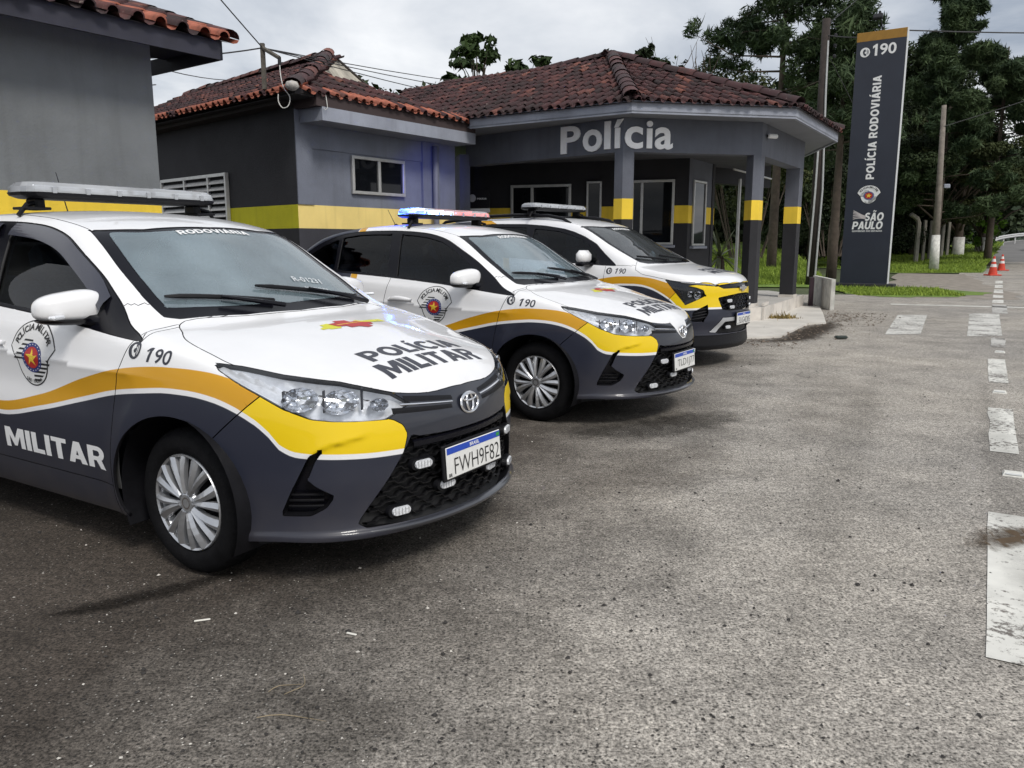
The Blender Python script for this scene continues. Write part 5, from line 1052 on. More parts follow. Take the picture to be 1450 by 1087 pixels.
def worn(name, col, amount):
    m = bpy.data.materials.new(name); m.use_nodes = True; nt = m.node_tree; b = nt.nodes['Principled BSDF']; L = nt.links.new
    tc = nt.nodes.new('ShaderNodeTexCoord'); n1 = nt.nodes.new('ShaderNodeTexNoise'); n1.inputs['Scale'].default_value = 26; n1.inputs['Detail'].default_value = 6; n1.inputs['Roughness'].default_value = .75; L(tc.outputs['Object'], n1.inputs['Vector'])
    n2 = nt.nodes.new('ShaderNodeTexNoise'); n2.inputs['Scale'].default_value = 2.2; n2.inputs['Detail'].default_value = 4; L(tc.outputs['Object'], n2.inputs['Vector']); ad = nt.nodes.new('ShaderNodeMath'); ad.operation = 'MULTIPLY_ADD'; ad.inputs[1].default_value = .6; L(n2.outputs['Fac'], ad.inputs[0]); L(n1.outputs['Fac'], ad.inputs[2])
    r = nt.nodes.new('ShaderNodeMapRange'); r.inputs[1].default_value = amount; r.inputs[2].default_value = amount - .09; L(ad.outputs[0], r.inputs[0])
    mx = nt.nodes.new('ShaderNodeMix'); mx.data_type = 'RGBA'; mx.inputs[6].default_value = (.15, .135, .12, 1); mx.inputs[7].default_value = (*col, 1); L(r.outputs[0], mx.inputs[0])
    n3 = nt.nodes.new('ShaderNodeTexNoise'); n3.inputs['Scale'].default_value = 5; n3.inputs['Detail'].default_value = 5; L(tc.outputs['Object'], n3.inputs['Vector']); m3 = nt.nodes.new('ShaderNodeMapRange'); m3.inputs[1].default_value = .3; m3.inputs[2].default_value = .7; m3.inputs[3].default_value = .78; m3.inputs[4].default_value = 1.08; L(n3.outputs['Fac'], m3.inputs[0])
    mu = nt.nodes.new('ShaderNodeMix'); mu.data_type = 'RGBA'; mu.blend_type = 'MULTIPLY'; mu.inputs[0].default_value = 1; L(mx.outputs[2], mu.inputs[6]); L(m3.outputs[0], mu.inputs[7])
    L(mu.outputs[2], b.inputs['Base Color']); b.inputs['Roughness'].default_value = .85; return m
PAINTW = worn('worn_paint', (.68, .67, .62), .925); PAINTX = worn('scuffed_paint', (.62, .61, .57), .90); PAINTV = worn('faint_paint', (.50, .49, .46), .90)
for s_ in (-4.2, 1.0, 6.1): ribbon('lane_line', FAR, (s_ - .08, s_ + .08), PAINTM, .012)
def marking(name, poly, m=None):
    o = mesh(name, [(p[0], p[1], .004) for p in poly], [tuple(range(len(poly)))], m or PAINTW); tag(o, kind='structure'); return o
def dash(p0, p1, w=.165, m=None):
    p0, p1 = np.array(p0), np.array(p1); t = (p1 - p0) / np.linalg.norm(p1 - p0); n = np.array([t[1], -t[0]]); P = []
    for k in range(7): P.append(tuple(p0 + (p1 - p0) * k / 6 + n * RNG.normal(0, .004)))
    for k in range(6, -1, -1): P.append(tuple(p0 + (p1 - p0) * k / 6 + n * (w + RNG.normal(0, .004))))
    marking('lane_dash', P[::-1], m)
dash((1.537, 2.364), (2.374, 3.779)); dash((3.082, 4.953), (3.895, 6.339)); dash((4.617, 7.546), (5.543, 9.121)); dash((6.22, 10.2), (6.85, 11.25), .17, PAINTV); dash((9.28, 15.3), (10.6, 17.5), .26, PAINTV)
for d0, d1 in ((18.0, 19.2), (20.0, 21.3), (22.3, 24.2), (25.2, 27.2), (28.4, 30.6)): p = np.array([10.9, 18.0]); u = np.array([.52, .854]); dash(p + u * (d0 - 18), p + u * (d1 - 18), .22)
for q in ([(5.50, 11.62), (6.05, 11.66), (7.80, 14.86), (7.27, 14.9)], [(6.59, 11.40), (7.10, 11.40), (9.36, 15.2), (8.78, 15.18)]): marking('crosswalk_bar', q, PAINTX)
marking('stop_line', [(8.35, 17.45), (9.6, 16.95), (11.5, 16.15), (14.5, 14.9), (14.55, 15.1), (11.6, 16.38), (9.7, 17.2), (8.45, 17.72)])
STUD = MB().prism([(-.055, -.05), (.055, -.05), (.055, .05), (-.055, .05)], 0, .004); STUD.add([(-.055, -.05, .004), (.055, -.05, .004), (.055, .05, .004), (-.055, .05, .004), (-.045, -.022, .022), (.045, -.022, .022), (.045, .022, .022), (-.045, .022, .022)], [(0, 1, 5, 4), (1, 2, 6, 5), (2, 3, 7, 6), (3, 0, 4, 7), (4, 5, 6, 7)])
studm = None
for i, (p, lb) in enumerate((((2.861, 4.415), 'nearest white road stud between the two closest lane dashes'), ((4.346, 6.993), 'white road stud just past the second lane dash'), ((5.972, 9.668), 'white road stud closest to the crosswalk bars'))):
    e = empty('road_stud', (p[0] + .04, p[1], .0), math.atan2(RD[1], RD[0]) - math.pi / 2)
    if studm is None: ob = STUD.make('stud_body', mat('stud_white', (.66, .65, .60), .6, var=.15, vscale=40), e); studm = ob.data; rm = MB().box((0, -.037, .013), (.08, .012, .012), Matrix.Rotation(.5, 3, 'X')).make('reflector', mat('stud_reflector', (.55, .56, .55), .2), e).data
    else: inst('stud_body', studm, e); inst('reflector', rm, e)
    tag(e, lb, 'road stud', 'road studs along the lane line')
# tyre and mud stains
def stain(name, pts, w_, col, seed, dens=.75):
    m = bpy.data.materials.new(name); m.use_nodes = True; nt = m.node_tree; nt.nodes.clear(); L = nt.links.new; o = nt.nodes.new('ShaderNodeOutputMaterial'); t = nt.nodes.new('ShaderNodeBsdfTransparent'); d = nt.nodes.new('ShaderNodeBsdfDiffuse'); d.inputs[0].default_value = (*col, 1); x = nt.nodes.new('ShaderNodeMixShader')
    at = nt.nodes.new('ShaderNodeAttribute'); at.attribute_name = 'rnd'; tc = nt.nodes.new('ShaderNodeTexCoord'); n = nt.nodes.new('ShaderNodeTexNoise'); n.inputs['Scale'].default_value = 9; n.inputs['Detail'].default_value = 7; n.inputs['Roughness'].default_value = .75; L(tc.outputs['Object'], n.inputs['Vector']); a = nt.nodes.new('ShaderNodeMath'); L(at.outputs['Fac'], a.inputs[0]); L(n.outputs['Fac'], a.inputs[1]); r = nt.nodes.new('ShaderNodeMapRange'); r.inputs[1].default_value = .95; r.inputs[2].default_value = 1.25; r.inputs[4].default_value = dens; L(a.outputs[0], r.inputs[0]); L(r.outputs[0], x.inputs[0]); L(t.outputs[0], x.inputs[1]); L(d.outputs[0], x.inputs[2]); L(x.outputs[0], o.inputs[0])
    P = sm(pts, 5, False); V = []; rn = []; n_ = len(P)
    for i, p in enumerate(P):
        tg = P[min(i + 1, n_ - 1)] - P[max(i - 1, 0)]; tg /= np.linalg.norm(tg); nr = np.array([-tg[1], tg[0]]); e_ = math.sin(math.pi * i / (n_ - 1)) ** .5
        for k in (-1, -.5, 0, .5, 1): V.append((*(p + nr * w_ * k), .0055)); rn.append((1 - abs(k)) * e_)
    o = mesh('stain', V, [(i * 5 + k, (i + 1) * 5 + k, (i + 1) * 5 + k + 1, i * 5 + k + 1) for i in range(n_ - 1) for k in range(4)], m); q = o.data.attributes.new('rnd', 'FLOAT', 'POINT'); q.data.foreach_set('value', np.array(rn, dtype=np.float32)); tag(o, kind='structure')
stain('oil_streak', [(-1.72, 2.62), (-1.5, 2.74), (-1.22, 2.95), (-1.02, 3.12)], .12, (.012, .011, .010), 1, .5); stain('damp_patch', [(.25, 5.45), (.8, 5.5), (1.5, 5.9), (1.9, 6.3)], .6, (.020, .018, .016), 2, .42); stain('mud_patch', [(1.95, 3.30), (2.25, 3.42), (2.5, 3.45), (2.8, 3.40)], .24, (.13, .095, .065), 4, .9); stain('dirt_two', [(.3, 4.0), (.9, 4.6), (1.6, 5.6)], .7, (.10, .080, .062), 12, .14); stain('dirt_three', [(1.9, 5.0), (2.8, 6.6), (3.6, 8.6)], .8, (.13, .108, .085), 13, .12); stain('dark_scuff', [(-.75, 2.25), (-.45, 2.0), (-.3, 1.8)], .25, (.02, .018, .016), 5, .12); stain('dirt_edge', [(3.0, 10.7), (3.9, 11.0), (4.6, 12.1), (5.2, 13.0), (5.9, 14.4)], .55, (.045, .035, .028), 6, .7)
stain('tyre_track', [(.55, 1.6), (1.5, 3.6), (3.0, 6.6), (5.2, 10.8)], .30, (.10, .092, .082), 7, .10); stain('tyre_track_two', [(1.3, 1.3), (2.2, 3.2), (3.6, 5.8), (5.6, 9.4)], .22, (.12, .11, .10), 8, .12)
# grit, pebbles, litter
def scatter_stones(name, n, area, sz, m, seed, z=.003):
    r = np.random.default_rng(seed); V = []; F = []; base = np.array([(1, 0, 0), (-1, 0, 0), (0, 1, 0), (0, -1, 0), (0, 0, .7), (0, 0, -.3)], float); fc = [(0, 2, 4), (2, 1, 4), (1, 3, 4), (3, 0, 4)]
    for _ in range(n):
        x, y = area(r); s = sz * r.lognormal(0, .45); a = r.uniform(0, 6.28); c, s2 = math.cos(a), math.sin(a); M = np.array([[c, -s2, 0], [s2, c, 0], [0, 0, 1]]); p = (base * r.uniform(.5, 1.2, (6, 1)) * s) @ M.T + np.array([x, y, z]); b = len(V); V += list(p); F += [tuple(i + b for i in f) for f in fc]
    o = mesh(name, V, F, m); tag(o, kind='stuff'); return o
def front_area(r):
    y = 1.5 + 9 * r.random() ** 1.7; return r.uniform(-.62, .66) * y + r.normal(0, .1), y
tag(scatter_stones('grit', 1500, front_area, .0036, mat('pale_grit', (.55, .52, .47), .8, var=.2, vscale=3), 3), 'pale grit specks strewn over the asphalt', 'grit'); tag(scatter_stones('gravel', 2200, front_area, .0045, mat('dark_grit', (.035, .032, .030), .9), 4), 'dark gravel specks strewn over the asphalt', 'gravel')
tag(scatter_stones('loose_gravel', 1500, lambda r: (lambda t: (3.2 + 3.4 * t + r.normal(0, .35), 10.6 + 4.6 * t + r.normal(0, .35)))(r.random()), .012, mat('dirt_stone', (.15, .12, .095), .95, var=.3, vscale=5), 5), 'loose brown gravel along the edge of the paved apron', 'gravel')
for i, (x, y, a, l, lb) in enumerate(((-1.10, 2.62, .3, .055, 'short white wood chip lying left of the front car tyre'), (-.55, 2.52, -.4, .04, 'white wood chip under the front corner of the nearest car'))): o = tag(MB().box((0, 0, .004), (l, .009, .005), bev=.002).make('wood_chip', mat('chip', (.7, .68, .62), .8)), lb, 'litter'); o.location = (x, y, 0); o.rotation_euler = (0, 0, a)
STRAW = mat('dry_straw', (.30, .24, .15), .85, var=.3, vscale=30)
for i, (x, y, a, l, bend, lb) in enumerate(((-.62, 2.02, -.1, .20, .02, 'straight dry straw lying below the nearest car bumper'), (-.86, 1.72, .25, .17, -.04, 'curved dry twig on the dark asphalt at lower left'), (-.50, 1.75, .75, .15, .03, 'bent dry stalk on asphalt left of the pale grit'), (-.66, 2.20, 1.3, .11, -.03, 'upright looking forked straw in front of the nearest tyre'), (-.68, 2.18, .4, .10, .02, 'short straw crossing another straw in front of nearest tyre'), (-.60, 1.62, -.9, .06, .02, 'short dry stem near the bottom edge of the yard'))):
    P = [((t - .5) * l, bend * math.sin(math.pi * t), .006 + .003 * math.sin(7 * t)) for t in np.linspace(0, 1, 7)]; o = MB().tube(P, [.001, .0013, .0013, .0012, .001, .0008, .0005], 5).make('straw', STRAW); o.location = (x, y, 0); o.rotation_euler = (0, 0, a); tag(o, lb, 'straw')
# ================================================================ tiled roofs
def tile_mat():
    m = bpy.data.materials.new('roof_tile_clay'); m.use_nodes = True; nt = m.node_tree; b = nt.nodes['Principled BSDF']; L = nt.links.new; nn = nt.nodes.new
    at = nn('ShaderNodeAttribute'); at.attribute_name = 'rnd'; oi = nn('ShaderNodeObjectInfo'); ad = nn('ShaderNodeMath'); ad.operation = 'ADD'; L(at.outputs['Fac'], ad.inputs[0]); L(oi.outputs['Random'], ad.inputs[1]); fr = nn('ShaderNodeMath'); fr.operation = 'FRACT'; L(ad.outputs[0], fr.inputs[0])
    rp = nn('ShaderNodeValToRGB'); e = rp.color_ramp.elements; e[0].position = 0; e[0].color = (.030, .018, .019, 1); e[1].position = 1; e[1].color = (.21, .080, .058, 1)
    for p, c in ((.35, (.050, .021, .023, 1)), (.70, (.074, .028, .029, 1)), (.90, (.112, .042, .038, 1))): q = e.new(p); q.color = c
    L(fr.outputs[0], rp.inputs[0]); ge = nn('ShaderNodeNewGeometry'); n1 = nn('ShaderNodeTexNoise'); n1.inputs['Scale'].default_value = 7; n1.inputs['Detail'].default_value = 6; n1.inputs['Roughness'].default_value = .7; L(ge.outputs['Position'], n1.inputs['Vector'])
    r = nn('ShaderNodeMapRange'); r.inputs[1].default_value = .46; r.inputs[2].default_value = .66; r.inputs[3].default_value = 0; r.inputs[4].default_value = .8; L(n1.outputs['Fac'], r.inputs[0]); mx = nn('ShaderNodeMix'); mx.data_type = 'RGBA'; L(r.outputs[0], mx.inputs[0]); L(rp.outputs[0], mx.inputs[6]); mx.inputs[7].default_value = (.030, .022, .022, 1)
    n2 = nn('ShaderNodeTexNoise'); n2.inputs['Scale'].default_value = 16; n2.inputs['Detail'].default_value = 5; L(ge.outputs['Position'], n2.inputs['Vector']); r2 = nn('ShaderNodeMapRange'); r2.inputs[1].default_value = .66; r2.inputs[2].default_value = .74; r2.inputs[3].default_value = 0; r2.inputs[4].default_value = .7; L(n2.outputs['Fac'], r2.inputs[0]); m2 = nn('ShaderNodeMix'); m2.data_type = 'RGBA'; L(r2.outputs[0], m2.inputs[0]); L(mx.outputs[2], m2.inputs[6]); m2.inputs[7].default_value = (.30, .25, .22, 1)
    L(m2.outputs[2], b.inputs['Base Color']); b.inputs['Roughness'].default_value = .85; return m
TILEM = tile_mat(); FRESHM = mat('clay_fresh', (.31, .098, .060), .8, var=.45, vscale=7)
def tile_shape(w, l):
    V = []; F = []; n = 6
    for j, (s, lift, sc) in enumerate(((0, .022, 1.0), (1, 0, .86))):
        for k in range(n + 1): a = math.pi * k / n; V.append((-math.cos(a) * w * .30 * sc, s * l, math.sin(a) * w * .30 * sc + lift + .010))
        for k in range(5): a = math.pi * k / 4; V.append((w * .5 - math.cos(a) * w * .27, s * l, -math.sin(a) * w * .20 + lift * .6 + .018))
    st = n + 6
    for k in range(n): F.append((k, k + 1, st + k + 1, st + k))
    for k in range(4): q = n + 1 + k; F.append((q, q + 1, st + q + 1, st + q))
    b = len(V)                                             # front lip gives the tile its thickness
    for k in range(n + 1): a = math.pi * k / n; V.append((-math.cos(a) * w * .235, .0, math.sin(a) * w * .235 + .030))
    for k in range(n): F.append((k, b + k, b + k + 1, k + 1))
    return np.array(V), F
def tile_roof(parent, O, ex, ey, poly, w=.165, l=.31, fresh=0, limit=300, name='roof_tile', jit=1.0):
    """barrel tiles over a roof plane: O origin on the eave, ex along eave, ey up the slope; poly in plane coords"""
    O = np.array(O, float); ex = np.array(ex, float) / np.linalg.norm(ex); ey = np.array(ey, float); ey -= ex * (ey @ ex); ey /= np.linalg.norm(ey); ez = np.cross(ex, ey)
    P = np.array(poly, float); inside = sdf_poly(P); TV, TF = tile_shape(w, l * 1.22); spots = []
    for j in range(int(P[:, 1].max() / l) + 2):
        for i in range(int((P[:, 0].max() - P[:, 0].min()) / w) + 2):
            u, v = P[:, 0].min() + (i + .5) * w, j * l
            d = inside(np.array([u]), np.array([v + l * .3 + (.02 if j == 0 else 0)]))[0]
            if d < .02: spots.append((j, u, v))
    spots.sort(); key = (round(w, 3), round(l, 3), fresh); n_obj = 0; VV = []; FF = []; rn = []
    def mdat(m, nm):
        k = (nm, w, l)
        if k not in TCACHE: me = bpy.data.meshes.new('roof_tile'); me.from_pydata([tuple(p) for p in TV], [], TF); me.materials.append(m); me.polygons.foreach_set('use_smooth', np.ones(len(TF), bool)); TCACHE[k] = me
        return TCACHE[k]
    for j, u, v in spots:
        c = O + ex * (u + RNG.normal(0, .006) * jit) + ey * (v - .03 + RNG.normal(0, .012) * jit) + ez * RNG.normal(0, .003); yaw = RNG.normal(0, .025) * jit; e1 = ex * math.cos(yaw) + ey * math.sin(yaw); e2 = -ex * math.sin(yaw) + ey * math.cos(yaw)
        if n_obj < limit:
            M = Matrix(((e1[0], e2[0], ez[0], c[0]), (e1[1], e2[1], ez[1], c[1]), (e1[2], e2[2], ez[2], c[2]), (0, 0, 0, 1)))
            inst(name, mdat(FRESHM, 'fresh') if (j < fresh and RNG.random() < .62) else mdat(TILEM, 'old'), parent, M=M); n_obj += 1
        else:
            b = len(VV); VV += list(c + TV[:, :1] * e1 + TV[:, 1:2] * e2 + TV[:, 2:] * ez); FF += [tuple(i + b for i in f) for f in TF]; rn += [RNG.random()] * len(TV)
    if VV:
        o = mesh('upper_tiles', VV, FF, TILEM, parent, True); a = o.data.attributes.new('rnd', 'FLOAT', 'POINT'); a.data.foreach_set('value', np.array(rn, dtype=np.float32)); tag(o, kind='stuff')
    # boarding under the tiles
    dk = mesh('roof_deck', [tuple(O + ex * p[0] + ey * p[1] - ez * .02) for p in P], [tuple(range(len(P)))], mat('roof_board', (.05, .035, .03), .9), parent)
def ridge_tiles(parent, A, B, r=.13, m=None):
    A, B = np.array(A, float), np.array(B, float); L_ = np.linalg.norm(B - A); n = max(2, int(L_ / .36)); d = (B - A) / L_; s = np.cross(d, [0, 0, 1]); s /= np.linalg.norm(s); up = np.cross(s, d); V = []; F = []
    me = TCACHE.get('ridge')
    if me is None:
        for j, sc_ in ((0, 1.08), (1, .92)):
            for k in range(8): a = math.pi * (k / 7) ; V.append((math.cos(a) * sc_, j * 1.12, math.sin(a) * sc_ * .75))
        F = [(k, k + 1, 9 + k, 8 + k) for k in range(7)]; me = bpy.data.meshes.new('ridge_tile'); me.from_pydata(V, [], F); me.materials.append(TILEM); me.polygons.foreach_set('use_smooth', np.ones(7, bool)); TCACHE['ridge'] = me
    for i in range(n):
        c = A + d * L_ * i / n + up * (.0 + RNG.normal(0, .008)); M = Matrix(((s[0] * r, d[0] * L_ / n, up[0] * r, c[0]), (s[1] * r, d[1] * L_ / n, up[1] * r, c[1]), (s[2] * r, d[2] * L_ / n, up[2] * r, c[2]), (0, 0, 0, 1))); inst('ridge_tile', me, parent, M=M)
def plane_roof(parent, pts, **kw):
    """pts: eave start, eave end, then the rest of the roof polygon in space (counter-clockwise seen from above)"""
    P = [np.array(p, float) for p in pts]; ex = P[1] - P[0]; ex /= np.linalg.norm(ex); n = np.cross(ex, P[2] - P[0]); n /= np.linalg.norm(n); ey = np.cross(n, ex)
    tile_roof(parent, P[0], ex, ey, [((p - P[0]) @ ex, (p - P[0]) @ ey) for p in P], **kw)
# ================================================================ walls
def plaster(name, col, var=.16, vs=1.6):
    if name in MATS: return MATS[name]
    m = mat(name, col, .85, var=var, vscale=vs, bump=.35, bscale=45); nt = m.node_tree; L = nt.links.new; b = nt.nodes['Principled BSDF']; src = b.inputs['Base Color'].links[0].from_socket
    tc = nt.nodes.new('ShaderNodeTexCoord'); mp = nt.nodes.new('ShaderNodeMapping'); mp.inputs['Scale'].default_value = (5, 5, .35); L(tc.outputs['Object'], mp.inputs[0]); n = nt.nodes.new('ShaderNodeTexNoise'); n.inputs['Scale'].default_value = 1.6; n.inputs['Detail'].default_value = 6; L(mp.outputs[0], n.inputs['Vector'])
    r = nt.nodes.new('ShaderNodeMapRange'); r.inputs[1].default_value = .5; r.inputs[2].default_value = .72; r.inputs[3].default_value = 0; r.inputs[4].default_value = .22; L(n.outputs['Fac'], r.inputs[0]); x = nt.nodes.new('ShaderNodeMix'); x.data_type = 'RGBA'; L(r.outputs[0], x.inputs[0]); L(src, x.inputs[6]); x.inputs[7].default_value = (col[0] * .45 + .01, col[1] * .43 + .01, col[2] * .40 + .01, 1); L(x.outputs[2], b.inputs['Base Color']); return m
GW = plaster('grey_plaster', (.115, .124, .152)); HGW = plaster('house_grey_plaster', (.165, .180, .222)); LGW = plaster('light_grey_plaster', (.285, .305, .36)); DKW = plaster('charcoal_plaster', (.020, .020, .024), .25); YEB = plaster('yellow_band', (.86, .60, .05), .10); YEB_LIT = plaster('lit_yellow_band', (.88, .68, .24), .08); YEB_SHADE = plaster('shaded_yellow_band', (.56, .53, .012), .12); LBW = plaster('storehouse_grey', (.175, .186, .190), .14)  # house band: one yellow, painted lit on one wall and shaded on the other
ALU = mat('aluminium', (.50, .50, .49), .4, .5, var=.12, vscale=10); PANE = glass('window_pane', (.10, .11, .12), 1.5); DARKROOM = mat('dark_room', (.012, .012, .014), .95, var=.3, vscale=3)
def wall_seg(p0, p1, z0, z1, th=.16, side=1, name='wall', m=None, parent=None, off=0.0):
    """upright slab along p0-p1; thickness goes to the left of travel (side=1) or right"""
    p0, p1 = np.array(p0[:2], float), np.array(p1[:2], float); t = (p1 - p0) / np.linalg.norm(p1 - p0); n = np.array([-t[1], t[0]]) * side; a = p0 - n * off; b = p1 - n * off; c = b + n * th; d = a + n * th
    poly = [a, b, c, d] if side > 0 else [d, c, b, a]
    return MB().prism(poly, z0, z1).make(name, m, parent)
def banded(p0, p1, zs, mats_, th, side, parent, name='wall'):
    for (z0, z1), m in zip(zip(zs[:-1], zs[1:]), mats_): wall_seg(p0, p1, z0, z1, th, side, name if m not in (YEB, YEB_LIT, YEB_SHADE) else 'colour_band', m, parent, .0 if m not in (YEB, YEB_LIT, YEB_SHADE) else .002)
def window(parent, p0, p1, z0, z1, nrm, frame=.045, mull=(0.5,), dep=.04, pane=None, sill=False):
    """framed window standing on a wall face; p0-p1 in plan, nrm outward"""
    p0, p1 = np.array(p0, float), np.array(p1, float); n = np.array(nrm, float); n /= np.linalg.norm(n); L_ = np.linalg.norm(p1 - p0); t = (p1 - p0) / L_; e = empty('window', (*p0, z0), 0, parent); I = Matrix(((t[0], n[0], 0), (t[1], n[1], 0), (0, 0, 1)))
    H = z1 - z0
    def bar(cx, cz, w_, h_, nm='frame'): MB().box(I @ Vector((cx, dep / 2 + .002, cz)), (w_, dep, h_), I, bev=.006).make(nm, ALU, e)
    bar(L_ / 2, frame / 2, L_, frame); bar(L_ / 2, H - frame / 2, L_, frame); bar(frame / 2, H / 2, frame, H - 2 * frame); bar(L_ - frame / 2, H / 2, frame, H - 2 * frame)
    for q in mull: bar(L_ * q, H / 2, frame * 1.1, H - 2 * frame, 'mullion')
    xs = [0] + [L_ * q for q in mull] + [L_]
    for a, b in zip(xs[:-1], xs[1:]): MB().box(I @ Vector(((a + b) / 2, .014, H / 2)), (b - a - frame * .9, .006, H - 2 * frame), I).make('pane', pane or GLASSK, e)
    MB().box(I @ Vector((L_ / 2, .004, H / 2)), (L_ - frame, .006, H - frame), I).make('dark_interior', DARKROOM, e)
    if sill: MB().box(I @ Vector((L_ / 2, .03, -.03)), (L_ + .08, .10, .05), I, bev=.008).make('sill', LGW, e)
    return e
GLASSK = mat('pane_glass', (.006, .007, .009), .03, spec=.25, var=.1)
# ---------------------------------------------------------------- police station
def rebase(e, loc):
    e.location = loc
    for c in e.children: c.location = Vector(c.location) - Vector(loc)
ST = empty('police_station'); tag(ST, 'grey and black police station with chamfered porch, yellow banded columns and tiled hip roof', 'building')
A0 = np.array([-.882, 15.697]); C1 = np.array([1.80, 13.27]); C2 = np.array([4.20, 13.78]); C3 = np.array([5.87, 16.43]); STR = ST
FC = [(-.74, 14.38), (1.84, 12.70), (4.57, 13.27), (6.44, 16.23)]
for a, b in ((A0, C1), (C1, C2), (C2, C3)): wall_seg(a, b, 2.79, 3.32, .26, 1, 'beam', GW, STR)
inner = [(-.9, 15.9), (1.72, 13.5), (4.05, 14.0), (5.6, 16.55), (5.2, 18.5), (-1.2, 18.5)]
MB().prism([(-1.6, 15.6), FC[0], FC[1], FC[2], FC[3], (6.8, 19.5), (-2.2, 19.5)], 3.322, 3.34).make('soffit', mat('soffit_grey', (.20, .21, .235), .85, var=.08, vscale=2), STR)
for i in range(3): wall_seg(FC[i], FC[i + 1], 3.30, 3.49, .05, 1, 'fascia', LGW, STR)
wall_seg(FC[3], (6.85, 19.4), 3.30, 3.49, .05, 1, 'fascia', LGW, STR)
MB().prism(inner, 2.95, 2.97).make('porch_ceiling', mat('porch_dark', (.06, .062, .07), .9, var=.2, vscale=3), STR)
def column(poly, z0=.30):
    e = empty('column', (0, 0, 0), 0, STR)
    def ex(P, d): P = np.array(P); c = P.mean(0); return [tuple(c + (p - c) * (1 + d)) for p in P]
    MB().prism(poly, z0, 1.72).make('shaft', DKW, e); MB().prism(ex(poly, .015), 1.72, 2.05).make('colour_band', YEB, e); MB().prism(poly, 2.05, 2.80).make('shaft', GW, e); MB().prism(ex(poly, .12), .05, z0).make('plinth', TILEL, e)
TILEL = mat('stone_tile', (.60, .56, .51), .6, var=.18, vscale=4, bump=.2, bscale=60)
ua = (C1 - A0) / np.linalg.norm(C1 - A0); ub = (C2 - C1) / np.linalg.norm(C2 - C1); uc = (C3 - C2) / np.linalg.norm(C3 - C2); na = np.array([-ua[1], ua[0]]); nb = np.array([-ub[1], ub[0]]); nc = np.array([-uc[1], uc[0]])
column([C1 - ua * .16 - na * .003, C1 - (na + nb) * .0015, C1 + ub * .19 - nb * .003, C1 + ub * .19 + nb * .24, C1 - ua * .16 + na * .24]); column([C2 - ub * .14 - nb * .003, C2 - (nb + nc) * .002, C2 + uc * .22 - nc * .003, C2 + uc * .22 + nc * .24, C2 - ub * .14 + nb * .24]); column([C3 - uc * .32 - nc * .003, C3 - uc * .02 - nc * .003, C3 - uc * .02 + nc * .26, C3 - uc * .32 + nc * .26])
# walls behind the porch
W0, W1, W2 = np.array([-1.45, 17.45]), np.array([3.44, 15.80]), np.array([4.27, 17.10]); zs = (0, 1.72, 2.06, 3.0)
banded(W0, W1, zs, (DKW, YEB, DKW), .2, 1, STR); banded(W1 + np.array([.0, .0]), W2, zs, (DKW, YEB, GW), .2, 1, STR)
tw = (W1 - W0) / np.linalg.norm(W1 - W0); nw = np.array([tw[1], -tw[0]]); t2 = (W2 - W1) / np.linalg.norm(W2 - W1); n2 = np.array([t2[1], -t2[0]])
def onW(s): return W1 - tw * s
window(STR, onW(1.12) + nw * .004, onW(.27) + nw * .004, 1.30, 2.56, nw, .05, (.25,), sill=True); window(STR, onW(2.03) + nw * .004, onW(1.72) + nw * .004, 1.72, 2.56, nw, .04, ())
window(STR, onW(3.65) + nw * .004, onW(2.35) + nw * .004, .34, 2.52, nw, .055, (.36,)); window(STR, W1 + t2 * .20 + n2 * .004, W1 + t2 * .92 + n2 * .004, 1.28, 2.56, n2, .045, (), sill=True)
wall_seg(W2, W2 + np.array([-3.0, 1.6]), 0, 3.0, .2, 1, 'wall', DKW, STR); wall_seg((-1.0, 15.60), W0, 0, 3.0, .2, -1, 'wall', GW, STR)
wall_seg((4.35, 17.6), (6.1, 19.2), 2.62, 3.3, .2, 1, 'beam', DKW, STR); MB().tube([(4.93, 17.6, .3), (4.93, 17.6, 2.7)], .035, 8).make('porch_post', ALU, STR); MB().tube([(4.4, 16.2, 2.78), (5.6, 17.6, 2.70)], .02, 6).make('conduit', ALU, STR)
# porch floor, steps, apron
MB().prism([(-.9, 15.9), (1.75, 13.2), (4.10, 13.62), (4.288, 13.566), (6.173, 16.9), (6.0, 18.6), (-1, 18.6)], -.01, .246).make('porch_floor', mat('porch_concrete', (.50, .48, .45), .7, var=.15, vscale=2), STR)
def slab_line(p0, p1, n, z0, z1, nm='riser_tile'):
    p0, p1 = np.array(p0), np.array(p1)
    for i in range(n): a = p0 + (p1 - p0) * (i + .012) / n; b = p0 + (p1 - p0) * (i + .988) / n; wall_seg(a, b, z0, z1, .03, 1, nm, TILEL, STR, .032)
slab_line((4.288, 13.566), (6.173, 16.9), 5, .0, .252); slab_line((1.9, 13.17), (4.26, 13.56), 4, .0, .252); slab_line((4.33, 13.75), (4.55, 14.15), 1, .252, .31)
ap = [[(3.03, 10.98), (3.84, 11.23), (4.07, 11.63), (3.20, 11.62)], [(3.21, 11.64), (4.08, 11.65), (4.47, 12.32), (3.40, 12.45)], [(3.41, 12.47), (4.48, 12.34), (4.88, 13.03), (4.90, 13.10), (4.20, 13.52), (3.60, 13.4)], [(4.22, 13.53), (4.92, 13.09), (5.22, 13.12), (5.50, 13.9), (4.70, 14.2)], [(4.71, 14.22), (5.51, 13.92), (6.0, 15.3), (5.35, 15.36)], [(5.36, 15.38), (6.0, 15.32), (6.45, 16.6), (6.12, 16.75)]]
AP = empty('paved_apron', (4.2, 12.5, 0)); tag(AP, kind='structure')
for q in ap: MB().prism([(p[0] - 4.2, p[1] - 12.5) for p in q], -.01, .03).make('paving_slab', mat('apron_stone', (.62, .59, .54), .75, var=.16, vscale=1.8, bump=.3, bscale=50), AP)
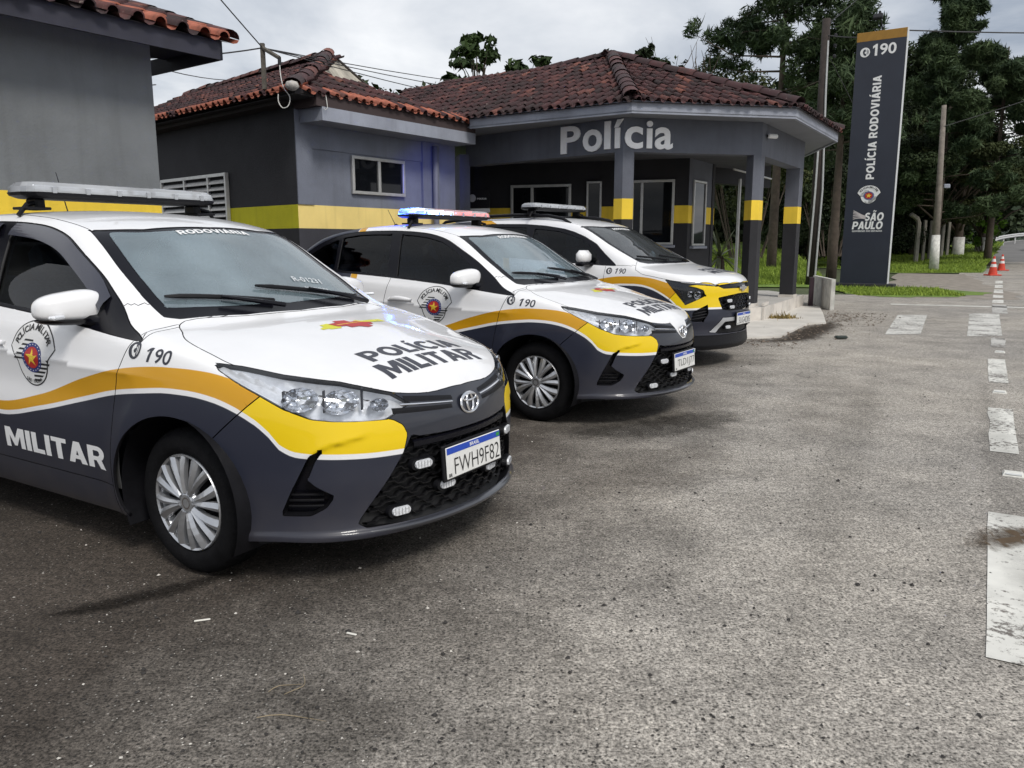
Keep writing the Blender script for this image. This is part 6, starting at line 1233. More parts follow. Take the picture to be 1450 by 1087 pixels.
# roof of the station
AX = np.array((1.97, 16.4, 4.90)); z_e = 3.47; E = [np.array((*p, z_e)) for p in FC]
def outw(i, d=.06): c = np.array([2.2, 16.5]); v = np.array(FC[i]) - c; return np.array((*(np.array(FC[i]) + v / np.linalg.norm(v) * d), z_e))
E = [outw(i) for i in range(4)]; E[0] = np.array((-.92, 14.42, z_e)); RL = np.array((-2.40, 18.9, 4.42)); RB = np.array((5.4, 21.5, 4.3)); EL = np.array((-2.6, 15.9, 3.55))
RF = empty('roof', (0, 0, 0), 0, ST)
plane_roof(RF, [E[0], E[1], AX, RL, EL], fresh=0, limit=300); plane_roof(RF, [E[1], E[2], AX], limit=150); plane_roof(RF, [E[2], E[3], AX], limit=200)
BKc = np.array((2.6, 20.4, z_e)); plane_roof(RF, [E[3], BKc, AX], limit=60)
for a, b in ((E[1], AX), (E[2], AX), (AX, RL), (E[3], AX), (BKc, AX)): ridge_tiles(RF, a + np.array((0, 0, .06)), b + np.array((0, 0, .06)))
# raised letters of the name on the beam
def letter(ch, base, t, n, s0, s1, z0, z1):
    w_ = s1 - s0; v, f = text2d(ch, w_, z1 - z0, .022); c = base + t * (s0 + s1) / 2; zc_ = (z0 + z1) / 2; V = []; nv = len(v)
    for d in (.03, .004): V += [(c[0] + t[0] * a + n[0] * d, c[1] + t[1] * a + n[1] * d, zc_ + b) for a, b in v]
    ed = {}
    for q in f:
        for k in range(len(q)): ed[(q[k], q[(k + 1) % len(q)])] = 1
    F = [tuple(q) for q in f] + [tuple(i + nv for i in q[::-1]) for q in f] + [(j, i, i + nv, j + nv) for i, j in ed if (j, i) not in ed]
    mesh('letter', V, F, mat('sign_white', (.93, .93, .94), .5, var=.05, vscale=8), STR)
oa, obn = np.array([ua[1], -ua[0]]), np.array([ub[1], -ub[0]])
letter('P', A0, ua, oa, 2.34, 2.755, 2.838, 3.285); letter('o', A0, ua, oa, 2.815, 3.205, 2.832, 3.190); letter('l', A0, ua, oa, 3.255, 3.375, 2.850, 3.290); letter('í', A0, ua, oa, 3.450, 3.620, 2.850, 3.300)
letter('c', C1, ub, obn, .015, .325, 2.838, 3.185); letter('i', C1, ub, obn, .385, .490, 2.850, 3.280); letter('a', C1, ub, obn, .53, .842, 2.838, 3.185)
# small dark notice by the door, camera
nb_ = empty('notice_board', (0, 0, 0), 0); pA, pB = np.array([-.78, 15.60]) , np.array([-.30, 15.18]); pA, pB = np.array([-.74, 16.55]), np.array([-.30, 16.40]); nn_ = nw
wall_seg(pA + nw * .45, pB + nw * .45, 2.02, 2.36, .03, 1, 'panel', mat('notice_black', (.012, .012, .016), .3), nb_); wall_seg(pA + nw * .45, pB + nw * .45, 1.93, 2.01, .03, 1, 'strip', LETW, nb_); tag(nb_, 'small black notice board with round crest on porch wall by the downpipe', 'sign')
q0 = pA + nw * .47 + tw * .11
v_, f_ = disc2d(.075, 20); mesh('crest', [(q0[0] + tw[0] * a, q0[1] + tw[1] * a, 2.21 + b) for a, b in v_], f_, mat('crest_grey', (.45, .45, .46), .5), nb_); v_, f_ = text2d('POLÍCIA', .20, .04, .02) if False else block2d('POLÍCIA', .20, .04); q1 = pA + nw * .471 + tw * .31; mesh('lettering', [(q1[0] + tw[0] * a, q1[1] + tw[1] * a, 2.20 + b) for a, b in v_], f_, LETW, nb_)
nb_.location = (0, 0, 0)
cc = empty('security_camera', (*(C2 + uc * .30 - nc * .05), 3.12)); tag(cc, 'small white security camera on the porch beam above the second column', 'camera')
MB().box((.03, -.03, 0), (.20, .07, .07), Matrix.Rotation(R_(20), 3, 'Z'), bev=.02).make('housing', LETW, cc); MB().tube([(0, 0, 0), (.0, .10, .03)], .018, 6).make('bracket', LETW, cc); MB().lathe([(0, .0), (.024, .0), (.026, .012)], 12, 'X', (-.075, -.06, 0)).make('lens', GLOSSB, cc)
# ---------------------------------------------------------------- dark house with louvred window
HS = empty('side_house'); tag(HS, 'low house with charcoal side wall, shaded yellow band, louvred window and old tiled roof', 'building'); HR = HS
K = np.array([-3.17, 12.0]); h2 = np.array([math.cos(R_(54)), math.sin(R_(54))]); h1 = np.array([math.cos(R_(137.5)), math.sin(R_(137.5))]); hn = np.array([h2[1], -h2[0]]); hm = np.array([h1[1], -h1[0]]) * -1
ZB_ = (0, 1.55, 1.897, 3.06); wn_ = np.array([-h1[1], h1[0]]); wn_ = wn_ if wn_[1] < 0 else -wn_; MI = K + (h1 + h2) * .17
for (z0_, z1_), m1_, m2_ in (((0, 1.55), plaster('charcoal_wall', (.045, .045, .055), .2), DKW), ((1.55, 1.897), YEB_LIT, YEB_SHADE), ((1.897, 3.06), HGW, DKW)):
    MB().prism([K, K + h2 * 3.62, K + h2 * 3.62 + h1 * .17, MI], z0_, z1_).make('wall' if z0_ != 1.55 else 'colour_band', m1_, HR); MB().prism([K + h1 * 5.2, K, MI, K + h1 * 5.2 + h2 * .17], z0_, z1_).make('wall' if z0_ != 1.55 else 'colour_band', m2_, HR)
MB().prism([K + h1 * 5.2, K, MI, K + h1 * 5.2 + h2 * .17], 3.06, 3.53).make('wall', DKW, HR)
hm = np.array([-h1[1], h1[0]])
wall_seg(K + h2 * .30 + hn * .0, K + h2 * 2.70, 2.72, 3.06, .02, -1, 'lintel_band', HGW, HR); wall_seg(K, K + h2 * .30, 1.90, 3.06, .02, -1, 'pilaster', HGW, HR); wall_seg(K + h2 * 2.70, K + h2 * 3.15, 1.90, 3.06, .05, -1, 'pilaster', HGW, HR)
MB().tube([(*(K + h2 * 2.95 + hn * .12), .1), (*(K + h2 * 2.95 + hn * .12), 3.0)], .055, 12).make('downpipe', mat('pipe_grey', (.12, .127, .15), .6, var=.1), HR, True)
# boxed eave
MB().prism([K, K + h2 * 3.62, K + h2 * 3.62 + h1 * .17, MI], 3.06, 3.42).make('wall', HGW, HR); MB().prism([K + h1 * 5.4 + wn_ * .38, K + hn * .5 + wn_ * .38, K + h2 * 3.65 + hn * .5, K + h2 * 3.65 - hn * .1, K + h1 * .1 - wn_ * .1, K + h1 * 5.4 - wn_ * .1], 3.355, 3.365).make('soffit', mat('soffit_black', (.02, .018, .02), .9), HR)
bx0, bx1 = K + h2 * .10, K + h2 * 3.6; MB().prism([bx0 + hn * .50, bx1 + hn * .50, bx1 - hn * .0, bx0 - hn * .0], 3.062, 3.25).make('eave_box', LGW, HR); wall_seg(K + h1 * 5.4 + hm * -.0, K + h1 * .02, 3.30, 3.42, .22, -1, 'eave_board', mat('eave_wood', (.03, .024, .022), .9), HR)
wall_seg(K + h2 * .0, K + h2 * 3.6, 3.25, 3.42, .5, -1, 'eave_board', mat('eave_brown', (.05, .035, .035), .9), HR)
window(HR, K + h2 * 1.06 + hn * .004, K + h2 * 2.25 + hn * .004, 2.10, 2.69, hn, .05, (.5,), .05)
# louvred window on the side wall
lv = empty('louvred_window', (0, 0, 0), 0, HR); w0, w1 = 2.28, 1.12; wn = np.array([-h1[1], h1[0]]); wn = wn if wn @ np.array([0, -1.]) > 0 else -wn
def lbox(s, z, ds, dz, dd, off, nm, rot=0, m=ALU):
    c = K + h1 * s + wn * off; I = Matrix(((h1[0], wn[0], 0), (h1[1], wn[1], 0), (0, 0, 1))); MB().box((c[0], c[1], z), (ds, dd, dz), I @ Matrix.Rotation(rot, 3, 'X')).make(nm, m, lv)
lbox(3.18, 1.86, 2.34, 1.14, .02, .012, 'dark_interior', 0, DARKROOM)
for s in (2.01, 2.60, 3.46, 4.36): lbox(s, 1.86, .045, 1.16, .06, .04, 'frame')
for z in (1.28, 2.44): lbox(3.18, z, 2.39, .05, .06, .04, 'frame')
for k in range(10):
    z = 1.36 + .108 * k
    for a, b in ((2.04, 2.57), (2.63, 3.43), (3.49, 4.33)): lbox((a + b) / 2, z, b - a, .088, .006, .045, 'louvre', R_(38), mat('louvre_metal', (.40, .40, .40), .45, .4, var=.2, vscale=20))
# house roof
hz = 3.40; e0 = np.array((*(K + hn * .55 + wn * .42), hz)); e2 = np.array((*(K + h2 * 3.75 + hn * .55), hz)); e1 = np.array((*(K + h1 * 5.6 + wn * .42), hz + .02)); r0 = np.array((-3.34, 15.2, 4.66)); r1 = np.array((*(np.array([-3.34, 15.2]) + h1 * 5.5), 4.60)); ap_ = np.array((-3.16, 13.35, 4.02))
HRo = empty('roof', (0, 0, 0), 0, HS)
plane_roof(HRo, [e1, e0, ap_, r0, r1], fresh=1, limit=260, w=.17, l=.31); plane_roof(HRo, [e0, e2, ap_], fresh=1, limit=200, w=.17, l=.31)
ridge_tiles(HRo, e0 + np.array((0, 0, .05)), ap_ + np.array((0, 0, .07)), .12); ridge_tiles(HRo, ap_ + np.array((0, 0, .05)), r0 + np.array((0, 0, .07)), .12); ridge_tiles(HRo, r0 + np.array((0, 0, .05)), r1 + np.array((0, 0, .05)), .12)
mp = MB(); mp.lathe([(0, -.07), (.06, -.05), (.10, -.01), (.075, .05), (.04, .06), (0, .075)], 9); o = mp.make('hip_mortar', mat('mortar', (.42, .40, .37), .95, var=.3, vscale=14, bump=.8, bscale=25), HRo, True); o.location = e0 + np.array((.0, .0, .05)); MB().prism([e0[:2] + np.array((.02, .04)), e0[:2] + h2 * .45 + np.array((-.03, .03)), K[:2], e0[:2] + h1 * .45 + np.array((.03, .05))], 3.36, 3.44).make('corner_block', MATS['soffit_black'], HRo)
gm_ = plaster('stained_gable', (.40, .37, .31), .5, 2.2); g2 = np.array((-2.78, 16.3, 4.30)); g3 = np.array((-2.0, 15.6, 3.55)); bk_ = np.array((-.10, .14, -.02)); gp = [ap_ + np.array((.02, 0, .02)), r0 + np.array((.03, 0, .06)), g2, g3, np.array((-2.6, 13.6, 3.5))]
mesh('gable_wall', [*gp, *[p + bk_ for p in gp]], [(0, 2, 1), (0, 3, 2), (0, 4, 3), (5, 6, 7), (5, 7, 8), (0, 1, 6, 5), (1, 2, 7, 6), (2, 3, 8, 7)], gm_, HRo); MB().tube([gp[1] + np.array((0, 0, .02)), g2 + np.array((0, 0, .02))], .028, 5).make('verge_board', mat('verge_dark', (.06, .05, .045), .9), HRo)
# wall bracket for wires, hanging cable
wb = empty('wire_bracket', (0, 0, 0)); tag(wb, 'weathered wooden wire bracket standing on the house roof edge', 'bracket'); b0 = e0 + np.array((-.42, .28, .10))
MB().box((b0[0] - .10, b0[1] + .2, b0[2] + .30), (.055, .055, .62)).make('post', mat('old_wood', (.10, .09, .075), .9, var=.3, vscale=12), wb); MB().tube([b0 + np.array((-.10, .2, .55)), b0 + np.array((.20, -.05, .36))], .03, 6).make('arm', MATS['old_wood'], wb); MB().tube([b0 + np.array((.20, -.05, .36)), b0 + np.array((.20, -.05, .27))], .025, 8).make('insulator', DKW, wb)
cab = mat('white_cable', (.62, .61, .58), .5); lp = [b0 + np.array(p) for p in ((.20, -.05, .30), (.22, -.10, .12), (.27, -.16, -.05), (.36, -.20, -.18), (.34, -.22, -.30), (.26, -.22, -.33), (.20, -.20, -.24), (.20, -.18, -.12))]
tag(MB().tube([Vector(p) for p in sm(lp, 4, False)], .007, 6).make('hanging_cable', cab), 'loop of white cable hanging from the house roof corner', 'cable')
dl = e0 + (e2 - e0) * .14; tag(MB().tube([dl + np.array(p) for p in ((0, 0, .02), (.02, -.03, -.08), (.03, -.04, -.17), (.0, -.05, -.20), (-.02, -.05, -.17))], .006, 6).make('cable_tail', cab), 'short hooked white cable end under the house eave', 'cable')
# ---------------------------------------------------------------- storehouse at the left
LB = empty('storehouse'); tag(LB, 'plain grey storehouse at far left with yellow band and red tiled eave', 'building'); LR = LB; Q = np.array([-3.894, 9.0]); q2 = h2; qn = hn
banded(Q - q2 * 5.5, Q, (0, 1.50, 1.822, 3.52), (DKW, YEB, LBW), .2, 1, LR); wall_seg(Q - q2 * .004 + np.array([-q2[1], q2[0]]) * .21, Q - q2 * .004 + np.array([-q2[1], q2[0]]) * 4, 0, 3.5, .2, 1, 'wall', DKW, LR)
ee0 = np.array((*(Q - q2 * 5.6 + qn * .55), 3.50)); ee1 = np.array((*(Q + q2 * .62 + qn * .55), 3.50)); up_ = np.array((-qn[0] * 2.6, -qn[1] * 2.6, .86))
wall_seg(Q - q2 * 5.6 + qn * .50, Q + q2 * .55 + qn * .50, 3.30, 3.50, .03, 1, 'fascia', mat('fascia_navy', (.028, .028, .042), .7, var=.2), LR); MB().prism([Q - q2 * 5.6 + qn * .48, Q + q2 * .55 + qn * .48, Q + q2 * .55 - qn * .6, Q - q2 * 5.6 - qn * .6], 3.44, 3.46).make('soffit', mat('soffit_dark', (.022, .022, .028), .9), LR); wall_seg(Q + q2 * .55 + qn * .5, Q + q2 * .55 - qn * 2.2, 3.30, 3.47, .03, 1, 'fascia', MATS['fascia_navy'], LR)
LRo = empty('roof', (0, 0, 0), 0, LB); plane_roof(LRo, [ee0, ee1, ee1 + up_, ee0 + up_], fresh=2, limit=300, w=.24, l=.40); ridge_tiles(LRo, ee1 + np.array((0, 0, .03)), ee1 + up_ + np.array((0, 0, .03)), .11)
MB().tube([(*(Q - q2 * .55 + qn * .1), 3.9), (*(Q - q2 * .55 + qn * .1), 4.6)], .03, 8).make('vent_pipe', DKW, LRo)

rebase(ST, (1.8, 16.5, 0)); rebase(HS, (-3.17, 12.0, 0)); rebase(LB, (-3.89, 9.0, 0))
# ================================================================ totem sign
TP0, TP1 = np.array([10.18, 24.75]), np.array([11.30, 24.02]); TT = empty('totem_sign', (*((TP0 + TP1) / 2), 0)); tl = np.linalg.norm(TP1 - TP0); tt = (TP1 - TP0) / tl; TT.rotation_euler = (0, 0, math.atan2(tt[1], tt[0])); tag(TT, 'tall navy totem sign with white vertical lettering beside the road', 'sign')
NAVY = mat('totem_navy', (.020, .024, .038), .45, var=.12, vscale=2); TH = 7.42; tw_ = tl / 2
MB().box((0, .11, TH / 2 + .05), (tl, .22, TH - .1), bev=.01).make('panel', NAVY, TT); MB().box((0, .11, TH - .13), (tl + .006, .226, .26), bev=.008).make('top_band', mat('totem_ochre', (.30, .155, .02), .6, var=.15), TT); MB().box((tw_ + .012, .11, TH / 2), (.02, .23, TH), bev=.004).make('edge_trim', mat('totem_trim', (.60, .61, .62), .5), TT); MB().box((-.03, .11, .06), (tl + .5, .5, .14), bev=.02).make('footing', DKW, TT)
def tput(sh, x, z, m, nm='lettering', rot=0, d=.004):
    v, f = sh
    if rot: v = np.stack([-v[:, 1], v[:, 0]], 1)
    mesh(nm, [(x + a, -d, z + b) for a, b in v], f, m, TT)
SW = mat('totem_white', (.74, .74, .74), .5); d_, h_ = phone190()
tput((d_[0] * .27, d_[1]), -.42, 6.86, SW, 'phone_mark'); tput((h_[0] * .26, h_[1]), -.42, 6.86, NAVY, 'phone_mark', 0, .008)
one_ = poly2d([(-.12, .18), (.02, .27), (.09, .27), (.09, -.27), (-.02, -.27), (-.02, .13), (-.12, .07)]); tput((one_[0] * .60, one_[1]), -.14, 6.90, SW); tput(text2d('90', .44, .31, .02), .20, 6.90, SW)
tput(block2d('POLÍCIA RODOVIÁRIA', 2.95, .30, .10), -.06, 4.70, SW, 'lettering', 1)
for i, (mk, (v_, f_)) in enumerate(shield2d(1.9)): tput((v_, f_), -.02, 2.78, SHM[mk], 'badge', 0, .004 + .002 * i)
tput(block2d('SÃO', .52, .32, .06, .15), .18, 2.16, SW); tput(block2d('PAULO', .86, .24, .06, .15), .0, 1.87, SW); tput(text2d('GOVERNO DO ESTADO', .84, .05, .02), .0, 1.70, SW)
fl_ = []
for k in range(6):
    up = [(-.42 + .36 * t, 2.07 + .045 * k * (1 - .5 * t) + .03 * math.sin(3 * t + k * .4)) for t in np.linspace(0, 1, 7)]; fl_.append(poly2d(up + [(x, z - .022) for x, z in up[::-1]]))
v_, f_ = join2d(*fl_); tput((v_, f_), 0, 0, mat('flag_pale', (.55, .50, .50), .5), 'flag_mark')
fl = MB(); MB().tube([(.02, .11, TH - .02), (-.03, .08, TH + .16), (-.06, .0, TH + .34)], .018, 6).make('lamp_arm', DKW, TT); MB().box((-.13, -.05, TH + .38), (.26, .12, .16), Matrix.Rotation(R_(-28), 3, 'X'), bev=.02).box((-.10, .0, TH + .48), (.06, .06, .12)).make('flood_lamp', DKW, TT)
# ================================================================ poles and wires
WOODP = mat('pole_wood', (.034, .026, .023), .9, var=.35, vscale=6, bump=.5, bscale=20); CONP = mat('pole_concrete', (.30, .28, .25), .9, var=.2, vscale=4); WHITEW = mat('whitewash', (.62, .61, .57), .9, var=.3, vscale=5); WIREM = mat('wire', (.03, .03, .032), .6)
p1 = empty('wooden_pole', (9.59, 25.6, 0)); tag(p1, 'dark wooden utility pole with grey conduits behind the station porch', 'utility pole')
MB().tube([(0, 0, -.1), (.0, 0, 4), (-.03, 0, 8.05)], [.15, .135, .12], 10).make('pole', WOODP, p1, True); MB().tube([(-.15, -.14, .3), (-.10, -.18, 3), (-.08, -.16, 5.2)], .03, 6).make('conduit', ALU, p1); MB().tube([(.06, -.2, .3), (.12, -.18, 3), (.03, -.15, 6.0), (.02, -.1, 7.4)], .03, 6).make('conduit', ALU, p1); MB().tube([(-.25, -.12, 4.9), (.25, -.12, 4.95)], .03, 6).make('strap', DKW, p1)
for k in range(3): MB().lathe([(0, -.05), (.05, -.04), (.06, .02), (.03, .06), (0, .07)], 8, 'Z', (.24, -.1, 7.55 - .3 * k)).make('insulator', DKW, p1)
p2 = empty('concrete_pole', (21.06, 39.9, 0)); tag(p2, 'slim utility pole with whitewashed foot on the lawn', 'utility pole'); MB().tube([(0, 0, -.1), (-.1, 0, 4), (-.22, 0, 7.9)], [.19, .15, .11], 8).make('pole', mat('pole_grey', (.20, .175, .15), .9, var=.3, vscale=4), p2, True); MB().tube([(.0, 0, 0), (-.04, 0, 1.75)], [.24, .20], 8).make('whitewash', WHITEW, p2, True); MB().box((.22, -.1, 4.1), (.3, .12, .2), bev=.03).make('meter_box', LGW, p2)
def wire(pts, label, sag=.25, r=.012):
    P = []
    for a, b in zip(pts[:-1], pts[1:]):
        a, b = np.array(a, float), np.array(b, float)
        for t in np.linspace(0, 1, 9)[:-1]: P.append(tuple(a + (b - a) * t - np.array((0, 0, sag * 4 * t * (1 - t)))))
    P.append(tuple(pts[-1])); o = MB().tube(P, r, 5).make('wire', WIREM); tag(o, label, 'wire')
bk = e0 + np.array((-.52, .48, .65))
wire([(-4.6, 9.2, 3.34), tuple(bk)], 'thick black wire from the storehouse eave to the roof bracket', .05, .010); wire([(-4.65, 9.3, 3.36), (-7.5, 17.5, 4.62)], 'thin wire slanting down behind the house roof at left', .1, .012); wire([(-4.4, 9.2, 3.38), (-5.6, 17.5, 4.72)], 'lower thin wire running behind the house roof at left', .1, .007)
wire([(-4.2, 9.0, 5.2), tuple(bk + np.array((.0, 0, 0)))], 'black wire slanting from the sky to the roof bracket', .02, .009)
wire([tuple(bk), (1.2, 26, 6.05)], 'upper thin wire from the roof bracket towards the trees', .1, .008); wire([tuple(bk), (1.2, 26, 5.75)], 'middle thin wire from the roof bracket towards the trees', .1, .008); wire([tuple(bk), (1.2, 26, 5.35)], 'lowest thin wire from the roof bracket towards the trees', .1, .008)
wire([(9.6, 25.5, 7.55), (11.4, 24.3, 7.40), (26, 30, 8.9)], 'black wire from the wooden pole past the totem top to the right', .12, .020); wire([(20.85, 39.8, 6.9), (31.0, 37.5, 10.4)], 'pale service wire rising from the slim pole to the right', .1, .018); wire([(9.6, 25.5, 7.9), (11.5, 27.5, 9.4), (14.5, 31.5, 13.5)], 'wire climbing from the wooden pole to upper right', .02, .012); wire([(9.7, 25.5, 6.9), (14.0, 31.0, 4.5)], 'guy wire slanting down from the wooden pole', .02, .012)
# ================================================================ fence posts, cones, guard rail, low wall
for i, (x, y, lean) in enumerate(((23.6, 46.8, 1), (24.5, 47.8, 0), (25.4, 48.8, 0), (26.3, 49.8, 0), (27.2, 50.8, 0), (28.2, 52.0, 0))):
    e = empty('fence_post', (x, y, 0)); MB().tube([(0, 0, -.1), (0, 0, 2.5), (-.10, 0, 2.75), (-.55, -.1, 3.0)] if lean else [(0, 0, -.1), (0, 0, 2.7)], .13 if lean else .10, 6).make('post', CONP, e)
    tag(e, ('concrete fence post with bent top nearest the totem', 'straight concrete fence post right behind the bent one', 'second straight concrete fence post counted from the bent one', 'third straight concrete fence post counted from the bent one', 'fourth straight concrete fence post counted from the bent one', 'farthest straight concrete fence post by the whitewashed trunk')[i], 'fence post', 'concrete fence posts')
CO = mat('cone_orange', (.55, .045, .018), .55, var=.12); CW = mat('cone_white', (.72, .70, .68), .5, var=.1)
for (x, y), lb in (((20.3, 33.7), 'nearer orange traffic cone with dirty stripes beside the dashed line'), ((24.5, 40.0), 'farther orange traffic cone with two clean white stripes')):
    e = empty('traffic_cone', (x, y, 0)); MB().box((0, 0, .025), (.50, .50, .05), bev=.015).make('base', CO, e)
    def cr(z): return .19 - .155 * z / .80
    for z0, z1, m, nm in ((.05, .36, CO, 'cone_body'), (.36, .48, CW, 'stripe'), (.48, .58, CO, 'cone_body'), (.58, .70, CW, 'stripe'), (.70, .80, CO, 'cone_body')): MB().lathe([(cr(z0), z0), (cr(z1), z1), (0, z1)], 18).make(nm, m, e, False)
    tag(e, lb, 'traffic cone', 'traffic cones by the lane line')
gr_ = empty('guard_rail', (42.5, 71, 0)); tag(gr_, 'pale steel guard rail on the bend of the far highway', 'guard rail'); G_ = [(41.0 - 42.5, 69 - 71, 1.25), (46 - 42.5, 77 - 71, 1.60), (53 - 42.5, 86.5 - 71, 2.05), (62 - 42.5, 96 - 71, 2.5), (74 - 42.5, 106 - 71, 3.0), (90 - 42.5, 119 - 71, 3.4)]; GS = sm(G_, 4, False)
GALV = mat('galvanised', (.55, .55, .54), .5, .3); V = []
for p in GS: V += [(p[0], p[1], p[2] - .2), (p[0] + .06, p[1] - .06, p[2] - .1), (p[0], p[1], p[2]), (p[0] + .06, p[1] - .06, p[2] + .1), (p[0], p[1], p[2] + .2)]
mesh('rail', V, [(i * 5 + k, i * 5 + k + 1, i * 5 + k + 6, i * 5 + k + 5) for i in range(len(GS) - 1) for k in range(4)], GALV, gr_)
for p in GS[::2]: MB().box((p[0] - .08, p[1] + .08, p[2] - .55), (.12, .12, 1.1)).make('post', GALV, gr_)
MB().box((GS[0][0] - .2, GS[0][1] - .3, GS[0][2] - .05), (1.1, .5, .45), bev=.1).make('end_terminal', WHITEW, gr_); MB().tube([(GS[0][0] - .4, GS[0][1] - .2, GS[0][2] - .2), (GS[0][0] - 1.2, GS[0][1] - 1.2, -.0)], .09, 6).make('end_strut', GALV, gr_)
lw = empty('low_wall', (6.45, 16.3, 0)); tag(lw, 'low white end wall at the right side of the paved apron', 'wall'); MB().prism([(-.05, -.35), (.02, -.38), (.40, 1.6), (.32, 1.63)], 0, .62).make('wall_body', WHITEW, lw); MB().prism([(-.16, .5), (-.08, .48), (.0, .75), (-.08, .77)], 0, .62).make('dark_post', mat('plum', (.03, .014, .022), .7), lw)
dk = MB(); o = MB().box((0, 0, .03), (.17, .09, .04), bev=.016).make('oil_lid', mat('manhole', (.02, .03, .026), .7, var=.3, vscale=20)); o.location = (4.62, 11.05, 0); tag(o, 'small dark greenish rubber lump on the gravel by the apron', 'debris')
# ================================================================ plants
def leafm(name, a, b, rough=.7):
    m = bpy.data.materials.new(name); m.use_nodes = True; nt = m.node_tree; p = nt.nodes['Principled BSDF']; L = nt.links.new; at = nt.nodes.new('ShaderNodeAttribute'); at.attribute_name = 'rnd'; r = nt.nodes.new('ShaderNodeMix'); r.data_type = 'RGBA'; L(at.outputs['Fac'], r.inputs[0]); r.inputs[6].default_value = (*a, 1); r.inputs[7].default_value = (*b, 1); L(r.outputs[2], p.inputs['Base Color']); p.inputs['Roughness'].default_value = rough; p.inputs['Specular IOR Level'].default_value = .25
    MATS[name] = m; return m
L_BROAD = leafm('broad_leaves', (.016, .034, .010), (.060, .095, .028)); L_PINE = leafm('pine_needles', (.012, .030, .013), (.075, .110, .045)); L_DARK = leafm('forest_leaves', (.006, .013, .005), (.034, .052, .016)); L_OLIVE = leafm('olive_leaves', (.020, .032, .010), (.085, .100, .034)); L_LIME = leafm('lime_leaves', (.05, .13, .012), (.14, .26, .03)); BARK = mat('bark', (.075, .058, .045), .95, var=.35, vscale=5, bump=.6, bscale=14)
def leaves(name, C, rad, n, size, m, parent, seed, flat=.6, aspect=1.9, droop=0.):
    """leaf-sized blades in clumps: C clump centres (k,3), rad per clump (k,3)"""
    r = np.random.default_rng(seed); C = np.array(C, float); rad = np.array(rad, float); k = len(C)
    if rad.ndim == 1: rad = np.repeat(rad[:, None], 3, 1)
    idx = r.choice(k, n, p=(w_ := rad.prod(1) ** .7) / w_.sum()); d = r.normal(size=(n, 3)); d /= np.linalg.norm(d, axis=1, keepdims=True); P = C[idx] + d * rad[idx] * (r.random((n, 1)) ** .45)
    nrm = d * .6 + r.normal(size=(n, 3)) * .7; nrm[:, 2] += flat; nrm /= np.linalg.norm(nrm, axis=1, keepdims=True); t = np.cross(nrm, r.normal(size=(n, 3))); t /= np.linalg.norm(t, axis=1, keepdims=True); t[:, 2] -= droop; b = np.cross(nrm, t); s = size * r.lognormal(0, .3, (n, 1))
    V = np.empty((n, 4, 3)); V[:, 0] = P - t * s * aspect * .5; V[:, 1] = P + b * s * .5 + nrm * s * .15; V[:, 2] = P + t * s * aspect * .5; V[:, 3] = P - b * s * .5 + nrm * s * .15
    V = V.reshape(-1, 3); me = bpy.data.meshes.new(name); me.vertices.add(4 * n); me.vertices.foreach_set('co', V.ravel().astype(np.float32)); me.loops.add(4 * n); me.loops.foreach_set('vertex_index', np.arange(4 * n, dtype=np.int32)); me.polygons.add(n); me.polygons.foreach_set('loop_start', np.arange(0, 4 * n, 4, dtype=np.int32)); me.update(calc_edges=True); me.materials.append(m)
    a = me.attributes.new('rnd', 'FLOAT', 'POINT'); cl = r.random(k)[idx]; a.data.foreach_set('value', np.repeat(np.clip(.55 * cl + .45 * r.random(n), 0, 1), 4).astype(np.float32)); o = bpy.data.objects.new(name, me); COL.objects.link(o); o.parent = parent; return o
def broad_tree(loc, h, rx, label, seed, m=L_BROAD, n=5000, size=.16, trunk=.2, base=.35, group=None, name='tree', gaps=.8, ncl=26):
    r = np.random.default_rng(seed); e = empty(name, loc); tag(e, label, 'tree', group); cc = []; rr = []; b = MB(); top = np.array((r.normal(0, .2), r.normal(0, .2), h * .75)); b.tube([(0, 0, -.2), (r.normal(0, .06) * h * .1, 0, h * .35), tuple(top)], [trunk, trunk * .7, trunk * .25], 8)
    for i in range(ncl):
        a = r.uniform(0, 6.28); t = r.uniform(base, 1.0); rad = rx * math.sin(math.pi * min(.98, .18 + .78 * (t - base) / (1 - base))) ** .7 * r.uniform(.25, 1.0); c = np.array((rad * math.cos(a), rad * math.sin(a), h * t)); cc.append(c); rr.append(np.array((r.uniform(.7, 1.3), r.uniform(.7, 1.3), r.uniform(.35, .7))) * rx * r.uniform(.16, .42) * gaps); s = np.array((0, 0, h * max(.25, t - .28))); b.tube([tuple(s), tuple(s * .4 + c * .6 + np.array((0, 0, .05 * h))), tuple(c)], [trunk * .3, trunk * .18, trunk * .06], 5)
    b.make('trunk', BARK, e, True); leaves('crown', cc, rr, n, size, m, e, seed + 1); return e
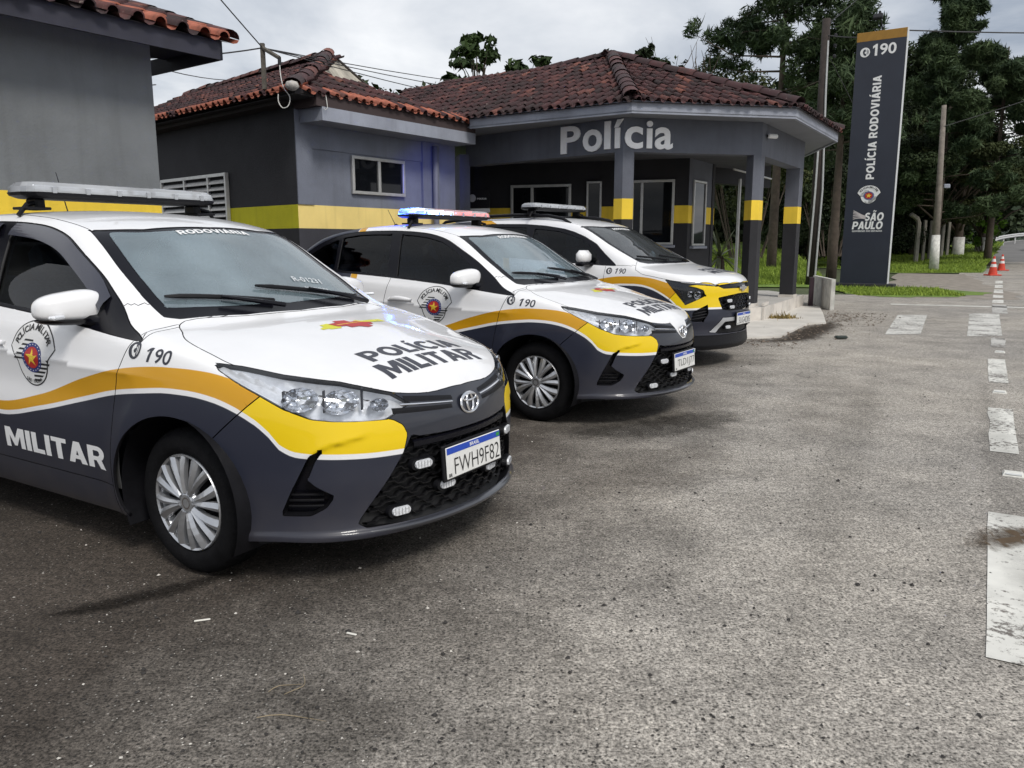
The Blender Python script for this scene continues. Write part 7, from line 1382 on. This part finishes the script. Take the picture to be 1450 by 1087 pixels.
def pine(loc, h, label, seed, spread=2.6, n=5200, base=.3, m=L_PINE, lean=0., name='pine_tree', group=None, size=.15):
    r = np.random.default_rng(seed); e = empty(name, loc); tag(e, label, 'tree', group); b = MB(); ax = lambda t: np.array((lean * t * h * .1, 0, h * t)); b.tube([tuple(ax(t)) for t in np.linspace(-.02, 1, 7)], [.22 * (1 - .85 * t) for t in np.linspace(0, 1, 7)], 8); cc = []; rr = []
    nb_ = int(h * 3.0)
    for i in range(nb_):
        t = base + (1 - base) * (i / nb_) ** .9; a = r.uniform(0, 6.28); L_ = spread * (1 - .72 * (t - base) / (1 - base)) * r.uniform(.55, 1.15); p0 = ax(t - .03); d = np.array((math.cos(a), math.sin(a), 0)); p1 = p0 + d * L_ * .55 + np.array((0, 0, L_ * .05)); p2 = p0 + d * L_ + np.array((0, 0, L_ * r.uniform(-.1, .35))); b.tube([tuple(p0), tuple(p1), tuple(p2)], [.05, .03, .012], 4)
        for f in (.4, .55, .68, .8, .92, 1.04): q = p0 + (p2 - p0) * f + r.normal(0, .22, 3); cc.append(q); rr.append(np.array((.44, .44, .34)) * r.uniform(.45, 1.25))
    b.make('trunk', BARK, e, True); leaves('crown', cc, rr, n, size, m, e, seed + 5, flat=.0, aspect=6.5); return e
# pines behind the station (left to right), tall pine and broad trees to the right
pine((10.7, 33.0, 0), 14.5, 'tall airy pine whose crown leaves the frame above the station roof', 11, 3.9, 42000, .50, size=.046)
pine((12.6, 31.5, 0), 10.4, 'smaller pine whose branches reach behind the wooden pole', 12, 2.6, 20000, .50, size=.044)
pine((23.2, 44.0, 0), 15.2, 'dense dark pine rising directly behind the totem sign', 13, 3.2, 100000, .20, L_PINE, size=.056)
pine((27.6, 46.5, .3), 11.8, 'broad dark pine to the right of the totem with drooping boughs', 14, 4.0, 80000, .40, L_PINE, size=.058)
broad_tree((25.0, 47.5, 0), 8.6, 3.8, 'dull olive broadleaf tree behind the slim utility pole', 15, L_OLIVE, 36000, .075, .22, .28)
broad_tree((35.5, 51.5, .4), 8.6, 4.0, 'olive broadleaf tree leaning over the lawn at far right', 16, L_OLIVE, 26000, .078, .28, .48)
broad_tree((20.4, 46.5, .4), 9.0, 4.0, 'dark bushy tree filling the gap behind the wooden pole', 17, L_DARK, 30000, .08, .25, .03, gaps=1.0)
broad_tree((17.4, 47.0, .9), 9.4, 3.4, 'dark leafy tree between the smaller pine and the totem', 27, L_DARK, 26000, .09, .25, .05, gaps=1.0)
broad_tree((27.0, 54.0, .6), 13.0, 4.6, 'tall dark leafy tree closing the gap behind the right hand pines', 28, L_DARK, 46000, .10, .3, .08, gaps=1.0, ncl=40)
broad_tree((-1.1, 27.0, 0), 7.9, 2.1, 'umbrella shaped broadleaf tree standing above the station roof ridge', 18, L_BROAD, 1700, .13, .10, .74, gaps=.5, ncl=20)
broad_tree((.45, 27.5, 0), 7.3, 1.9, 'low bushy treetop just right of the umbrella shaped tree', 19, L_BROAD, 1800, .12, .10, .74, gaps=.55, ncl=20)
broad_tree((-11.2, 22.0, 0), 6.8, 1.5, 'ragged small tree seen between the storehouse and the house roof', 20, L_DARK, 2600, .10, .1, .4, gaps=.7)
broad_tree((3.8, 23.0, 0), 6.75, .55, 'small dark bush top peeping over the station roof apex', 21, L_DARK, 700, .09, .08, .80, gaps=.9, ncl=9)
for i, (x, y, h, lb) in enumerate(((5.2, 27.5, 8.2, 'leftmost bare branched sapling above the station roof'), (6.3, 28.0, 8.4, 'rightmost bare branched sapling above the station roof'))):
    r = np.random.default_rng(60 + i); e = empty('bare_sapling', (x, y, 0)); tag(e, lb, 'tree', 'bare saplings'); b = MB(); b.tube([(0, 0, 0), (.05, 0, h * .6), (0, 0, h * .8)], [.08, .05, .03], 6)
    for k in range(34):
        t = r.uniform(.5, .8); a = r.uniform(0, 6.28); L_ = r.uniform(.7, 1.7); p0 = np.array((0.03, 0, h * t)); d = np.array((math.cos(a) * .6, math.sin(a) * .6, 1.0)); p1 = p0 + d * L_ * .5 + r.normal(0, .05, 3); p2 = p0 + d * L_ + r.normal(0, .12, 3); b.tube([tuple(p0), tuple(p1), tuple(p2)], [.020, .014, .006], 4)
    b.make('trunk', BARK, e)
# scrub behind the station roof and the dark wood beyond the lawn
def bush(loc, rx, h, label, seed, m=L_DARK, n=2500, size=.13, name='bush'):
    r = np.random.default_rng(seed); e = empty(name, loc); tag(e, label, 'bush'); cc = [(r.uniform(-rx, rx), r.uniform(-.8, .8), h * r.uniform(.30, .95)) for _ in range(16)]; b = MB()
    for c in cc: b.tube([(c[0] * .3, 0, 0), (c[0] * .7, c[1] * .5, c[2] * .6), c], [.04, .03, .01], 4)
    b.make('stem', BARK, e); leaves('foliage', cc, [rx * .38] * 16, n, size, m, e, seed + 2)
bush((11.3, 38.5, .6), 2.8, 8.2, 'dense olive shrub pressing on the back slope of the station roof', 31, L_OLIVE, 20000, .085); bush((16.0, 40.5, .7), 2.2, 6.4, 'dark shrub between the station roof and the wooden pole', 32, L_DARK, 15000, .085); bush((31.2, 53.0, .4), .7, 3.2, 'bright lime green young shrub at the edge of the wood', 34, L_LIME, 700, .13)
r = np.random.default_rng(77); cc = []; rr = []
for k in range(520):                                       # wood behind the station and lawn, dense and dark
    t = r.random(); x = -14 + 62 * t; y = 58 + r.uniform(-5, 10) + 14 * max(0, t - .55); z = r.uniform(.5, 12) * (1 - .1 * r.random()); 
    if x / y < .555: cc.append((x, y, z)); rr.append((2.2, 2.2, 1.7))
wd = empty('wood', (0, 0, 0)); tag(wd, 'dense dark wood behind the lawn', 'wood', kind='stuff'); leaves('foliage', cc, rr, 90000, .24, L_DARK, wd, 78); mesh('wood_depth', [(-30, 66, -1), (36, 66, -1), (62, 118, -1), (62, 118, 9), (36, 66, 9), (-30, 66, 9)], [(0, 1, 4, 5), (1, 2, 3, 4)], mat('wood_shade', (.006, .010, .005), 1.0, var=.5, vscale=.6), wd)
cc = []; rr = []
for k in range(300):
    t = r.random(); x = 46 + 110 * t; y = 112 + 40 * t + r.uniform(-6, 22); cc.append((x, y, 2 + r.uniform(0, 13) + 5 * t)); rr.append((4, 4, 3))
wf = empty('far_wood', (0, 0, 0)); tag(wf, 'distant wooded slope beyond the highway bend', 'wood', kind='stuff'); leaves('foliage', cc, rr, 40000, .5, leafm('far_leaves', (.012, .024, .012), (.045, .065, .028)), wf, 79)
hv = []; 
for i in range(25):
    a = -60 + 300 * i / 24; hv += [(a, 190 + 20 * math.sin(i * .7), -2), (a + 10, 300, 14 + 7 * math.sin(i * .9) + 14 * (i / 24))]
mesh('hill', hv, [(2 * i, 2 * i + 2, 2 * i + 3, 2 * i + 1) for i in range(24)], mat('hill_green', (.022, .035, .018), .95, var=.5, vscale=.08), None, True); bpy.data.objects['hill']['kind'] = 'structure'
# trunks with whitewashed feet at the lawn
for i, (x, y, h, tr, lb) in enumerate(((28.9, 52.0, 7.8, .34, 'thick tree trunk with whitewashed foot beside the slim pole'), (31.8, 54.5, 7.5, .32, 'farther tree trunk with whitewashed foot, right of the thick one'))):
    e = broad_tree((x, y, 0), h, 3.6, lb, 40 + i, L_DARK, 5000, .2, tr, .42, name='whitewashed_tree'); MB().tube([(0, 0, 0), (0, 0, 1.75)], [tr * 1.12, tr * 1.0], 10).make('whitewash', WHITEW, e, True)
# spiky plant seen through the porch
yu = empty('yucca', (5.35, 20.6, 0)); tag(yu, 'spiky yucca with sword leaves seen through the porch', 'plant'); MB().tube([(0, 0, 0), (.05, 0, .6), (0, 0, 1.0)], [.12, .10, .09], 8).make('trunk', BARK, yu); r = np.random.default_rng(5)
for k in range(46):
    a = r.uniform(0, 6.28); el = r.uniform(-.5, 1.35); d = np.array((math.cos(a) * math.cos(el), math.sin(a) * math.cos(el), math.sin(el))); L_ = r.uniform(.7, 1.05); p0 = np.array((0, 0, 1.0)); s = np.cross(d, (0, 0, 1)); s /= np.linalg.norm(s) + 1e-6; V = []
    for t, w_ in ((0, .02), (.35, .035), (.75, .022), (1, .002)): c = p0 + d * L_ * t - np.array((0, 0, .18 * t * t)); V += [c - s * w_, c + s * w_]
    mesh('leaf', V, [(2 * i, 2 * i + 1, 2 * i + 3, 2 * i + 2) for i in range(3)], mat('yucca_leaf', (.10, .12, .06), .6, var=.3), yu)
# grass blades as stuff
def grass(name, label, n, area, h, seed, m):
    r = np.random.default_rng(seed); P = np.array([area(r) for _ in range(n)]); a = r.uniform(0, 6.28, n); hh = h * r.lognormal(0, .4, n); w_ = .018 + .012 * hh; lx = r.normal(0, .35, n) * hh; ly = r.normal(0, .35, n) * hh
    V = np.empty((n, 3, 3)); V[:, 0] = np.stack([P[:, 0] - np.cos(a) * w_, P[:, 1] - np.sin(a) * w_, np.zeros(n)], 1); V[:, 1] = np.stack([P[:, 0] + np.cos(a) * w_, P[:, 1] + np.sin(a) * w_, np.zeros(n)], 1); V[:, 2] = np.stack([P[:, 0] + lx, P[:, 1] + ly, hh], 1); zz = np.array([lawn_z(p[0], p[1]) for p in P]) if name == 'lawn_grass' else (np.array([lawn_back(p[1]) for p in P]) if name == 'back_grass' else np.zeros(n)); V[:, :, 2] += zz[:, None]
    me = bpy.data.meshes.new(name); me.vertices.add(3 * n); me.vertices.foreach_set('co', V.ravel().astype(np.float32)); me.loops.add(3 * n); me.loops.foreach_set('vertex_index', np.arange(3 * n, dtype=np.int32)); me.polygons.add(n); me.polygons.foreach_set('loop_start', np.arange(0, 3 * n, 3, dtype=np.int32)); me.update(calc_edges=True); me.materials.append(m); at = me.attributes.new('rnd', 'FLOAT', 'POINT'); at.data.foreach_set('value', np.repeat(r.random(n), 3).astype(np.float32)); o = bpy.data.objects.new(name, me); COL.objects.link(o); tag(o, label, 'grass', kind='stuff')
GB = leafm('grass_blades', (.12, .185, .022), (.28, .37, .055)); tri = lambda r, P: (lambda u, v: tuple(np.array(P[0]) + (np.array(P[1]) - np.array(P[0])) * u + (np.array(P[3]) - np.array(P[0])) * v + (np.array(P[2]) - np.array(P[1]) - np.array(P[3]) + np.array(P[0])) * u * v))(r.random(), r.random())
grass('back_grass', 'bright green grass seen through the porch and behind the pole', 32000, lambda r: tri(r, [(6.0, 25.5), (10.2, 25.5), (16.0, 46), (7, 46)]), .10, 81, GB); grass('lawn_grass', 'green lawn grass under the roadside trees', 34000, lambda r: tri(r, [(18.0, 36.8), (21.8, 37.1), (40.8, 66.6), (18.0, 56.0)]), .08, 82, GB); grass('grass', 'green grass tuft strip at the foot of the totem', 9000, lambda r: tri(r, [(9.0, 20.6), (11.6, 20.3), (12.6, 23.6), (9.6, 25.3)]), .05, 83, GB); grass('grass', 'dry grass tuft at the foot of the porch step', 350, lambda r: (4.75 + r.normal(0, .12), 13.95 + r.normal(0, .10)), .06, 84, leafm('dry_grass', (.16, .12, .04), (.30, .22, .08)))
# distant car at the right edge
# ================================================================ the patrol cars
car1, parts, bvh = build_sedan()
car2 = copy_tree(car1)
car1.location = (-.888, 3.699, 0); car1.rotation_euler = (0, 0, R_(-31.6)); car2.location = (.614, 6.484, 0); car2.rotation_euler = (0, 0, R_(-33.6))
tag(car1, 'nearest white police sedan with graphite sides, plate FWH9F82 and unlit light bar', 'police car', 'police sedans parked in the yard'); tag(car2, 'middle white police sedan with blue and red light bar flashing', 'police car', 'police sedans parked in the yard')
light_bar(car1, (-1.5, 0, 1.572)); light_bar(car2, (-1.45, 0, 1.566), 1.12, True)
bpy.context.view_layer.update()
for o in bpy.data.objects:
    if o.name.startswith('beacon_beam'): d = (Vector((-1.50, 14.15, 2.35)) - o.matrix_world.translation); o.rotation_euler = (Matrix.Rotation(R_(33.6), 3, 'Z') @ d).to_track_quat('-Z', 'Y').to_euler()
plate(car1, (.855, 0, .445), 'FWH9F82', R_(-4)); plate(car2, (.855, 0, .445), 'TLD1J77', R_(-4))
# fleet number low on the nearest car's screen; rain visors over its windows; white badge shield on the middle car
P, f = drape(bvh, text2d('R-01231', .20, .036, .015, .15), (-.36, .26, 3), (0, 1, 0), (-1, 0, 0), (0, 0, -1), .0006); mesh('lettering', P, f, mat('faded_white', (.55, .58, .60), .5), car1)
P, f = drape(bvh, text2d('RODOVIÁRIA', .16, .020, .01), (-.30, .27, 3), (0, 1, 0), (-1, 0, 0), (0, 0, -1), .0006); mesh('lettering', P, f, MATS['faded_white'], car1)
def visor(par, top, wd):
    for s_ in (-1, 1):
        V = []
        for (x, z) in sm(top, 4, False):
            for dz, off in ((.0, .004), (-wd * .5, .016), (-wd, .020)):
                h = bvh.ray_cast(Vector((x, s_ * 2, z + dz)), Vector((0, -s_, 0))); V.append(h[0] + h[1] * off)
        n = len(V) // 3; mesh('rain_visor', V, [(i * 3 + k, i * 3 + k + 1, i * 3 + k + 4, i * 3 + k + 3) for i in range(n - 1) for k in range(2)], mat('visor_smoke', (.022, .024, .040), .25, coat=.5), par, True)
visor(car1, [(-.50, 1.10), (-.63, 1.188), (-.81, 1.281), (-.96, 1.348), (-1.13, 1.391), (-1.3, 1.411), (-1.44, 1.420)], .065); visor(car1, [(-1.53, 1.42), (-1.7, 1.423), (-1.9, 1.417), (-2.08, 1.40)], .06)
V = []
for k in range(17):
    t = -1 + k / 8
    for zz, ww in ((.742, .10), (.70, .078), (.645, .05), (.612, .018)):
        h = bvh.ray_cast(Vector((2, t * ww * 1.5, zz - .0)), Vector((-1, 0, 0))); V.append(h[0] + h[1] * .0025)
mesh('badge_shield', V, [(i * 4 + k, i * 4 + k + 1, i * 4 + k + 5, i * 4 + k + 4) for i in range(16) for k in range(3)], WHITE, car2, True)
for p, y0 in ((car1, .02), (car2, .0)):
    h = bvh.ray_cast(Vector((-2.05, y0, 3)), Vector((0, 0, -1)))[0]; MB().tube([h, h + Vector((-.10, 0, .26 if p is car1 else .16))], [.004, .002], 5).make('antenna', BLACKP, p); MB().lathe([(0, .03), (.02, .02), (.03, -.01)], 12, 'Z', h).make('antenna_base', BLACKP, p)
car3 = build_mpv(); car3.location = (1.807, 9.243, 0); car3.rotation_euler = (0, 0, R_(-36.1)); tag(car3, 'farthest white police people carrier with roof rails and bow-tie emblem', 'police car')
# a dark car far away on the highway, cut by the right edge of the view
car = Sedan(); V, F = shell(car, 8, 12, 44, 8, 18); V, Nn, F = both(V, grad(car, V), F); C = centroids(V, F)[0]; dl = sdf_poly(DLO); wsf = sdf_poly(WSC)
gl = ((dl(C[:, 0], C[:, 2]) < 0) & (np.abs(C[:, 1]) > .4)) | ((wsf(C[:, 0], np.abs(C[:, 1])) < 0) & (C[:, 2] > .95)); fcar = empty('distant_car', (48.4, 73.5, .62), R_(-125)); tag(fcar, 'distant dark car at the right edge of the road', 'car')
mesh('body', *sub(V, Nn, [F[i] for i in np.where(~gl)[0]])[::2], coat_mat('black_paint', (.015, .015, .018)), fcar, True); mesh('windows', *sub(V, Nn, [F[i] for i in np.where(gl)[0]])[::2], GLASSK, fcar, True)
for x in (0, -2.55):
    for s_ in (-1, 1): MB().lathe([(0, .02), (.19, .02), (.30, 0), (.30, -.18)], 18, 'Y', (x, s_ * .78, .30)).make('wheel', RUBBER, fcar)
for s_ in (-1, 1): MB().box((.70, s_ * .55, .70), (.10, .30, .10), Matrix.Rotation(R_(-s_ * 25), 3, 'Z'), bev=.02).make('headlight', mat('lamp_plain', (.75, .76, .78), .3), fcar)
sc.cycles.use_denoising = True; sc.cycles.max_bounces = 5; sc.cycles.diffuse_bounces = 3; sc.cycles.glossy_bounces = 3; sc.cycles.transparent_max_bounces = 8; sc.cycles.use_adaptive_sampling = True; sc.cycles.adaptive_threshold = .02
